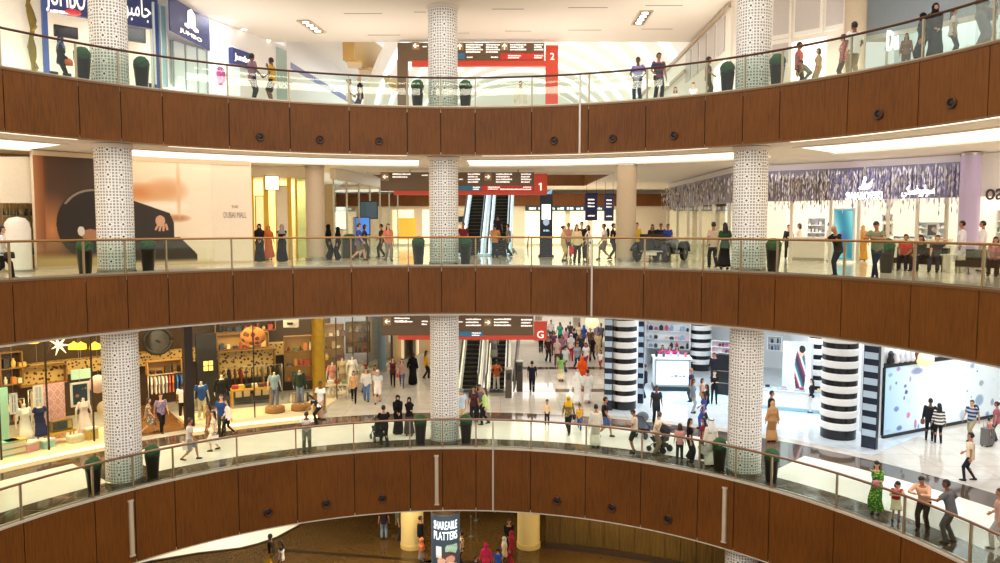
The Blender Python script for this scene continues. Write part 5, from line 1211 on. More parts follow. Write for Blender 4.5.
# glass shop fronts going back on the left
A, B = Vector((-8.2, 38.2)), Vector((-6.6, 50)); mb = MB(); mb.slab(A, B, .02, 3.9, .02); mb.m = 1
for i in range(7): c = A.lerp(B, i/6); mb.box((c.x, c.y, 1.95), (.07, .07, 3.9))
mb.m = 2; mb.slab(A, B, 3.9, L2B, .3); struct(mb, 'window_5', [SHOPGLASS, pm('#d8d2c4', .4, .3), CEIL], False, 'glass shop front along the left corridor of the middle level')
mb = MB(); mb.slab((-13.5, 41), (-12.2, 52), 0, L2B, .2); mb.m = 1; mb.slab((-13.2, 41), (-11.9, 52), .6, 3.2, .1); struct(mb, 'wall_glass_shop', [pm('#e6dfcc', .5), LAMP('#eaf4ea', .7)], False, 'lit inner wall of the glass fronted shop')
mb = MB(); mb.box((-9.2, 41.5, 1.9), (.75, .5, 3.8)); struct(mb, 'wall_pilaster', pm('#b09a74', .5), False, 'beige pilaster behind the shop glass')
for i, (px, py, Y, w, h, c, lab) in enumerate(((363, 226, 42.5, .8, 1.0, '#4f86d8', 'blue lit screen in the left corridor shop of the middle level'), (369, 210, 43.5, 1.0, 1.0, '#3b4a52', 'dark lit screen higher in the left corridor shop'), (341, 218, 41, .6, 1.3, '#dfe8ee', 'white lit poster behind the two black robed figures'))):
    c0 = aty(px, py, Y); t = thing('display_screen', lab, 'screen', (c0.x, c0.y, c0.z-h/2)); MB().box((0, 0, h/2), (w, .08, h)).build('bezel', BLACK, t); MB().box((0, -.045, h/2), (w*.9, .02, h*.9)).build('screen', LAMP(c, .9), t); MB().box((0, .1, h/2-.3-c0.z/2), (.08, .08, c0.z+.3)).build('stand', STEEL, t)
# far shops of the middle level
YB = 62; mb = MB(); mb.slab((-14, YB), (18, YB), 0, 3.15, .3); mb.m = 1; mb.slab((-14, YB-.3), (18, YB-.3), 3.15, L2B-.3, .3); mb.m = 2
for x0, x1 in ((-8.6, -6.9), (-6.2, -4.6), (-4.2, -3.4), (2, 3.3), (3.6, 5.2), (5.6, 7.0), (7.4, 9.2)): mb.box(((x0+x1)/2, YB-.18, 1.5), (x1-x0, .05, 2.7))
mb.m = 3; mb.box((-4.45, YB-.3, 1.8), (.16, .2, 3.2)); mb.box((-3.0, YB-.3, 2.1), (1.5, .2, .45)); mb.box((-3.7, YB-.3, 1.1), (.12, .2, 2.2))
mb.m = 4; mb.box((-7.4, YB-.25, 1.35), (1.4, .1, 1.7)); mb.m = 5; mb.slab((2, YB-.5), (9, YB-.5), 2.75, 3.15, .1)
struct(mb, 'wall_back', [pm('#eadcc2', .6), WOOD, LAMP('#ffefc4', 1.0), BLACK, LAMP('#f0a93a', .8), pm('#27313f', .4)], False, 'row of warmly lit shops at the far side of the middle level')
mb = MB()
for k in range(9): x = 2.3+k*.75; greek(mb, (x, YB-.58, 2.85), (1, 0, 0), (0, 0, 1), .55, .2, k)
t = thing('shop_sign_band', 'dark sign band with pale lettering over the far shops', 'sign', (0, 0, 0)); mb.build('lettering', LAMP('#cfe4f4', .6), t)
# digital totem, banners
c0 = aty(546, 235, 40); t = thing('digital_totem', 'tall dark navy digital totem with a bright white screen', 'sign', (c0.x, 40, 0)); MB().box((0, 0, 1.62), (.66, .16, 3.24)).build('body', pm('#1a2138', .25), t); z = aty(546, 212, 40).z; MB().box((0, -.085, z), (.46, .02, .78)).build('screen', LAMP('#f4f8ff', 1.3), t)
mb = MB(); mb.ell((0, -.09, aty(546, 222, 40).z), (.17, .02, .19)); mb.build('round_picture', LAMP('#9fb4d0', .7), t, 1); mb = MB(); greek(mb, (-.14, -.085, aty(546, 231.5, 40).z), (1, 0, 0), (0, 0, 1), .3, .1, 4); mb.build('lettering', LAMP('#8fc4e8', .7), t); MB().box((0, 0, .05), (.8, .4, .1)).build('base', BLACK, t)
mb = MB(); mb.extr([(-.1, 0), (.26, 0), (.34, .3)], (0, -.03, 3.24), (1, 0, 0), (0, 0, 1), .06); mb.build('top_fin', LAMP('#8fc8ea', .6), t)
NAVY = pm('#2a2d66', .5); VIO = pm('#444a80', .5)
for px0, px1, y0, y1, Y, m, lab in ((585, 597.5, 193.5, 220.5, 47, NAVY, 'dark violet hanging banner with white lines of text'), (604, 614, 194, 221, 50, VIO, 'smaller slate blue hanging banner beside the beige column')):
    a, b = aty(px0, y1, Y), aty(px1, y0, Y); t = thing('hanging_banner', lab, 'banner', ((a.x+b.x)/2, Y, a.z)); w, h = b.x-a.x, b.z-a.z; MB().box((0, 0, h/2), (w, .03, h)).build('cloth', m, t)
    mb = MB()
    for k, z in enumerate((.75, .62, .5, .15)): greek(mb, (-w*.28, -.02, h*z), (1, 0, 0), (0, 0, 1), w*.55, .085, k)
    mb.build('lettering', SIGNW, t); MB().tube([(-w/2, 0, h), (w/2, 0, h)], .03, 6).build('top_bar', BLACK, t)
    mb = MB()
    for x in (-w*.4, w*.4): mb.tube([(x, 0, h), (x, 0, L2B-a.z)], .01, 5)
    mb.build('cord', BLACK, t)
# ------------------------------------------------------------------ middle level, right: crystal shop
RX = 24.4; x0, x1 = tpx(737, 190, RX), tpx(964, 185, RX); P0 = pol(RX, x0); PX = Vector((P0.x+.2, 52))
def hdr(mb, z0, z1, t=.25, d=0): mb.arc(RX+d, RX+d+t, z0, z1, x0, x1); mb.slab((P0.x+d, P0.y), (PX.x+d, PX.y), z0, z1, t)
HB = 2.75
mb = MB(); hdr(mb, HB, L2B-.02); mb.m = 1; hdr(mb, L2B-.28, L2B-.02, .3, -.05)
mb.m = 2; mb.arc(30, 30.2, 0, L2B, x0-.05, x1); mb.slab(pol(RX, x1), pol(30.2, x1), 0, L2B, .2)
struct(mb, 'wall_crystal_shop', [pm('#8d88a0', .35, .0), pm('#ddd2d4', .4, .0), pm('#fbf3e6', .5)], False, 'header band and inner walls of the crystal shop')
# uprights and glass between
mb = MB()
for px in (745, 790, 829, 857, 886, 915, 944): c = pol(RX+.1, tpx(px, 250, RX), HB/2); mb.box(c, (.12, .12, HB), -th(c))
for k in range(6): mb.box((P0.x+.1, P0.y+1.5+k*2.8, HB/2), (.14, .14, HB))
mb.m = 1; mb.arc(RX+.05, RX+.07, .05, HB, x0, tpx(784, 250, RX)); mb.arc(RX+.05, RX+.07, .05, HB, tpx(884, 250, RX), x1); mb.slab((P0.x+.1, P0.y), (P0.x+.1, PX.y), .05, HB, .02)
struct(mb, 'window_6', [pm('#e9dcc8', .4, .2), SHOPGLASS], False, 'pale uprights and glass of the crystal shop front')
# strands of crystal: nobody could count them
mb = MB(); qs = random.Random(5)
def strand(x, y, zt, L, an, warm=True):
    z = zt
    while z > zt-L:
        s = qs.uniform(.022, .04); l = qs.uniform(.16, .42); c, sn = math.cos(an), math.sin(an)
        ring = [(x+s*c, y+s*sn, z-l/2), (x-s*sn, y+s*c, z-l/2), (x-s*c, y-s*sn, z-l/2), (x+s*sn, y-s*c, z-l/2)]
        mb.m = qs.choice((0, 0, 1, 1, 2, 3)) if warm else qs.choice((0, 0, 0, 1, 4, 4)); mb.add(ring+[(x, y, z), (x, y, z-l)], [(0, 1, 4), (1, 2, 4), (2, 3, 4), (3, 0, 4), (1, 0, 5), (2, 1, 5), (3, 2, 5), (0, 3, 5)]); z -= l+qs.uniform(.01, .05); an += .7
n = 420
for i in range(n):
    a = x0+(x1-x0)*(i+qs.random())/n; p = pol(RX-qs.uniform(.12, .5), a); strand(p.x, p.y, L2B-.3-qs.uniform(0, .3), qs.choice((.5, .8, 1.0, 1.3, 1.5))*qs.uniform(.8, 1.1), qs.random(), i < n*.45)
for i in range(150):
    y = P0.y+(PX.y-P0.y)*qs.random(); strand(P0.x-qs.uniform(.12, .5), y, L2B-.3-qs.uniform(0, .3), qs.choice((.5, .8, 1.0, 1.3))*qs.uniform(.8, 1.1), qs.random())
o = mb.build('crystal_strands', [pm('#f4f0f8', .1, .1), pm('#b9aca6', .25, .2), pm('#6b5b50', .3, .2), pm('#d9c3a0', .25, .2), pm('#a9a6d4', .25, .1)]); tag(o, 'curtain of sparkling crystal strands hanging over the crystal shop front', 'curtain', None, 'stuff')
WLT = LAMP('#ffffff', 2.0)
def arcsign(name, label, s, px0, px1, py, size, r=RX-.62, m=WLT):
    a, b = atr(px0, py, r), atr(px1, py, r); c = (a+b)/2; d = (b-a); d.z = 0; t = thing(name, label, 'sign', c); text(s, size, face((0, 0, 0), d), m, 'lettering', t, .03, 'CENTER', d.length)
    mb = MB(); mb.box((0, .06, size*.35), (d.length*1.02, .03, .04), math.atan2(d.y, d.x)); mb.tube([(0, .06, size*.4), (0, .06, L2B-.3-c.z)], .02, 5); mb.build('bracket', STEEL, t); return t
arcsign('shop_sign', 'glowing white crystal shop name in Latin capitals', 'SWAROVSKI', 846, 882, 199.5, .46)
arcsign('shop_sign', 'glowing white crystal shop name in Arabic script', '\uFEF2\uFEDC\uFEB4\uFED3\uFEED\uFEAD\uFE8D\uFEEE\uFEB3', 902, 934, 194, .5)
c = atr(865.5, 189, RX-.62); hd = th(c); SWN = [(-.28, .02), (-.2, -.02), (.05, -.03), (.2, .05), (.26, .2), (.3, .42), (.2, .26), (.1, .2), (.0, .22), (-.02, .3), (.04, .42), (.0, .52), (-.08, .5), (-.06, .42), (-.12, .3), (-.14, .16), (-.22, .1)]
t = thing('swan_emblem', 'small glowing white swan emblem above the crystal shop name', 'sign', c); MB().extr(SWN, (0, 0, 0), (math.cos(hd), -math.sin(hd), 0), (0, 0, 1), .05).build('emblem', WLT, t); MB().tube([(0, .05, .3), (0, .05, L2B-.3-c.z)], .015, 5).build('bracket', STEEL, t)
# inside the crystal shop
prod_i = 0
for px0, px1, y0, y1, r, rows, per in ((808, 826, 218, 240, 28.8, 3, 5), (894, 918, 236, 246, 29, 2, 5), (918, 946, 222, 246, 29, 4, 6)): 
    prodwall('white lit shelf of small ornaments in the crystal shop, %s from the left' % order[prod_i], px0, px1, y0, y1, r, rows, per, ['#c9d0d8', '#8a8f9a', '#e6dcc8', '#b9a9c4'], 30+prod_i); prod_i += 1
for ch in [o for o in C.objects if o.get('group') == 'cosmetics on the beauty shop shelves' and o.location.z > -1.8]: ch['label'] = 'small glass ornament on the lit shelves of the crystal shop'; ch['group'] = 'ornaments in the crystal shop'; ch['category'] = 'ornament'; ch.name = 'glass_ornament'
t = arcboard('lit_poster', 'tall blue green lit poster beside the crystal shop entrance', 'poster', 833.5, 853, 209, 256, RX-.05, LAMP('#4fa6b8', .55), .1, z0=.12, frame=pm('#e6edf0', .3, .3))
def tealp(u, v): return blend(blend(hexc('#2f7f9a'), hexc('#7fd0d8'), .5+.5*math.sin(u*5+v*3)), hexc('#3f5f9a'), max(0, 1-((u-.5)/.3)**2-((v-.4)/.2)**2))
a, b, z0, z1 = board(833.5, 853, 209, 256, RX-.12); w = (RX-.12)*(b-a); printed('printed_sheet', tealp, (-w*.45, -.07, .1), (w*.9, 0, 0), (0, 0, z1-.3), 30, 60, vcol_mat('lit_teal', .6), t, .01)
for i, (px0, px1, y0, y1, lab) in enumerate(((883, 892, 215, 221, 'small upper poster of a face in the crystal shop'), (883, 892, 224, 235, 'lower poster of a face in the crystal shop'), (927, 937, 224, 236, 'square dark poster at the right of the crystal shop'))):
    arcboard('small_poster', lab, 'poster', px0, px1, y0, y1, RX+.6, cloth('pat:#7a7478:#d9d3cf:4'), .05, frame=WS)
def counter(label, px0, px1, r, h, m=None):
    a, b = tpx(px0, 262, r), tpx(px1, 262, r); mm = (a+b)/2; w = r*(b-a); t = thing('shop_counter', label, 'counter', pol(r, mm, .003), -mm); MB().box((0, .3, h/2), (w, .6, h)).build('body', m or pm('#f2e6d4', .5), t); MB().box((0, .3, h+.02), (w+.08, .7, .05)).build('counter_top', pm('#fdf8ee', .2), t); MB().box((0, .0, .06), (w, .03, .12)).build('plinth', pm('#bfb09a', .4), t)
counter('white counter at the left of the crystal shop', 788, 824, 25.6, 1.05); counter('pale counter in the middle of the crystal shop', 893, 912, 26.5, 1.0); counter('pale counter at the right of the crystal shop', 920, 946, 26.5, 1.0)
c = pol(RX-.1, tpx(776, 215, RX)); 
# lilac end column and its neighbour shop
pc = pol(RX-.6, tpx(967, 260, RX-.6)); pillar('pale lilac round column at the right end of the crystal shop', pc, .36, 0, L2B-.02, pm('#c4b2d2', .4)); 
RO = 24.6; o0, o1 = tpx(974, 260, RO), 1.75; mb = MB(); mb.arc(RO, RO+.25, 2.75, L2B, o0, o1); mb.m = 1; mb.arc(28, 28.2, 0, L2B, o0, o1); struct(mb, 'wall_oasis_shop', [pm('#fbf2e4', .5), pm('#fdf4e6', .5)], False, 'white header and back wall of the last shop on the right')
a, b = atr(985, 200, RO-.05), atr(1021, 200, RO-.05); d = b-a; d.z = 0; t = thing('shop_sign', 'dark rounded letters over the white shop at the right edge', 'sign', a); text('oasis', .92, face((0, 0, 0), d), pm('#54423f', .4), 'lettering', t, .04, 'LEFT', d.length)
prodwall('lit shelf of coloured goods in the shop at the right edge', 978, 1010, 210, 255, 27.4, 4, 6, ['#d98a6a', '#c9c04a', '#5aa07a', '#e6a0b0', '#c05a5a', '#7a9ac0'], 40)
for ch in [o for o in C.objects if o.get('group') == 'cosmetics on the beauty shop shelves' and o.location.z > -1.8]: ch['label'] = 'small coloured item on the shelves of the shop at the right edge'; ch['group'] = 'goods in the right edge shop'; ch['category'] = 'goods'; ch.name = 'shop_goods'
# benches
LEA = pm('#2a211d', .35)
def bench(label, px0, px1, r, back=True, rz=0):
    a, b = tpx(px0, 268, r), tpx(px1, 268, r); mm = (a+b)/2; w = r*(b-a); t = thing('leather_bench', label, 'bench', pol(r, mm, .002), -mm+rz); MB().box((0, 0, .36), (w, .72, .2)).build('seat', LEA, t)
    if back: MB().box((0, .3, .62), (w, .16, .42)).build('backrest', LEA, t)
    for sx in (-.42, .42):
        for y in (-.26, .26): MB().box((sx*w, y, .13), (.05, .05, .26)).build('leg', STEEL, t)
    MB().box((0, 0, .25), (w*.96, .6, .03)).build('frame', STEEL, t); return t
bench('long dark leather bench in front of the crystal shop, with seated people', 893, 944, 20.6); bench('dark leather bench farthest right in front of the shops', 961, 1003, 20.2)
c = pol(20.5, tpx(953, 262, 20.5)); t = thing('side_table', 'small pale side table between the two leather benches', 'table', c, -th(c)); MB().box((0, 0, .62), (.6, .6, .04)).build('table_top', pm('#d9d3c6', .3), t)
for sx in (-.25, .25): MB().box((sx, 0, .3), (.05, .5, .6)).build('leg', STEEL, t)
c = pol(18.4, tpx(886, 270, 18.4)); dup(pp, c, 1.0, 'green ball topiary in black pot between the two phone users and the bench', 'topiary pots by the columns')
c = atz(350, 258, 0); t = thing('square_planter', 'dark square planter with clipped green top on the middle level', 'plant', c, .3); MB().box((0, 0, .45), (.8, .8, .9)).build('pot', pm('#3a3129', .4), t); mb = MB(); qn = random.Random(9)
mb.ell((0, 0, .95), (.38, .38, .25), 16, 8); mb.v = [tuple(Vector(v)+Vector((qn.uniform(-1, 1), qn.uniform(-1, 1), qn.uniform(-1, 1)))*.03) for v in mb.v]; mb.build('foliage', GREEN, t)
# vintage car seen from behind
c = atz(664, 262, 0)+Vector((0, .9, 0)); t = thing('vintage_car', 'black open vintage car with round fenders parked on the middle level', 'car', c, -.55)
CB = pm('#131212', .25, 0); mb = MB()
def cs(x, w, zb, zt): return [(-w/2, x, zb), (w/2, x, zb), (w/2*1.04, x, (zb+zt)/2), (w/2*.9, x, zt-.08), (w/2*.6, x, zt), (-w/2*.6, x, zt), (-w/2*.9, x, zt-.08), (-w/2*1.04, x, (zb+zt)/2)]
secs = [cs(-1.55, .8, .45, .85), cs(-1.3, 1.15, .38, 1.0), cs(-.6, 1.3, .34, 1.06), cs(.2, 1.25, .34, 1.0), cs(.5, 1.1, .36, 1.02), cs(1.6, .75, .4, .98), cs(1.75, .6, .45, .9)]
vs = [p for s_ in secs for p in s_]; fs = []
for i in range(len(secs)-1):
    for k in range(8): k2 = (k+1) % 8; fs.append((i*8+k, i*8+k2, i*8+8+k2, i*8+8+k))
fs += [tuple(range(8)), tuple(48+k for k in reversed(range(8)))]; mb.add(vs, fs); mb.build('body', CB, t, .6)
for sx in (-1, 1):
    for y in (-1.1, 1.35):
        wm = MB(); M = Matrix.Rotation(PI/2, 3, 'Y'); wm.lathe([(.18, -.09), (.36, -.09), (.38, -.04), (.38, .04), (.36, .09), (.18, .09)], n=24); wm.v = [tuple(M @ Vector(v)+Vector((sx*.68, y, .38))) for v in wm.v]; w_ = wm.build('wheel', pm('#161514', .6), t, .6)
        hm = MB(); hm.lathe([(.17, -.06), (.2, -.06), (.2, .06), (.17, .06), (.05, .1), (.05, -.1)], n=16); hm.v = [tuple(M @ Vector(v)+Vector((sx*.68, y, .38))) for v in hm.v]; hm.build('hub', STEEL, w_, .6)
        fm = MB(); fm.tube([(sx*.68, y+.5*math.cos(k), .38+.5*math.sin(k)) for k in [PI*(.02+i*.09) for i in range(11)]], [(.16, .03)]*11, 8); fm.build('fender', CB, t, 1)
    MB().ell((sx*.62, -1.5, .62), (.06, .05, .06), 10, 8).build('tail_lamp', LAMP('#c8301c', .8), t, 1); MB().box((sx*.68, .15, .36), (.22, 1.5, .04)).build('running_board', BLACK, t)
MB().box((.12, -1.62, .42), (.62, .03, .2)).build('number_plate', pm('#efe9dc', .5), t); sp = MB(); sp.lathe([(.16, -.08), (.34, -.08), (.34, .08), (.16, .08)], n=22); M = Matrix.Rotation(PI/2, 3, 'X'); sp.v = [tuple(M @ Vector(v)+Vector((0, -1.62, .82))) for v in sp.v]; sp.build('spare_wheel', pm('#191817', .6), t, .6)
mb = MB(); mb.tube([(-.55, -.95, 1.0), (-.55, -1.0, 1.16), (.55, -1.0, 1.16), (.55, -.95, 1.0)], .09, 8); mb.build('folded_hood', pm('#2a2622', .8), t, 1); mb = MB(); mb.box((0, .5, 1.16), (1.05, .03, .3)); mb.build('windscreen', GLASS, t); MB().box((0, -.35, .98), (1.0, .5, .12)).build('seat', pm('#5a3a26', .5), t); MB().tube([(-.3, -1.68, .5), (.72, -1.68, .5)], .035, 8).build('bumper', STEEL, t, 1)
# ------------------------------------------------------------------ top level, left: electronics shop and corridor
RJ = 18.4; j0, j1 = tpx(43, 60, RJ), tpx(152, 60, RJ); J1 = pol(RJ, j1); JW = Vector((-10.68, 39.05)); JE = Vector((-8.9, 64))
mb = MB(); mb.arc(RJ, RJ+.2, L2, CE2, -1.6, j0); mb.arc(23.5, 23.7, L2, CE2, -1.4, j1+.1); zs = atr(100, 26, RJ).z
mb.m = 1; mb.arc(RJ+.1, RJ+.3, atr(100, -2, RJ).z, CE2, j0, j1)
struct(mb, 'wall_electronics_shop', [pm('#fbf1e2', .5), pm('#f0eef2', .5)], False, 'cream wall and white interior of the electronics shop')
NB = pm('#3a4580', .4); z0, z1 = atr(100, 20, RJ-.1).z, atr(100, -12, RJ-.1).z
t = thing('shop_sign_band', 'navy blue sign band with large white letters over the electronics shop', 'sign', pol(RJ, (j0+j1)/2, z0)); off = t.location.copy(); mb = MB(); mb.arc(RJ-.1, RJ+.1, z0, z1, j0, tpx(153, 20, RJ)); mb.v = [tuple(Vector(v)-off) for v in mb.v]; mb.build('panel', NB, t)
for s, px0, px1, py, size in (('JUMBO', 47, 86, 5.5, 1.15), ('\uFEEE\uFE92\uFEE3\uFE8E\uFE9F', 124, 151, 15, 1.0)):
    a, b = atr(px0, py, RJ-.14), atr(px1, py+(px1-px0)*.09, RJ-.14); d = b-a; d.z = 0; text(s, size, face((a+b)/2-off, d), SIGNW, 'lettering', t, .02, 'CENTER', d.length)
a, b = atr(50, 12, RJ-.14), atr(70, 14.5, RJ-.14); d = b-a; mb = MB(); greek(mb, a-off, d, (0, 0, 1), d.length, .1, 3); mb.build('lettering', SIGNW, t); a = atr(73, 12.5, RJ-.13); mb = MB(); mb.ell(a-off, (.3, .3, .1), 12, 6); mb.build('red_mark', pm('#d8394a', .4), t, 1)
mb = MB(); 
for px in (45, 156): c = pol(RJ-.05, tpx(px, 50, RJ)); mb.box((c.x, c.y, (L2+CE2)/2), (.16, .16, CE2-L2), -th(c))
mb.m = 1; mb.arc(RJ+.02, RJ+.04, L2, z0, tpx(95, 50, RJ), j1); struct(mb, 'window_7', [pm('#4a62a8', .3, .3), SHOPGLASS], False, 'blue framed glass front of the electronics shop')
c = pol(RJ-.25, tpx(28.5, 40, RJ)); t = thing('gilded_branch', 'gnarled dark gold branch sculpture standing against the cream wall', 'sculpture', (c.x, c.y, L2)); qb = random.Random(2); MB().tube([(qb.uniform(-.06, .06), qb.uniform(-.03, .03), i*.3) for i in range(14)], [.1+.04*math.sin(i*1.7) for i in range(14)], 9).build('stem', pm('#7d6a2e', .35, .5, .3, 6), t, 1)
for i in range(5): z = .6+i*.7; MB().tube([(0, 0, z), (.14*(-1)**i, .04, z+.2), (.1*(-1)**i, 0, z+.36)], [.06, .05, .02], 7).build('twig', pm('#8a7436', .35, .5, .3, 6), t, 1)
for i, (px, y0, y1, c, lab) in enumerate(((66, 27, 37, '#2c2b30', 'dark wall screen at the left of the electronics shop'), (134, 28, 41, '#26262c', 'dark wall screen right of the column in the electronics shop'))):
    arcboard('wall_screen', lab, 'screen', px-11, px+11, y0, y1, 22.8, pm(c, .2), .12, frame=BLACK)
for i, (px, lab) in enumerate(((60, 'white display table left of the column in the electronics shop'), (158, 'white display table right of the column in the electronics shop'))):
    a = tpx(px, 80, 20.2); t = thing('display_table', lab, 'table', pol(20.2, a, L2), -a); MB().box((0, 0, .85), (2.0, .8, .1)).build('table_top', WS, t)
    for sx in (-.8, .8): MB().box((sx, 0, .4), (.1, .6, .8)).build('leg', WS, t)
    for k in range(4): o = thing('tablet_computer', 'small dark device on a white table of the electronics shop', 'device', Matrix.Translation(t.location) @ Matrix.Rotation(-a, 4, 'Z') @ Vector((-.7+k*.46, -.1, .903)), -a, 'devices on the shop tables'); MB().box((0, 0, .12), (.3, .03, .2), 0).build('screen', BLACK, o); MB().box((0, .02, .01), (.16, .12, .02)).build('stand', STEEL, o)
# corridor wall of the top level
JA = Vector((J1.x, J1.y)); jz = 0.
mb = MB(); mb.slab(JA, JW, L2, CE2, .12); mb.slab(JW, JE, L2, CE2+2, .12)
mb.m = 1
for k in range(3): c = JW.lerp(JE, .03); 
mb.m = 1; n_ = Vector((.09, 0)); mb.slab(JW+n_+Vector((0, .6)), JE+n_, 9.55, 9.85, .05)
mb.m = 2; mb.slab(JW+n_+Vector((0, 1.5)), JE+n_, 7.7, 7.78, .05); mb.m = 3; mb.slab(JA.lerp(JW, .90)+n_, JA.lerp(JW, .995)+n_, L2, CE2-.2, .03); mb.m = 4; mb.slab(JA.lerp(JW, .35)+n_, JA.lerp(JW, .58)+n_, L2+.2, 9.6, .03); mb.slab(JW.lerp(JE, .12)+n_, JW.lerp(JE, .9)+n_, L2, 7.6, .04)
struct(mb, 'wall_corridor', [pm('#f6f3f2', .5), pm('#6a6fae', .4), pm('#b9c4d6', .4), pm('#a9c0bc', .2), LAMP('#eef4fa', .35)], False, 'white corridor wall with a blue band on the top level')
def wallquad(name, label, px0, px1, yl, yr, mats, A_, B_, th_=.06):
    """flat panel on a corridor wall; (top, bottom) rows at its left and right edge"""
    p = [atwall(px0, yl[1], A_, B_), atwall(px1, yr[1], A_, B_), atwall(px1, yr[0], A_, B_), atwall(px0, yl[0], A_, B_)]
    z0 = (p[0].z+p[1].z)/2; z1 = (p[2].z+p[3].z)/2; o = thing(name, label, 'sign', (p[0].x, p[0].y, z0)); d = Vector((p[1].x-p[0].x, p[1].y-p[0].y, 0)); w = d.length; M = face((0, 0, 0), d)
    MB().extr([(0, 0), (w, 0), (w, z1-z0), (0, z1-z0)], (0, 0, 0), d.normalized(), (0, 0, 1), th_).build('panel', mats, o); return o, w, z1-z0, M, d.normalized()
nA, nB = JA+n_*1.3, JW+n_*1.3
q2 = atwall(209, 51, nA, nB); q1 = atz(169, 30, q2.z); d = Vector((q2.x-q1.x, q2.y-q1.y, 0)); w = d.length; h = CE2-.15-q2.z; M = face((0, 0, 0), d); d = d.normalized()
o = thing('hanging_banner', 'large navy banner with a white tower emblem on the top level', 'banner', q1); MB().extr([(0, 0), (w, 0), (w, h), (0, h)], (0, 0, 0), d, (0, 0, 1), .05).build('panel', NB, o)
emb = [(.4, .48), (.33, .44), (.33, .36), (.42, .33), (.47, .39), (.53, .39), (.58, .33), (.67, .36), (.67, .44), (.6, .48), (.59, .86), (.5, .98), (.41, .86)]
MB().extr([(x*w, y*h+.0) for x, y in emb], -(d.cross(Vector((0, 0, 1))))*-.07, d, (0, 0, 1), .02).build('emblem', SIGNW, o)
text('JUMBO', h*.17, M @ Matrix.Translation((w/2, h*.12, .06)), SIGNW, 'lettering', o, .01, 'CENTER', w*.55)
o, w, h, M, d = wallquad('shop_sign', 'navy sign with white letters farther along the top corridor', 229, 249, (46, 62), (56, 71), NB, nA, nB, .2); text('Jumbo', h*.6, M @ Matrix.Translation((w/2, h*.3, .21)), SIGNW, 'lettering', o, .01, 'CENTER', w*.8)
o, w, h, M, d = wallquad('lit_poster', 'white lit poster with a magenta patch on the top corridor', 212, 226, (30, 92), (36, 94), LAMP('#fbf6f4', .9), nA, nB); MB().ell(M @ Vector((w*.5, h*.28, .06)), (.25, .25, h*.16), 14, 10).build('printed_patch', pm('#c34fa0', .5), o, 1)
o, w, h, M, d = wallquad('glazed_screen', 'pale teal glass shop panel left of the large navy banner', 154, 167, (2, 84), (9, 88), pm('#a5ccd6', .15), nA, nB); o['category'] = 'screen'
for k in (.02, .5, .98): MB().extr([(-.03, 0), (.03, 0), (.03, h), (-.03, h)], M @ Vector((w*k, 0, .06)), d, (0, 0, 1), .04).build('mullion', pm('#e9eef0', .4), o)
o, w, h, M, d = wallquad('glazed_screen', 'grey glass shop panel under the large navy banner', 172, 207, (36, 88), (56, 94), pm('#c9d6d6', .12), nA, nB); o['category'] = 'screen'
for k in (.02, .36, .7, .98): MB().extr([(-.03, 0), (.03, 0), (.03, h), (-.03, h)], M @ Vector((w*k, 0, .06)), d, (0, 0, 1), .04).build('mullion', pm('#9aa6a8', .4), o)
for i, (px, py) in enumerate(((231, 20), (244, 29), (231, 37), (255, 37), (268, 40))):
    c = atz(px, py, CE2); t = thing('downlight', 'small round downlight in the top ceiling over the left corridor, %s in the row' % order[i], 'ceiling light', (c.x, c.y, CE2-.03), 0, 'corridor downlights'); MB().lathe([(.12, 0), (.12, .03)], n=14).build('lens', LAMP('#fffbe8', 6), t); MB().lathe([(.12, 0), (.16, .0), (.16, .03), (.12, .03)], n=14, caps=False).build('rim', WS, t)
mb = MB(); mb.prism([(-10.8, 38), (-7.4, 38), (-4.2, 62), (-9.2, 62)], 11.3, 11.5); struct(mb, 'ceiling', CEIL, False, 'sloping white ceiling of the far left corridor')
q1, q2 = Vector((-7.4, 38.4)), Vector((-6.1, 47)); mb = MB(); mb.slab(q1, q2, 9.7, 11.3, .6); mb.m = 1; 
for k in range(5): c = q1.lerp(q2, (k+.5)/5); mb.box((c.x, c.y, 9.66), (.7, 1.3, .14), .15)
struct(mb, 'trim_6', [pm('#c9a25e', .4, .2), pm('#e2c188', .4)], False, 'golden scalloped beam over the far corridor')
# barrel vault of striped glass beyond the top level
VX, VZ, VR = 1.9, 6.2, 8.9; mb = MB(); nv = 40
for k in range(9):
    y0, y1 = 40+k*4.2, 40+k*4.2+2.1
    for (ya, yb, mi, r) in ((y0, y1, 0, VR), (y1, y0+4.2, 1, VR+.12)):
        mb.m = mi; vs = []; fs = []
        for i in range(nv+1):
            a = PI*i/nv
            for y, rr_ in ((ya, r), (yb, r), (yb, r+.15), (ya, r+.15)): vs.append((VX-rr_*math.cos(a), y, VZ+rr_*math.sin(a)))
        for i in range(nv):
            for q in range(4): q2_ = (q+1) % 4; fs.append((4*i+q, 4*i+q2_, 4*i+4+q2_, 4*i+4+q))
        mb.add(vs, fs)
struct(mb, 'ceiling_vault', [pm('#f8efe6', .6), LAMP('#e2eff3', .8)], False, 'barrel vault of white ribs and pale blue glass')
mb = MB(); mb.slab((-9, 77), (13, 77), L2, 16, .3); mb.m = 1; mb.box((1.9, 76.7, 8.2), (9, .1, 3.2)); struct(mb, 'wall_vault_end', [pm('#f6ece0', .6), LAMP('#fff3e2', .8)], False, 'bright end wall below the vault')
for px, py, Y, r_ in ((502, 79, 60, .5), (517, 92, 60, .4)): pass
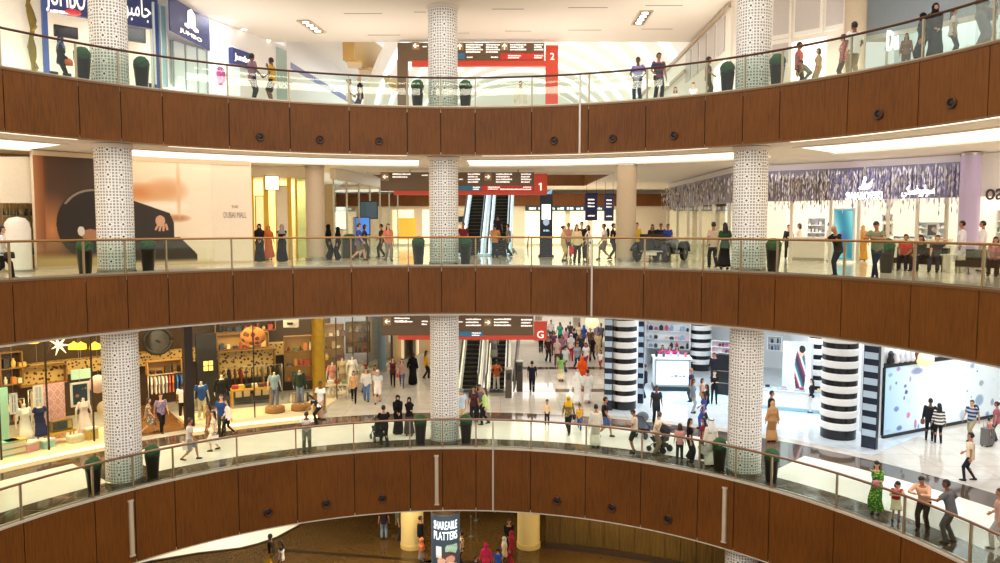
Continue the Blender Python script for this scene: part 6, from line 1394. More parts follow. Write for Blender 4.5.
# top level right: panelled wall
RP = 18.4; w0, w1 = tpx(733, 40, RP), tpx(848, 30, RP); W0 = pol(RP, w0)
mb = MB(); mb.arc(RP, RP+.25, L2, CE2, w0, w1); mb.slab((W0.x, W0.y), (9.75, 60), L2, CE2, .2); mb.m = 1
zt = [(atr(808, -8, RP).z, atr(808, 32, RP).z), (atr(808, 38, RP).z, atr(808, 62, RP).z)]
for pa, pb in ((773, 790), (795, 821), (826, 844)):
    for k, (za, zb) in enumerate(zt):
        if k == 1 and pa > 780: continue
        mb.m = 2; mb.arc(RP-.06, RP, zb-.1, za+.1, tpx(pa-1, 30, RP), tpx(pb+1, 30, RP)); mb.m = 1; mb.arc(RP-.075, RP-.055, zb+.06, za-.06, tpx(pa+.6, 30, RP), tpx(pb-.6, 30, RP))
mb.m = 3; mb.arc(RP-.05, RP-.01, L2, atr(808, 40, RP).z, tpx(792, 60, RP), tpx(826, 60, RP))
mb.m = 1; 
for k in range(5):
    Y0 = W0.y+.8+k*1.5; mb.slab((W0.x-.12+k*.03, Y0), (W0.x-.12+k*.03+.02, Y0+1.1), 8.7, 10.1, .04)
mb.m = 3; mb.slab((W0.x-.13, W0.y+.5), (W0.x-.05, W0.y+2.4), L2+.3, 8.3, .04)
mb.m = 4; mb.slab((W0.x-.16, W0.y), (9.55, 60), 10.2, 10.36, .12); mb.slab((W0.x-.16, 38.4), (9.5, 60), 9.1, 9.25, .1)
struct(mb, 'wall_panelled', [pm('#f4ece0', .5), pm('#cfc8c4', .6), pm('#fbf6ee', .5), LAMP('#fffaf0', 1.1), pm('#b9a58c', .5)], False, 'white wall with framed grey panels on the top level')
pillar('beige square edged column beside the panelled wall on the top level', pol(RP+.1, tpx(853.5, 40, RP)), .36, L2, CE2, pm('#cdbba2', .5))
mb = MB(); s0, s1 = tpx(860, 30, 21.5), 1.8; zs_ = atr(900, 33, 21.5).z; mb.arc(21.5, 21.7, zs_+.1, CE2, s0, s1); mb.m = 1; mb.arc(21.5, 21.53, L2, zs_, s0, s1); mb.m = 2; mb.arc(25, 25.2, L2, CE2, s0, s1); mb.m = 3; mb.arc(21.45, 21.7, zs_-.05, zs_+.1, s0, s1)
for k in range(7): c = pol(21.5, s0+.05+k*.16, (L2+zs_)/2); mb.box(c, (.1, .14, zs_-L2), -th(c))
struct(mb, 'wall_right_shop', [pm('#aebccb', .4), SHOPGLASS, pm('#d9e6ec', .5), pm('#e9e6e0', .4)], False, 'blue grey shop front with glass on the top right')
a, b = atr(886, 51, 21.3), atr(896, 49, 21.3); d = b-a; d.z = 0; t = thing('shop_sign', 'large white letters on the glass shop front of the top right', 'sign', a); text('Du', 1.1, face((0, 0, 0), d), LAMP('#ffffff', 1.6), 'lettering', t, .05, 'LEFT', d.length*1.1); MB().box((d.x/2, d.y/2+.1, .1), (d.length, .04, .04), math.atan2(d.y, d.x)).build('rail', STEEL, t)
# ------------------------------------------------------------------ stanchions downstairs
for px, py, lab in ((471, 536, 'steel queue post right of the advertising column'), (476, 520, 'steel queue post behind the first one')):
    c = atz(px, py, LG); t = thing('queue_post', lab, 'post', c); MB().lathe([(.16, 0), (.16, .03), (.03, .05)], n=16).build('base', STEEL, t, .6); MB().lathe([(.03, .04), (.03, .95), (.05, .96), (.05, 1.05)], n=12).build('pole', STEEL, t, .6)
for px, lab in ((411, 'cream yellow round pillar left of the advertising column on the lowest storey'), (529, 'cream yellow round pillar right of the advertising column on the lowest storey')):
    c = atz(px, 551, LG)+Vector((0, .55, 0)); t = thing('pillar', lab, 'pillar', c); YM = pm('#ead08c', .5); MB().lathe([(.55, .25), (.55, GB-LG)], n=32).build('shaft', YM, t, .6); MB().lathe([(.58, 0), (.58, .22), (.56, .25)], n=32).build('base', pm('#c9ac66', .4), t, .6); MB().lathe([(.556, 2.1), (.556, 2.14)], n=32).build('joint', pm('#b99a56', .5), t)
c = atz(495, 513, GB-1.2); t = thing('chandelier', 'small gold chandelier hanging under the lowest fascia', 'lamp', (c.x, c.y, GB-1.1)); MB().tube([(0, 0, .2), (0, 0, 1.2)], .02, 6).build('rod', GOLD, t)
for k in range(8): a = k*PI/4; MB().tube([(0, 0, .3), (.45*math.cos(a), .45*math.sin(a), .1), (.6*math.cos(a), .6*math.sin(a), .25)], .02, 6).build('arm', GOLD, t, 1); MB().ell((.6*math.cos(a), .6*math.sin(a), .33), (.06, .06, .09), 8, 6).build('bulb', LAMP('#ffe2a0', 3), t, 1)
# ------------------------------------------------------------------ lamps and added fill lights
WARMC = (1, .86, .62)
for a in (-1.15, -.8, -.5): p_ = pol(24, a, L1B-.25); area('shop_lamp', p_, 5, 2.5, 230, (1, .76, .4), (0, 0, -a))
for a in (-.95, -.62): p_ = pol(22.2, a, L1B-.25); area('window_lamp', p_, 6, .6, 330, (1, .8, .42), (0, 0, -a))
for a in (.45, .75, 1.0): p_ = pol(27, a, L1B-.25); area('beauty_lamp', p_, 6, 6, 450, (.93, .97, 1), (0, 0, -a))
area('beauty_lamp', pol(23.0, .7, L1B-.2), 14, 1.2, 130, (.93, .97, 1), (0, 0, -.7))
for y in (44, 54, 66): area('hall_lamp', (2.2, y, L1B-.3), 8, 6, 420, (1, .95, .87))
for a in (-.8, -.3, .2, .7, 1.15): p_ = pol(18.2, a, L1B-.25); area('ring_lamp', p_, 6, 2, 210, (1, .93, .82) if a < .5 else (.95, .97, 1), (0, 0, -a))
area('shop_lamp', pol(26, -.33, L1B-.25), 4, 5, 300, (1, .84, .55), (0, 0, .33))
area('gold_shop_lamp', pol(23.8, (g0+g1)/2, 4.0), 3, 1.5, 160, (1, .85, .45), (0, 0, -(g0+g1)/2))
for a in (.66, .85, 1.05): p_ = pol(27.2, a, 4.1); area('crystal_lamp', p_, 4, 3, 170, (1, .95, .88), (0, 0, -a))
area('crystal_lamp', (13, 42, 4.1), 3, 10, 220, (1, .95, .85)); area('oasis_lamp', pol(26, 1.28, 4.1), 3, 2, 160, (1, .96, .9)); area('fin_lamp', pol(21.3, -1.05, 4.1), 4, 1.5, 60, (1, .92, .75))
area('far_lamp', (2, 57, 4.2), 16, 4, 700, (1, .93, .8)); area('glass_lamp', (-10.5, 45, 4.2), 3, 8, 240, (1, .97, .88))
for a in (-.95, -.62): p_ = pol(21, a, CE2-.1); area('electronics_lamp', p_, 5, 3, 200, (1, .98, .97), (0, 0, -a))
for a in (.95, 1.2): p_ = pol(23.3, a, CE2-.1); area('top_right_lamp', p_, 4, 2.5, 150, (1, .97, .94), (0, 0, -a))
for a, r_ in ((-.95, 17.2), (-.55, 18.5), (-.2, 19.5), (.2, 19.5), (.55, 17.4), (.95, 17.4)): p_ = pol(r_, a, L2+.12); area('ceiling_fill', p_, 3.5, .8, 95, (1, .93, .85), (PI, 0, -a))  # up-facing lamps added out of view to brighten the top ceiling
area('vault_fill', (1.9, 52, 6.5), 8, 24, 900, (1, .96, .92), (PI, 0, 0))  # lamp added inside the vault to brighten its ribs
area('top_corridor_lamp', (-8.3, 48, 10.8), 2, 16, 150, (1, .98, .97)); area('lower_lamp', (-6, 34, GB-.1), 8, 3, 480, (1, .85, .6)); area('lower_lamp', (-15, 38, GB-.1), 8, 3, 420, (1, .92, .72)); area('lower_lamp', (-.5, 38, GB-.1), 6, 2, 160, (1, .85, .6)); area('lower_lamp', (5.5, 33.2, GB-.1), 5, 1.2, 300, (1, .8, .45), (0, 0, -.5))
for a in (.62, .85, 1.1): p_ = pol(RX-1.6, a, L2B-.1); area('strand_fill', p_, 4, .4, 25, (.95, .93, 1), (.5, 0, -a))  # strip lamps added in front of the header to brighten the strands
area('atrium_fill', (-1.7, 14, 21), 18, 18, 3000, (1, .94, .86))  # large unseen lamp added above the void as overhead fill
w = bpy.data.worlds.new('ambient_fill'); bpy.context.scene.world = w; w.use_nodes = True; nt = w.node_tree  # even ambient light from all sides, filling the open set
bg = nt.nodes['Background']; bg.inputs[0].default_value = (1.0, .95, .88, 1); bg.inputs[1].default_value = .95
cam = bpy.data.cameras.new('camera'); co = bpy.data.objects.new('camera', cam); C.objects.link(co); co.location = (0, 0, EYE); co.rotation_euler = (PI/2-PIT, 0, 0)
cam.sensor_width = 36; cam.lens = F/1000*36; cam.clip_end = 400; sc = bpy.context.scene; sc.camera = co
sc.view_settings.view_transform = 'Standard'; sc.view_settings.look = 'None'; sc.view_settings.exposure = 0.0; sc.view_settings.gamma = 1.0; sc.view_settings.use_curve_mapping = False
sc.cycles.use_denoising = True; sc.cycles.max_bounces = 7; sc.cycles.transparent_max_bounces = 24; sc.cycles.sample_clamp_indirect = 4.0; sc.cycles.caustics_reflective = False; sc.cycles.caustics_refractive = False
# ------------------------------------------------------------------ who is where (feet pixel or distance from the void's centre)
def P(label, z, px, v, face, h=1.72, pose='stand', sex='m', **k): return person(label, z, px, v, face, h, pose, sex, **k)
AB = '#151417'; TH = '#f6f3ee'
# --- top level
i_ = P('woman in dark blue patterned headscarf and black top at the far left top rail', L2, 62, 16.6, 'right', 1.66, 'clasp', 'f', top='long=#1d1c22', bot='trousers=#1c1b1f', hair='hijab:pat:#27305c:#7f8fb8:14', skin='m'); bag('handbag', i_, 'r', '#d9622e', 'orange handbag held by the woman in the blue headscarf', .02)
P('man in purple shirt and dark trousers talking at the top left rail', L2, 252, 15.7, -60, 1.84, 'stand2', top='tee=#8f7286', bot='trousers=#2b2a2e', skin='d')
P('man in mustard yellow shirt and black shorts, hand at his mouth', L2, 272, 15.8, 70, 1.78, 'mouth', top='tee=#d9a83a', bot='shorts=#19191b', skin='d')
P('woman in cream top walking behind the top rail', L2, 349, 18.2, 'right', 1.62, 'stroll', 'f', top='tee=#e9e0c9', bot='trousers=#d9cfae', hair='bun:k')
P('bald man in black polo shirt and grey trousers behind the top rail', L2, 360.5, 18.0, 'left', 1.72, 'stroll', top='tee=#222327', bot='trousers=#4a4a4c', hair='bald:k', skin='l')
P('man in purple and white t-shirt and jeans leaning at the top rail', L2, 638, 15.5, 160, 1.74, 'hips', top='tee=two:#8b7fc4:#c4bfe0:1.2', bot='trousers=#2c3a58', skin='d')
P('man in dark patterned shirt and black trousers at the top rail', L2, 658.5, 15.6, 200, 1.84, 'stand2', top='tee=stripe:#3b3a55:#7a4550:4', bot='trousers=#33302f', skin='m')
P('woman in white beside the red sign post on the top level', L2, 520.5, 18.6, 'to', 1.66, 'stand', 'f', gown='abaya=#f2ece2', hair='short:k', skin='l')
P('boy in brown camouflage top beside the right topiary on the top level', L2, 708, 15.9, 'right', 1.50, 'stand2', 'c', top='tee=pat:#6a5a44:#3f4436:9', bot='trousers=#5a5040', skin='m')
P('small child with dark hair behind the top rail', L2, 693, 18.5, 'to', 1.12, 'stand', 'c', top='tee=#d8dbe2', bot='shorts=#4a5878', skin='l')
P('child in white and red behind the top rail', L2, 675, 19.5, 'to', 1.2, 'walk', 'c', top='tee=#f0e6e2', bot='shorts=#c05048', hair='long:k', skin='l')
i_ = P('man in red and pink shirt standing by the lit doorway on the top level', L2, 798, 16.6, 'right', 1.72, 'stand', top='tee=#c9604f', bot='trousers=#4a4038', skin='d'); bag('handbag', i_, 'l', '#d9b83a', 'yellow bag held by the man in the red shirt', .02)
P('woman in tan coat and straw coloured scarf sitting low behind the top rail', L2, 818, 16.3, 'left', 1.32, 'stand', 'f', gown='abaya=#c2a074', hair='bob:b', skin='l')
P('grey clothed child bending near the lit doorway', L2, 807, 16.0, 'left', 1.05, 'bend', 'c', top='tee=#9a9186', bot='trousers=#77706a')
P('woman in pink and red print shirt beside the man in white', L2, 842.5, 16.3, 'left', 1.62, 'stand', 'f', top='tee=pat:#d25a6a:#f0b8b0:10', bot='trousers=#6a5a52', hair='long:b', skin='m')
P('man in white shirt and khaki trousers seen from behind on the top level', L2, 853, 15.9, 30, 1.84, 'stand2', top='tee=#f6f3ef', bot='trousers=#b09a70', skin='d')
P('woman in brown top crouching behind the rail at the top right', L2, 905, 16.2, 'to', 1.2, 'stand', 'f', top='long=#8a6a55', bot='trousers=#6a5a50', hair='long:k')
P('woman in black headscarf and robe, shorter of the pair at the top right', L2, 921, 15.9, 'left', 1.60, 'stand', 'f', gown='abaya='+AB, hair='hijab:#141317', skin='m')
P('woman in black robe, taller of the pair at the top right', L2, 932.5, 15.7, 200, 1.72, 'clasp', 'f', gown='abaya=#1d1b1f', hair='hijab:#17161a', skin='l')
i_ = P('woman in cream blouse with long dark hair at the top right', L2, 951, 15.6, 'right', 1.42, 'stand', 'f', top='tee=#d9cdbb', bot='trousers=#2a2a2e', hair='long:k')
i_ = P('person in grey robe cut by the top right corner', L2, 979, 15.4, 'right', 1.78, 'clasp', 'f', gown='abaya=#6b6966', hair='hijab:#5a5856'); bag('handbag', i_, 'r', '#26262a', 'black handbag held by the person in grey', .02)
# --- middle level
i_ = P('woman in white top and black trousers walking at the far left of the middle level', L1, 6, 15.4, 'right', 1.64, 'walk', 'f', top='tee=#efe7e4', bot='trousers=#232228', hair='long:k', skin='l'); bag('handbag', i_, 'r', '#2b2224', 'dark shoulder bag of the woman at the far left', .0)
P('woman in open black robe facing out before the golden shop', L1, 260, 262, 'to', 1.68, 'clasp', 'f', gown='abaya='+AB, hair='hijab:#1a1816', skin='l')
P('woman in black robe and grey headscarf with folded arms', L1, 282.5, 262, 170, 1.66, 'cross', 'f', gown='abaya=#121215', hair='hijab:t', skin='l')
P('orange clothed figure inside the golden shop entrance', L1, 271, 22.2, 'to', 1.6, 'stand', 'f', gown='longdress=#d9713a', hair='hijab:#d97a45', skin='l')
P('woman in black robe right of the plain beige column', L1, 328.5, 259.5, 'right', 1.66, 'stand', 'f', gown='abaya=#17161a', hair='hijab:#17161a')
P('shorter woman in black robe near the square planter', L1, 338.5, 260, 'left', 1.54, 'stand', 'f', gown='abaya=#101013', hair='hijab:#101013')
P('man in blue shirt and grey shorts walking on the middle level', L1, 358.5, 260.5, 'right', 1.74, 'walk', top='tee=#3d55b0', bot='shorts=#7a7268', hair='short:k', skin='l')
P('woman in dark blue top behind the man in blue', L1, 364.5, 258, 'right', 1.66, 'stroll', 'f', top='tee=#2c3868', bot='trousers=#5a5248', hair='bob:k')
P('dark haired man behind the woman with long brown hair', L1, 382, 257.5, 'left', 1.68, 'stroll', top='tee=#3a2c28', bot='trousers=#3a3634')
P('woman with long brown hair, coral top and grey trousers', L1, 388.5, 261, 200, 1.70, 'stroll', 'f', top='tee=#d9806a', bot='trousers=#8a8078', hair='long:b', skin='l')
P('man in maroon t-shirt beside the topiary right of the middle column', L1, 463.5, 257.5, 'to', 1.76, 'stand', top='tee=#7d2a34', bot='trousers=#c9b9a0', skin='m')
P('man in tan top and dark jeans seen from behind at the escalators', L1, 495, 258, 'away', 1.68, 'stroll', top='tee=#c58a58', bot='trousers=#2a3040', skin='m')
P('person in dark top riding the right middle level escalator', L1, 500, 0, 'away', 1.66, 'stand', top='tee=#37343a', bot='trousers=#22252c', pos=(-.12, 43.0, .56), rz=0)
P('person in grey shirt by the foot of the middle level escalator', L1, 508.5, 256.5, 'left', 1.68, 'stroll', top='tee=#8d8890', bot='trousers=#33333a', skin='l')
i_ = P('woman in cream coat carrying a red shopping bag', L1, 576.5, 263, 200, 1.66, 'stand', 'f', top='jacket=#d9c79a', bot='trousers=#2a2726', hair='long:b', skin='l'); bag('shopping', i_, 'r', '#c8202c', 'red shopping bag carried by the woman in the cream coat')
P('man in dark jacket and white shirt in the middle level crowd', L1, 581.5, 259.5, 'to', 1.78, 'stand', top='jacket=#2a2522', bot='trousers=#26242a', skin='l')
P('woman in black and white top right of the red shopping bag', L1, 588, 262, 'left', 1.62, 'clasp', 'f', top='tee=pat:#efe9e2:#221f1f:7', bot='trousers=#3a3432', hair='bob:k', skin='l')
P('woman in beige dress left in the middle level crowd', L1, 563, 261, 'right', 1.6, 'stand', 'f', gown='dress=#cfb98a', hair='bun:b', skin='l')
P('man in pink shirt at the back of the middle level crowd', L1, 568.5, 257.5, 'to', 1.72, 'stand', top='tee=#d99a90', bot='trousers=#6a5a4c', skin='m')
i_ = P('man in white shirt walking left of the beige column', L1, 604.5, 260, 'left', 1.72, 'walk2', top='tee=#f4efe9', bot='shorts=#8a7a68', skin='m')
i_ = P('man in black carrying a backpack beside the beige column', L1, 612.5, 259.5, 'right', 1.72, 'stroll', top='tee=#252427', bot='trousers=#4a4038', skin='l'); bag('back', i_, 'l', '#1f1d1f', 'black backpack worn by the man beside the beige column')
P('person in yellow right of the beige column', L1, 636.5, 258.5, 'to', 1.74, 'stand', 'f', gown='longdress=#e8c23a', hair='short:b', skin='l')
P('woman in black left behind the vintage car', L1, 652, 257.2, 'to', 1.66, 'stand', 'f', top='tee=#3a2024', bot='trousers=#2a2224', hair='long:k')
P('man in dark top in the middle behind the vintage car', L1, 660.5, 257.3, 'to', 1.7, 'stand', top='tee=#1f2740', bot='trousers=#26262c')
P('man in bright blue shirt behind the vintage car', L1, 667.5, 257.4, 200, 1.68, 'stand', top='tee=#2f49b0', bot='trousers=#2a2c38', skin='m')
i_ = P('man in beige shirt walking away beside the right column', L1, 713, 267.5, 20, 1.76, 'stroll', top='tee=#cdb49a', bot='trousers=#2c3038', skin='m')
P('woman with long black hair in green and black seen from behind', L1, 722.5, 16.0, 10, 1.72, 'stand', 'f', top='tee=#2d4a34', bot=None, gown='skirt=#1c1a1e', hair='long:k')
P('bald man in black t-shirt with crossed legs reading a phone at the rail', L1, 834, 15.4, 125, 1.66, 'leanx', top='tee=#1d1c1f', bot='slim=#2e3440', hair='bald:k', skin='m')
P('man in olive t-shirt and dark jeans with crossed legs reading a phone', L1, 873, 15.4, 165, 1.80, 'leanx', top='tee=#7d8062', bot='slim=#2a3244', hair='short:k', skin='m')
P('woman behind the left counter of the crystal shop', L1, 786, 26.6, 'to', 1.64, 'stand', 'f', top='long=#2e2a2c', bot='trousers=#2a2728', hair='bun:b', skin='l')
P('second assistant behind the left counter of the crystal shop', L1, 797, 26.8, 'left', 1.7, 'clasp', 'f', top='long=#e9dccb', bot='trousers=#3a3634', hair='bob:b', skin='l')
P('man in white robe standing inside the crystal shop', L1, 826.5, 24.95, 'right', 1.76, 'stand', gown='thobe='+TH, hair='short:k')
P('woman in orange robe entering the crystal shop', L1, 862, 261, 'away', 1.62, 'stand', 'f', gown='abaya=#d9923a', hair='hijab:#c99a5a')
P('man in white robe right of the crystal shop shelves', L1, 958, 21.9, 'left', 1.78, 'stand', gown='thobe=#efeaf2', hair='short:k')
P('man in pale robe beside the lilac column', L1, 978.5, 22.2, 'left', 1.78, 'stand', gown='thobe=#f0e8ec', hair='short:k')
def seated(label, px, r, off, **k):
    p = pol(r, tpx(px, 262, r), 0); return person(label, L1, px, r, 'to', pos=(p.x, p.y, 0), rz=-th(p)+PI+off, pose=k.pop('pose', 'sit'), **k)
seated('person in red shirt sitting on the long leather bench', 905.5, 20.45, .2, h=1.7, top='tee=#c23a34', bot='trousers=#26242c', hair='short:k')
seated('person in black sitting in the middle of the long leather bench', 921, 20.45, -.1, h=1.66, top='long=#1f1e24', bot='trousers=#2a2830', hair='long:k', sex='f')
seated('person leaning back with raised arm at the bench end', 936, 20.45, .3, h=1.68, pose='sitarm', top='tee=#3a3438', bot='trousers=#35333c', hair='short:b', skin='l')
seated('person in pink and black sitting at the far right of the middle level', 995, 20.05, .4, h=1.64, top='tee=#b04a52', bot='trousers=#222224', hair='bob:k', sex='f')
# --- ground floor, left
P('short woman in patterned dress outside the shop doorway', G, 148.5, 433.5, 'right', 1.58, 'walk', 'f', gown='dress=pat:#7a6a58:#d8c8a8:9', hair='bob:b', skin='l')
P('man in purple checked shirt and black trousers outside the shop doorway', G, 161.5, 432, 200, 1.74, 'walk2', top='tee=pat:#8a7a9a:#b0a0b8:12', bot='trousers=#1b1a1d', hair='short:b', skin='l')
P('man in white shirt standing in the shop doorway seen from behind', G, 183, 419, 'away', 1.72, 'stand', top='tee=#efe8df', bot='trousers=#23201f', skin='d')
i_ = P('man in pale t-shirt and grey shorts striding past the left column', G, 190, 460.5, 'right', 1.68, 'walk', top='tee=#d9d2c6', bot='shorts=#9a9a9c', hair='short:b', skin='m'); bag('shopping', i_, 'l', '#efe9df', 'white shopping bag of the striding man in shorts')
P('woman with long dark hair and brown top in the group of four', G, 209.5, 441, 'left', 1.6, 'stand', 'f', top='tee=#8a6242', bot='trousers=#7a5a3c', hair='long:k')
i_ = P('woman in cream print dress with bare legs in the group of four', G, 215, 450.5, 'left', 1.62, 'stroll', 'f', gown='dress=pat:#e9dcc2:#b99a6a:8', hair='long:k', skin='l'); bag('shopping', i_, 'l', '#f2ede2', 'pale patterned shopping bag of the woman in the print dress')
P('man in blue t-shirt in the group of four', G, 222, 434.5, 'to', 1.74, 'stand', top='tee=#2f4f8f', bot='trousers=#4a4440', hair='short:n', skin='l')
P('woman in white tunic and black leggings in the group of four', G, 229, 436, 'left', 1.64, 'walk', 'f', top='long=#f3eee6', bot='slim=#1b1a1d', hair='long:k', skin='l')
P('man in white t-shirt and pink trousers by the golden pillar', G, 321, 419, 150, 1.76, 'stand2', top='tee=#f6f2ec', bot='trousers=#d9ac94', skin='d')
P('girl in black and white bending beside the man in white', G, 317, 423.5, 'left', 1.52, 'bend', 'f', top='tee=pat:#1d1c1f:#f0ece6:5', bot='trousers=#1c1b1e', hair='long:k')
P('man in white t-shirt leaning on the ground floor rail reading a phone', G, 311.5, 15.45, 'to', 1.74, 'lean', top='tee=#f0e8de', bot='trousers=#8a8472', skin='d')
P('woman in tan top and black jeans, left of the three walkers', G, 354, 402.5, 'to', 1.66, 'walk', 'f', top='tee=#d9a878', bot='slim=#17171a', hair='bob:b', skin='l')
P('man in white shirt and blue jeans, middle of the three walkers', G, 366.5, 401, 'to', 1.74, 'stroll', top='long=#f0ede6', bot='trousers=#5f7fae', hair='short:b', skin='l')
P('man in pale blue and white with white shorts, right of the three walkers', G, 378, 403, 170, 1.74, 'walk2', top='tee=two:#cfdfe6:#f2efe8:1.2', bot='shorts=#efe9df', hair='cap:#d8dfe6', skin='l')
P('woman with dark hair behind the three walkers', G, 375.5, 396, 'to', 1.66, 'stroll', 'f', top='tee=#c9a594', bot='trousers=#5a4a44', hair='long:k')
P('man in grey shirt behind the white mannequin', G, 363, 392, 'right', 1.74, 'stand', top='tee=#b7b0a4', bot='trousers=#6a6258', hair='short:g')
P('woman in dark top and black trousers walking from the corridor', G, 393, 386.5, 'to', 1.66, 'stroll', 'f', top='vest=#5a2a2e', bot='slim=#1d1c20', hair='long:b', skin='l')
i_ = P('woman in pink top and jeans walking from the corridor', G, 402, 387.5, 'to', 1.66, 'walk', 'f', top='tee=#b09088', bot='slim=#3e5478', hair='long:k', skin='l'); bag('handbag', i_, 'r', '#d23a32', 'red handbag of the woman in jeans', .02)
P('person in long black robe in the middle of the corridor', G, 413, 384.5, 'to', 1.8, 'stand2', 'f', gown='abaya=#121114', hair='hijab:#141216', skin='d')
P('woman in yellow top and black trousers left of the middle column', G, 426, 378.5, 'right', 1.66, 'stroll', 'f', top='long=#e0a92c', bot='trousers=#1d1b1d', hair='long:k')
i_ = P('man in black pushing a dark pushchair at the ground floor rail', G, 384.5, 446, 15, 1.70, 'push', top='tee=#1d1c1f', bot='trousers=#26282a', skin='m'); PUSHER = i_
P('woman in black robe, left of the pair by the middle column', G, 398, 434, 190, 1.70, 'clasp', 'f', gown='abaya=#101013', hair='hijab:#121114', skin='l')
P('woman in black robe and grey skirt, right of the pair by the middle column', G, 409.5, 435.5, 170, 1.66, 'cross', 'f', top='long=#19181b', gown='skirt=#4a4846', hair='hijab:#17161a', skin='l')
# --- ground floor, centre
P('man in pale blue shirt and beige shorts just right of the middle column', G, 461.5, 426, 30, 1.72, 'stand', top='tee=#bcd0e4', bot='shorts=#cdb48a', hair='short:g', skin='l')
P('woman in dark clothes waiting at the foot of the escalators', G, 473.5, 422.5, 'to', 1.66, 'stand', 'f', top='tee=#4a2c34', bot='trousers=#23242c', hair='long:k')
P('man in grey shirt behind the woman in dark clothes', G, 479.5, 421.5, 'to', 1.72, 'stand', top='tee=#6a6468', bot='trousers=#2a2d36', skin='m')
P('woman in light green shirt and black trousers near the escalators', G, 485.5, 424.5, 'left', 1.68, 'stroll', 'f', top='long=#bfe08a', bot='trousers=#1b1c20', hair='long:b', skin='l')
P('woman in orange brown shirt and white trousers stepping onto the escalator', G, 496, 0, 'away', 1.66, 'hips', 'f', top='tee=pat:#b5522c:#d98a4a:6', bot='trousers=#f2eadc', hair='bun:k', pos=(-.2, 41.9, G+.02), rz=0)
P('person in grey robe riding up the ground floor escalator', G, 492, 0, 'away', 1.7, 'stand', 'm', gown='thobe=#8d8a82', hair='short:k', pos=(-.35, 44.6, G+1.33), rz=0)
P('man in navy shirt and trousers walking away past the escalators', G, 532, 392.5, 'away', 1.74, 'walk', top='tee=#20253c', bot='trousers=#1a1d2a', skin='m')
P('small child in cream top standing alone in the hall', G, 547, 424.5, 'to', 1.12, 'stand', 'c', top='long=#e2c49c', bot='trousers=#26252a')
P('woman in light green top and cream skirt walking away down the hall', G, 561, 381.5, 'away', 1.66, 'stroll', 'f', top='tee=#8cbf6e', gown='skirt=#e8dcba', hair='long:k')
P('woman in vivid orange robe and headscarf in the hall', G, 582, 388, 'away', 1.78, 'stand', 'f', gown='abaya=#e8551c', hair='hijab:o')
P('man in white robe, left of the two walking behind the orange robe', G, 577.5, 404.5, 'away', 1.76, 'stroll', gown='thobe=#f7f5f1', hair='ghutra:w')
P('man in white robe, right of the two walking behind the orange robe', G, 587.5, 403, 'away', 1.74, 'walk', gown='thobe=#f3f1ee', hair='short:k')
i_ = P('woman in yellow headscarf and brown print tunic near the rail', G, 568.5, 433, 170, 1.66, 'walk', 'f', top='long=pat:#7a6a3a:#b59a5a:9', bot='trousers=#1d1c1e', hair='hijab:y'); bag('handbag', i_, 'l', '#1c1a1c', 'black handbag of the woman in the yellow headscarf', .02)
P('child in yellow top and jeans beside the woman in the yellow headscarf', G, 579.5, 429, 'to', 1.10, 'walk', 'c', top='tee=#e0b02c', bot='trousers=#3b5a92')
P('man in white robe seen from behind at the ground floor rail', G, 593.5, 15.9, 10, 1.74, 'stand', gown='thobe=#efe6d2', hair='short:k')
P('man in black t-shirt and blue shorts walking by the left striped column', G, 604, 437, 'right', 1.76, 'walk', top='tee=#1c1b1e', bot='shorts=#4a5f8a', skin='m')
P('man in cream t-shirt and dark green shorts at the rail', G, 631, 15.75, 'left', 1.74, 'phone', top='tee=#e2d2b6', bot='shorts=#263029', skin='m')
i_ = P('man in beige shirt and khaki trousers bending over a pushchair', G, 653.5, 15.9, 'right', 1.72, 'rest', top='tee=#ecdcc0', bot='trousers=#8a7a5a', hair='short:n', skin='l'); STROLL2 = i_
P('man in dark grey t-shirt standing before the beauty shop', G, 656, 423.5, 190, 1.74, 'stand', top='tee=#2c3038', bot='trousers=#23262e', skin='d')
P('girl in pink top at the rail beside the woman in black', G, 675.5, 15.6, 'away', 1.40, 'stand', 'c', top='tee=#e0a09a', bot='trousers=#2a2a30', hair='bob:b', skin='l')
P('woman in long black dress at the rail', G, 685, 15.65, 'right', 1.68, 'stand', 'f', gown='longdress=#121215', hair='long:k', skin='l')
P('woman in dark red top between the black dress and the white robe', G, 699, 16.4, 'left', 1.60, 'stand', 'f', top='tee=#8a2a34', bot='trousers=#26242a', hair='long:k')
i_ = P('man in white robe and white headcloth at the rail', G, 706, 15.65, 30, 1.80, 'stand', gown='thobe=#f2ead8', hair='ghutra:w'); bag('shopping', i_, 'l', '#d9d6ce', 'pale shopping bag standing by the man in the headcloth', .1)
P('woman in grey coat with long hair in the beauty shop', G, 692.5, 413, 'right', 1.66, 'stand', 'f', top='jacket=#7f858c', bot='trousers=#a4acb4', hair='long:b')
P('man in navy shirt at the white display counter', G, 691, 402, 'left', 1.74, 'stand', top='tee=#2c3552', bot='trousers=#3a3f4c', hair='bald:k', skin='m')
P('shop assistant in black with folded arms in the beauty shop', G, 714, 404, 'to', 1.68, 'cross', 'f', top='tee=#151518', bot='slim=#141417', hair='bun:n', skin='w')
P('woman in blue and white print top in front of the beauty shop', G, 703.5, 428, 'left', 1.64, 'stroll', 'f', top='tee=pat:#2c4aa0:#e6e6ee:6', bot='trousers=#3a5ab0', hair='long:k')
P('woman in black top close behind the blue print top', G, 706.5, 419, 'left', 1.62, 'stand', 'f', top='tee=#201e24', bot='trousers=#33323a', hair='long:b')
P('woman in tan top near the shop assistant in black', G, 701.5, 411, 'right', 1.6, 'stand', 'f', top='vest=#c99a7a', bot='trousers=#4a4650', hair='bob:b', skin='l')
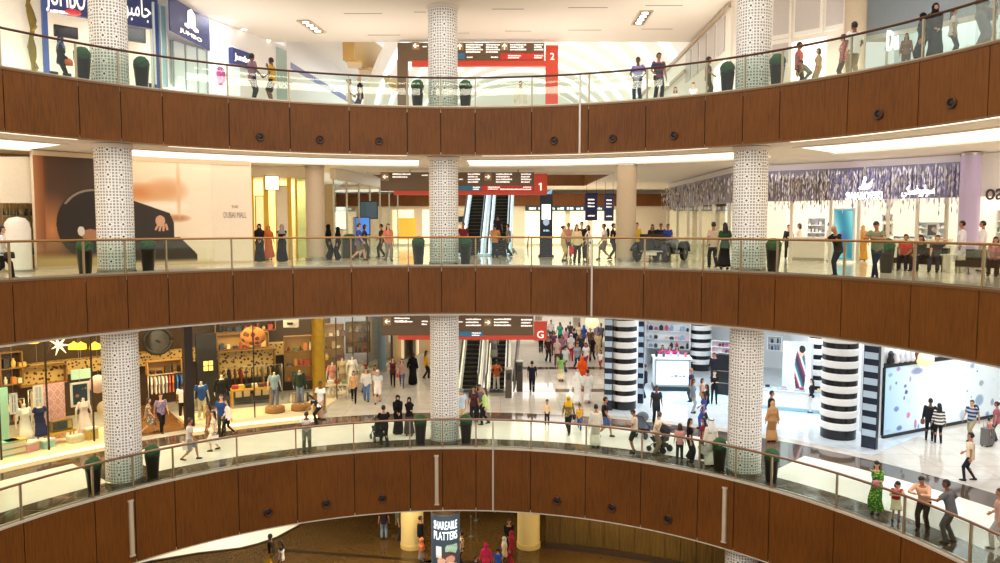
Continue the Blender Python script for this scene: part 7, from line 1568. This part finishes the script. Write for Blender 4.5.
for px, c, w in ((660.5, '#e85a98', 'left'), (668, '#e06aa8', 'middle'), (675, '#d8488c', 'right')): P('shop assistant in bright pink at the back of the beauty shop, %s of three' % w, G, px, 33.2, 'to', 1.66, 'stand', 'f', top='tee='+c, bot='trousers=#2a2a34', hair='long:k', skin='l')
P('person in dark coat beside the left striped column', G, 644.5, 398, 'left', 1.78, 'stand', top='jacket=#1c2434', bot='trousers=#1a1f2c', hair='short:k')
P('person in black at the inner striped column', G, 685, 30.5, 'right', 1.74, 'phone', top='long=#23262e', bot='trousers=#23262e', hair='short:k')
P('person in dark blue coat by the tall black cabinet', G, 719, 29.0, 'left', 1.72, 'stand', 'f', top='jacket=#232a3c', bot='trousers=#1c2030', hair='bob:k')
P('person in black right of the inner striped column', G, 711.5, 31.0, 'to', 1.74, 'stand', top='long=#26262e', bot='trousers=#2a2c36', hair='short:k')
P('security guard in black suit by the right lattice column', G, 770.5, 431, 'right', 1.78, 'stand', top='jacket=#17181d', bot='trousers=#15161a', hair='short:k', skin='m')
P('woman in camel robe and headscarf right of the lattice column', G, 772, 441.5, 20, 1.70, 'stand', 'f', gown='abaya=#b98a58', hair='hijab:c')
P('woman with black hair beside the lit poster in the beauty shop', G, 808, 26.6, 'left', 1.64, 'stand', 'f', top='long=#24252c', bot='trousers=#dfe3ea', hair='long:k', skin='w')
# --- ground floor, right
i_ = P('man in black before the cosmetics advertisement', G, 929, 440.5, 'away', 1.78, 'stand', top='long=#26262c', bot='slim=#1e2028', skin='d'); bag('handbag', i_, 'l', '#8a4a2c', 'brown bag held by the man in black', .02)
P('woman in black and white striped top before the advertisement', G, 938, 443, 10, 1.66, 'stand', 'f', top='long=stripe:#f0ece8:#3a3436:7', bot='slim=#1c1e26', hair='long:k')
i_ = P('man in striped navy shirt and khaki trousers with a backpack', G, 971, 440, 150, 1.74, 'walk', top='tee=stripe:#2a3350:#a9b4c8:6', bot='trousers=#a99a78', hair='short:b', skin='l'); bag('back', i_, 'l', '#252830', 'dark backpack worn by the man in the striped shirt')
P('bearded man in cream shirt and dark jeans walking left', G, 969.5, 481, 'left', 1.74, 'stroll', top='tee=#efdcc0', bot='slim=#262a38', skin='m')
P('woman in dark pink standing behind the grey suitcase', G, 995.5, 441, 'left', 1.66, 'stand', 'f', top='tee=#a0606c', bot='trousers=#4a4650', hair='bun:k')
P('child in coral leaning on the grey suitcase', G, 988.5, 446, 'right', 1.15, 'stand', 'c', top='tee=#c9776a', bot='shorts=#6a5a58', skin='l')
i_ = P('woman in long green patterned dress, hand on her face, at the right rail', G, 869.5, 15.5, 160, 1.72, 'face', 'f', gown='longdress=pat:#2f7a34:#a8c83a:15', hair='long:k', skin='l'); bag('handbag', i_, 'l', '#c86a7a', 'pink round bag of the woman in green', -.02)
P('girl in red top and cream skirt at the right rail', G, 889, 15.5, 190, 1.32, 'lean', 'c', top='vest=#c4302c', gown='kneeskirt=#e2d6ac', hair='bob:k', skin='l')
P('man in peach shirt and black trousers leaning on the right rail', G, 915.5, 15.55, 160, 1.78, 'lean', top='long=#eeb894', bot='trousers=#1b1a1d', hair='short:k', skin='m')
P('man in grey t-shirt and grey jeans leaning on the right rail', G, 941, 15.45, 75, 1.84, 'rest', top='tee=#6a696c', bot='trousers=#5a6066', hair='short:k', skin='d')
P('man in beige shirt and pale trousers at the right edge of the ground floor', G, 993, 16.4, 'left', 1.74, 'stroll', top='long=#c9a088', bot='trousers=#b0a8a0', hair='short:b', skin='m')
P('woman in tan top behind the man in beige at the right edge', G, 999, 17.6, 'left', 1.66, 'stand', 'f', top='tee=#a87a5a', bot='trousers=#8a7a70', hair='bun:b')
# --- crowd in the hall
CR = [(541, 353, 'black', '#1a191c', '#1c1b20', 'm'), (546, 348, 'teal', '#1f7a78', '#2a2c34', 'f'), (548, 362, 'dark brown', '#3a2a26', '#2a2628', 'm'), (551, 341, 'white', '#ece8e6', '#3a3c48', 'm'), (554, 356, 'purple', '#6a3a5c', '#3a2c34', 'f'), (557, 366, 'beige', '#cbb0a0', '#6a5048', 'f'),
      (560, 345, 'sea green', '#2a9a84', '#33353c', 'f'), (562, 359, 'mauve', '#a87a94', '#4a3a48', 'f'), (565.5, 372, 'pale grey', '#b9c0c4', '#2c3c5c', 'm'), (566, 350, 'pink', '#d8a0b8', '#5a4a5c', 'f'), (570, 343, 'black and grey', '#4a4a50', '#26262c', 'm'), (571, 360, 'white and red', '#f0e6e6', '#b02c3c', 'f'),
      (574, 352, 'navy', '#252c4c', '#23263a', 'm'), (577, 369, 'grey blue', '#8a98a8', '#2a3a5a', 'm'), (579, 345, 'cream', '#e6d4b4', '#7a6a5a', 'f'), (581, 358, 'charcoal', '#3a3a40', '#2a2a30', 'm'), (584, 348, 'royal blue', '#3a56a8', '#2c3a6a', 'f'), (586, 368, 'white hooded', '#eeeaf0', '#a02c40', 'f'),
      (590, 352, 'brown', '#6a5040', '#3a302a', 'm'), (592.5, 361, 'black robed', '#1c1b20', '#1c1b20', 'f'), (596, 345, 'lavender', '#b9a8d0', '#5a5470', 'f'), (598, 356, 'sand', '#d9c49a', '#c0a880', 'm'), (600.5, 369, 'white and crimson', '#efeaec', '#9a2a3c', 'c'), (601, 347, 'slate', '#5a6474', '#33384a', 'm')]
rq = random.Random(4)
for k, (px, py, nm, tc, bc, sx) in enumerate(CR):
    P('distant person in %s top in the far ground floor crowd' % nm, G, px, py, rq.choice(('to', 'away', 160, 200, 30)), 1.2 if sx == 'c' else rq.uniform(1.62, 1.78), rq.choice(('stand', 'walk', 'stroll', 'walk2')), sx, top='tee='+tc, bot='trousers='+bc, hair='short:k' if sx == 'm' else rq.choice(('long:k', 'bob:b', 'hijab:'+tc)), group='far ground floor crowd')
# --- lowest storey
P('man in dark checked shirt and yellow trousers on the lowest storey', LG, 271.5, 572, 'left', 1.76, 'stroll', top='tee=#2a2a24', bot='trousers=#c9a02c', skin='d')
P('woman in black and white beside the man in yellow trousers', LG, 282, 576, 'left', 1.62, 'stand', 'f', top='tee=two:#1c1b1e:#e6e6dc:1.35', bot='trousers=#17161a', hair='long:k')
P('person in dark top and pale jeans far back on the lowest storey', LG, 384, 539, 'away', 1.74, 'stand', top='tee=#2a1c26', bot='trousers=#7a8898', skin='m')
P('person in olive top left of the yellow pillar', LG, 398, 540, 'right', 1.74, 'stand', top='tee=#5a6048', bot='trousers=#33352e')
P('man in black suit and white shirt between pillar and advertising column', LG, 420.5, 553, 'right', 1.80, 'stand', top='jacket=#121216', bot='trousers=#131317', skin='m')
P('woman in orange and grey top left of the advertising column', LG, 421.5, 575, 'right', 1.68, 'stand', 'f', top='tee=two:#d97a4a:#8a8a8e:1.25', bot='trousers=#33343c', hair='hijab:#c9704a')
P('person in cream print close right of the advertising column', LG, 461.5, 566, 'left', 1.62, 'stand', 'f', top='tee=pat:#d9c49a:#3a2c22:7', bot='trousers=#3a3028', hair='bun:k')
P('woman in bright red headscarf and robe on the lowest storey', LG, 486, 580, 'away', 1.66, 'stand', 'f', gown='abaya=#c8344e', hair='hijab:r')
P('child in bright blue beside the red robe', LG, 498, 577, 'away', 1.3, 'stand', 'c', top='tee=#2a5ab0', bot='trousers=#2c3c5a')
P('woman in pale headscarf right of the child in blue', LG, 504.5, 572, 'left', 1.62, 'stand', 'f', top='long=#c9b08a', bot='trousers=#3a3430', hair='hijab:#d8d0c4')
P('woman in dark red near the right yellow pillar', LG, 511.5, 566, 'left', 1.64, 'stand', 'f', gown='abaya=#8a2430', hair='hijab:#9a2c34')
P('man in dark suit and white shirt left of the right yellow pillar', LG, 509, 556, 'to', 1.78, 'clasp', top='jacket=#17161a', bot='trousers=#15151a', skin='m')
P('child in navy left of the red robe', LG, 476, 583, 'right', 1.2, 'stand', 'c', top='tee=#2a3048', bot='trousers=#22242c')
# --- mannequins in the clothes shop
def man(label, px, r, base, h, **k):
    a = tpx(px, 420, r); p = pol(r, a, G+base); return person(label, G, px, r, 'to', h, 'manikin', k.pop('sex', 'f'), name='mannequin', cat='mannequin', pos=p, rz=-a+PI, skin=k.pop('skin', '#e9dcc9'), **k)
man('headless mannequin in long white dress in the left shop window', 24.5, 22.4, .165, 1.95, gown='longdress=#f4ede0'); man('headless mannequin in navy dress in the left shop window', 40, 22.3, .165, 1.9, gown='dress=#2f3358')
man('headless mannequin in pale pink dress near the left column', 84, 22.2, .165, 1.85, gown='longdress=#f0d8d0'); man('headless mannequin in blue t-shirt in the right shop window', 202, 22.3, .165, 1.9, sex='m', top='tee=#3d5fa0', bot='trousers=#d8c8a0')
man('headless mannequin in dark jacket in the right shop window', 222.5, 22.9, .165, 2.0, sex='m', top='jacket=#2a2724', bot='trousers=#3a3a44'); man('headless mannequin in pale blue shirt on the left round plinth', 275, 22.1, .425, 1.8, sex='m', top='tee=#a9bcc4', bot='trousers=#7a7c88')
man('headless mannequin in green jacket on the right round plinth', 300.5, 22.1, .425, 1.8, sex='m', top='jacket=#3d4a38', bot='trousers=#8a93a4'); man('headless white mannequin behind the corridor side glass', 353, 26.0, .16, 1.95, gown='longdress=#f6f0e4')
man('headless mannequin in coral top behind the corridor side glass', 333, 25.0, .16, 1.85, top='tee=#d98a7a', bot='trousers=#e6dcc8'); man('headless mannequin in beige coat behind the corridor side glass', 343, 26.2, .16, 1.85, top='jacket=#cdb48c', bot='trousers=#8a6a4a')
# --- wheels
def pushchair(label, p, rz, col):
    t = thing('pushchair', label, 'pushchair', p, rz); M_ = pm('#2a2a2c', .4, .4)
    mb = MB(); mb.extr([(-.3, .45), (.15, .4), (.32, .55), (.2, .6), (.05, .52), (-.18, .58), (-.34, 1.0), (-.4, .98)], (-.22, 0, 0), (0, 1, 0), (0, 0, 1), .44); mb.build('seat', pm(col, .8), t)
    mb = MB(); mb.ell((0, -.2, .92), (.25, .3, .22), 14, 8); mb.build('hood', pm(col, .8), t, 1)
    for sx in (-.24, .24):
        MB().tube([(sx, -.55, 1.02), (sx, -.3, .75), (sx, .3, .2)], .018, 6).build('frame_tube', M_, t, 1); MB().tube([(sx, -.3, .18), (sx, .05, .5)], .018, 6).build('leg', M_, t, 1)
        for y, r in ((-.32, .14), (.32, .11)):
            w_ = MB(); w_.lathe([(r*.4, -.02), (r, -.025), (r, .025), (r*.4, .02)], n=16); Q = Matrix.Rotation(PI/2, 3, 'Y'); w_.v = [tuple(Q @ Vector(v)+Vector((sx*1.06, y, r))) for v in w_.v]; w_.build('wheel', BLACK, t, .6)
    MB().tube([(-.24, -.55, 1.02), (.24, -.55, 1.02)], .022, 6).build('handle', BLACK, t, 1); MB().box((0, -.1, .28), (.4, .4, .12)).build('basket', pm('#1f2022', .8), t)
d_ = PUSHER['M'].to_3x3() @ Vector((0, 1, 0)); pushchair('dark green pushchair pushed along the ground floor rail', PUSHER['p']+d_.normalized()*.95, PUSHER['rz'], '#26322a')
c = atz(645, 437, G); pushchair('grey pushchair near the left striped column', c, -.8, '#5a6676'); d_ = STROLL2['M'].to_3x3() @ Vector((-.55, .1, 0)); pushchair('dark pushchair beside the man in khaki trousers', STROLL2['p']+d_*.9, STROLL2['rz']+2.6, '#2c3038')
c = atz(987, 446, G); t = thing('suitcase', 'grey upright suitcase at the right edge of the ground floor', 'suitcase', c, .5); MB().box((0, 0, .42), (.5, .3, .7)).build('shell', pm('#6f6c6c', .4), t)
mb = MB(); mb.tube([(-.13, .1, .77), (-.13, .1, 1.05), (.13, .1, 1.05), (.13, .1, .77)], .014, 6); mb.build('handle', STEEL, t, 1)
for x in (-.18, .18):
    for y in (-.1, .1): MB().ell((x, y, .04), (.035, .035, .04), 8, 6).build('wheel', BLACK, t, 1)
for x in (-.15, 0, .15): MB().box((x, -.155, .42), (.03, .02, .62)).build('ridge', pm('#5f5c5c', .4), t)
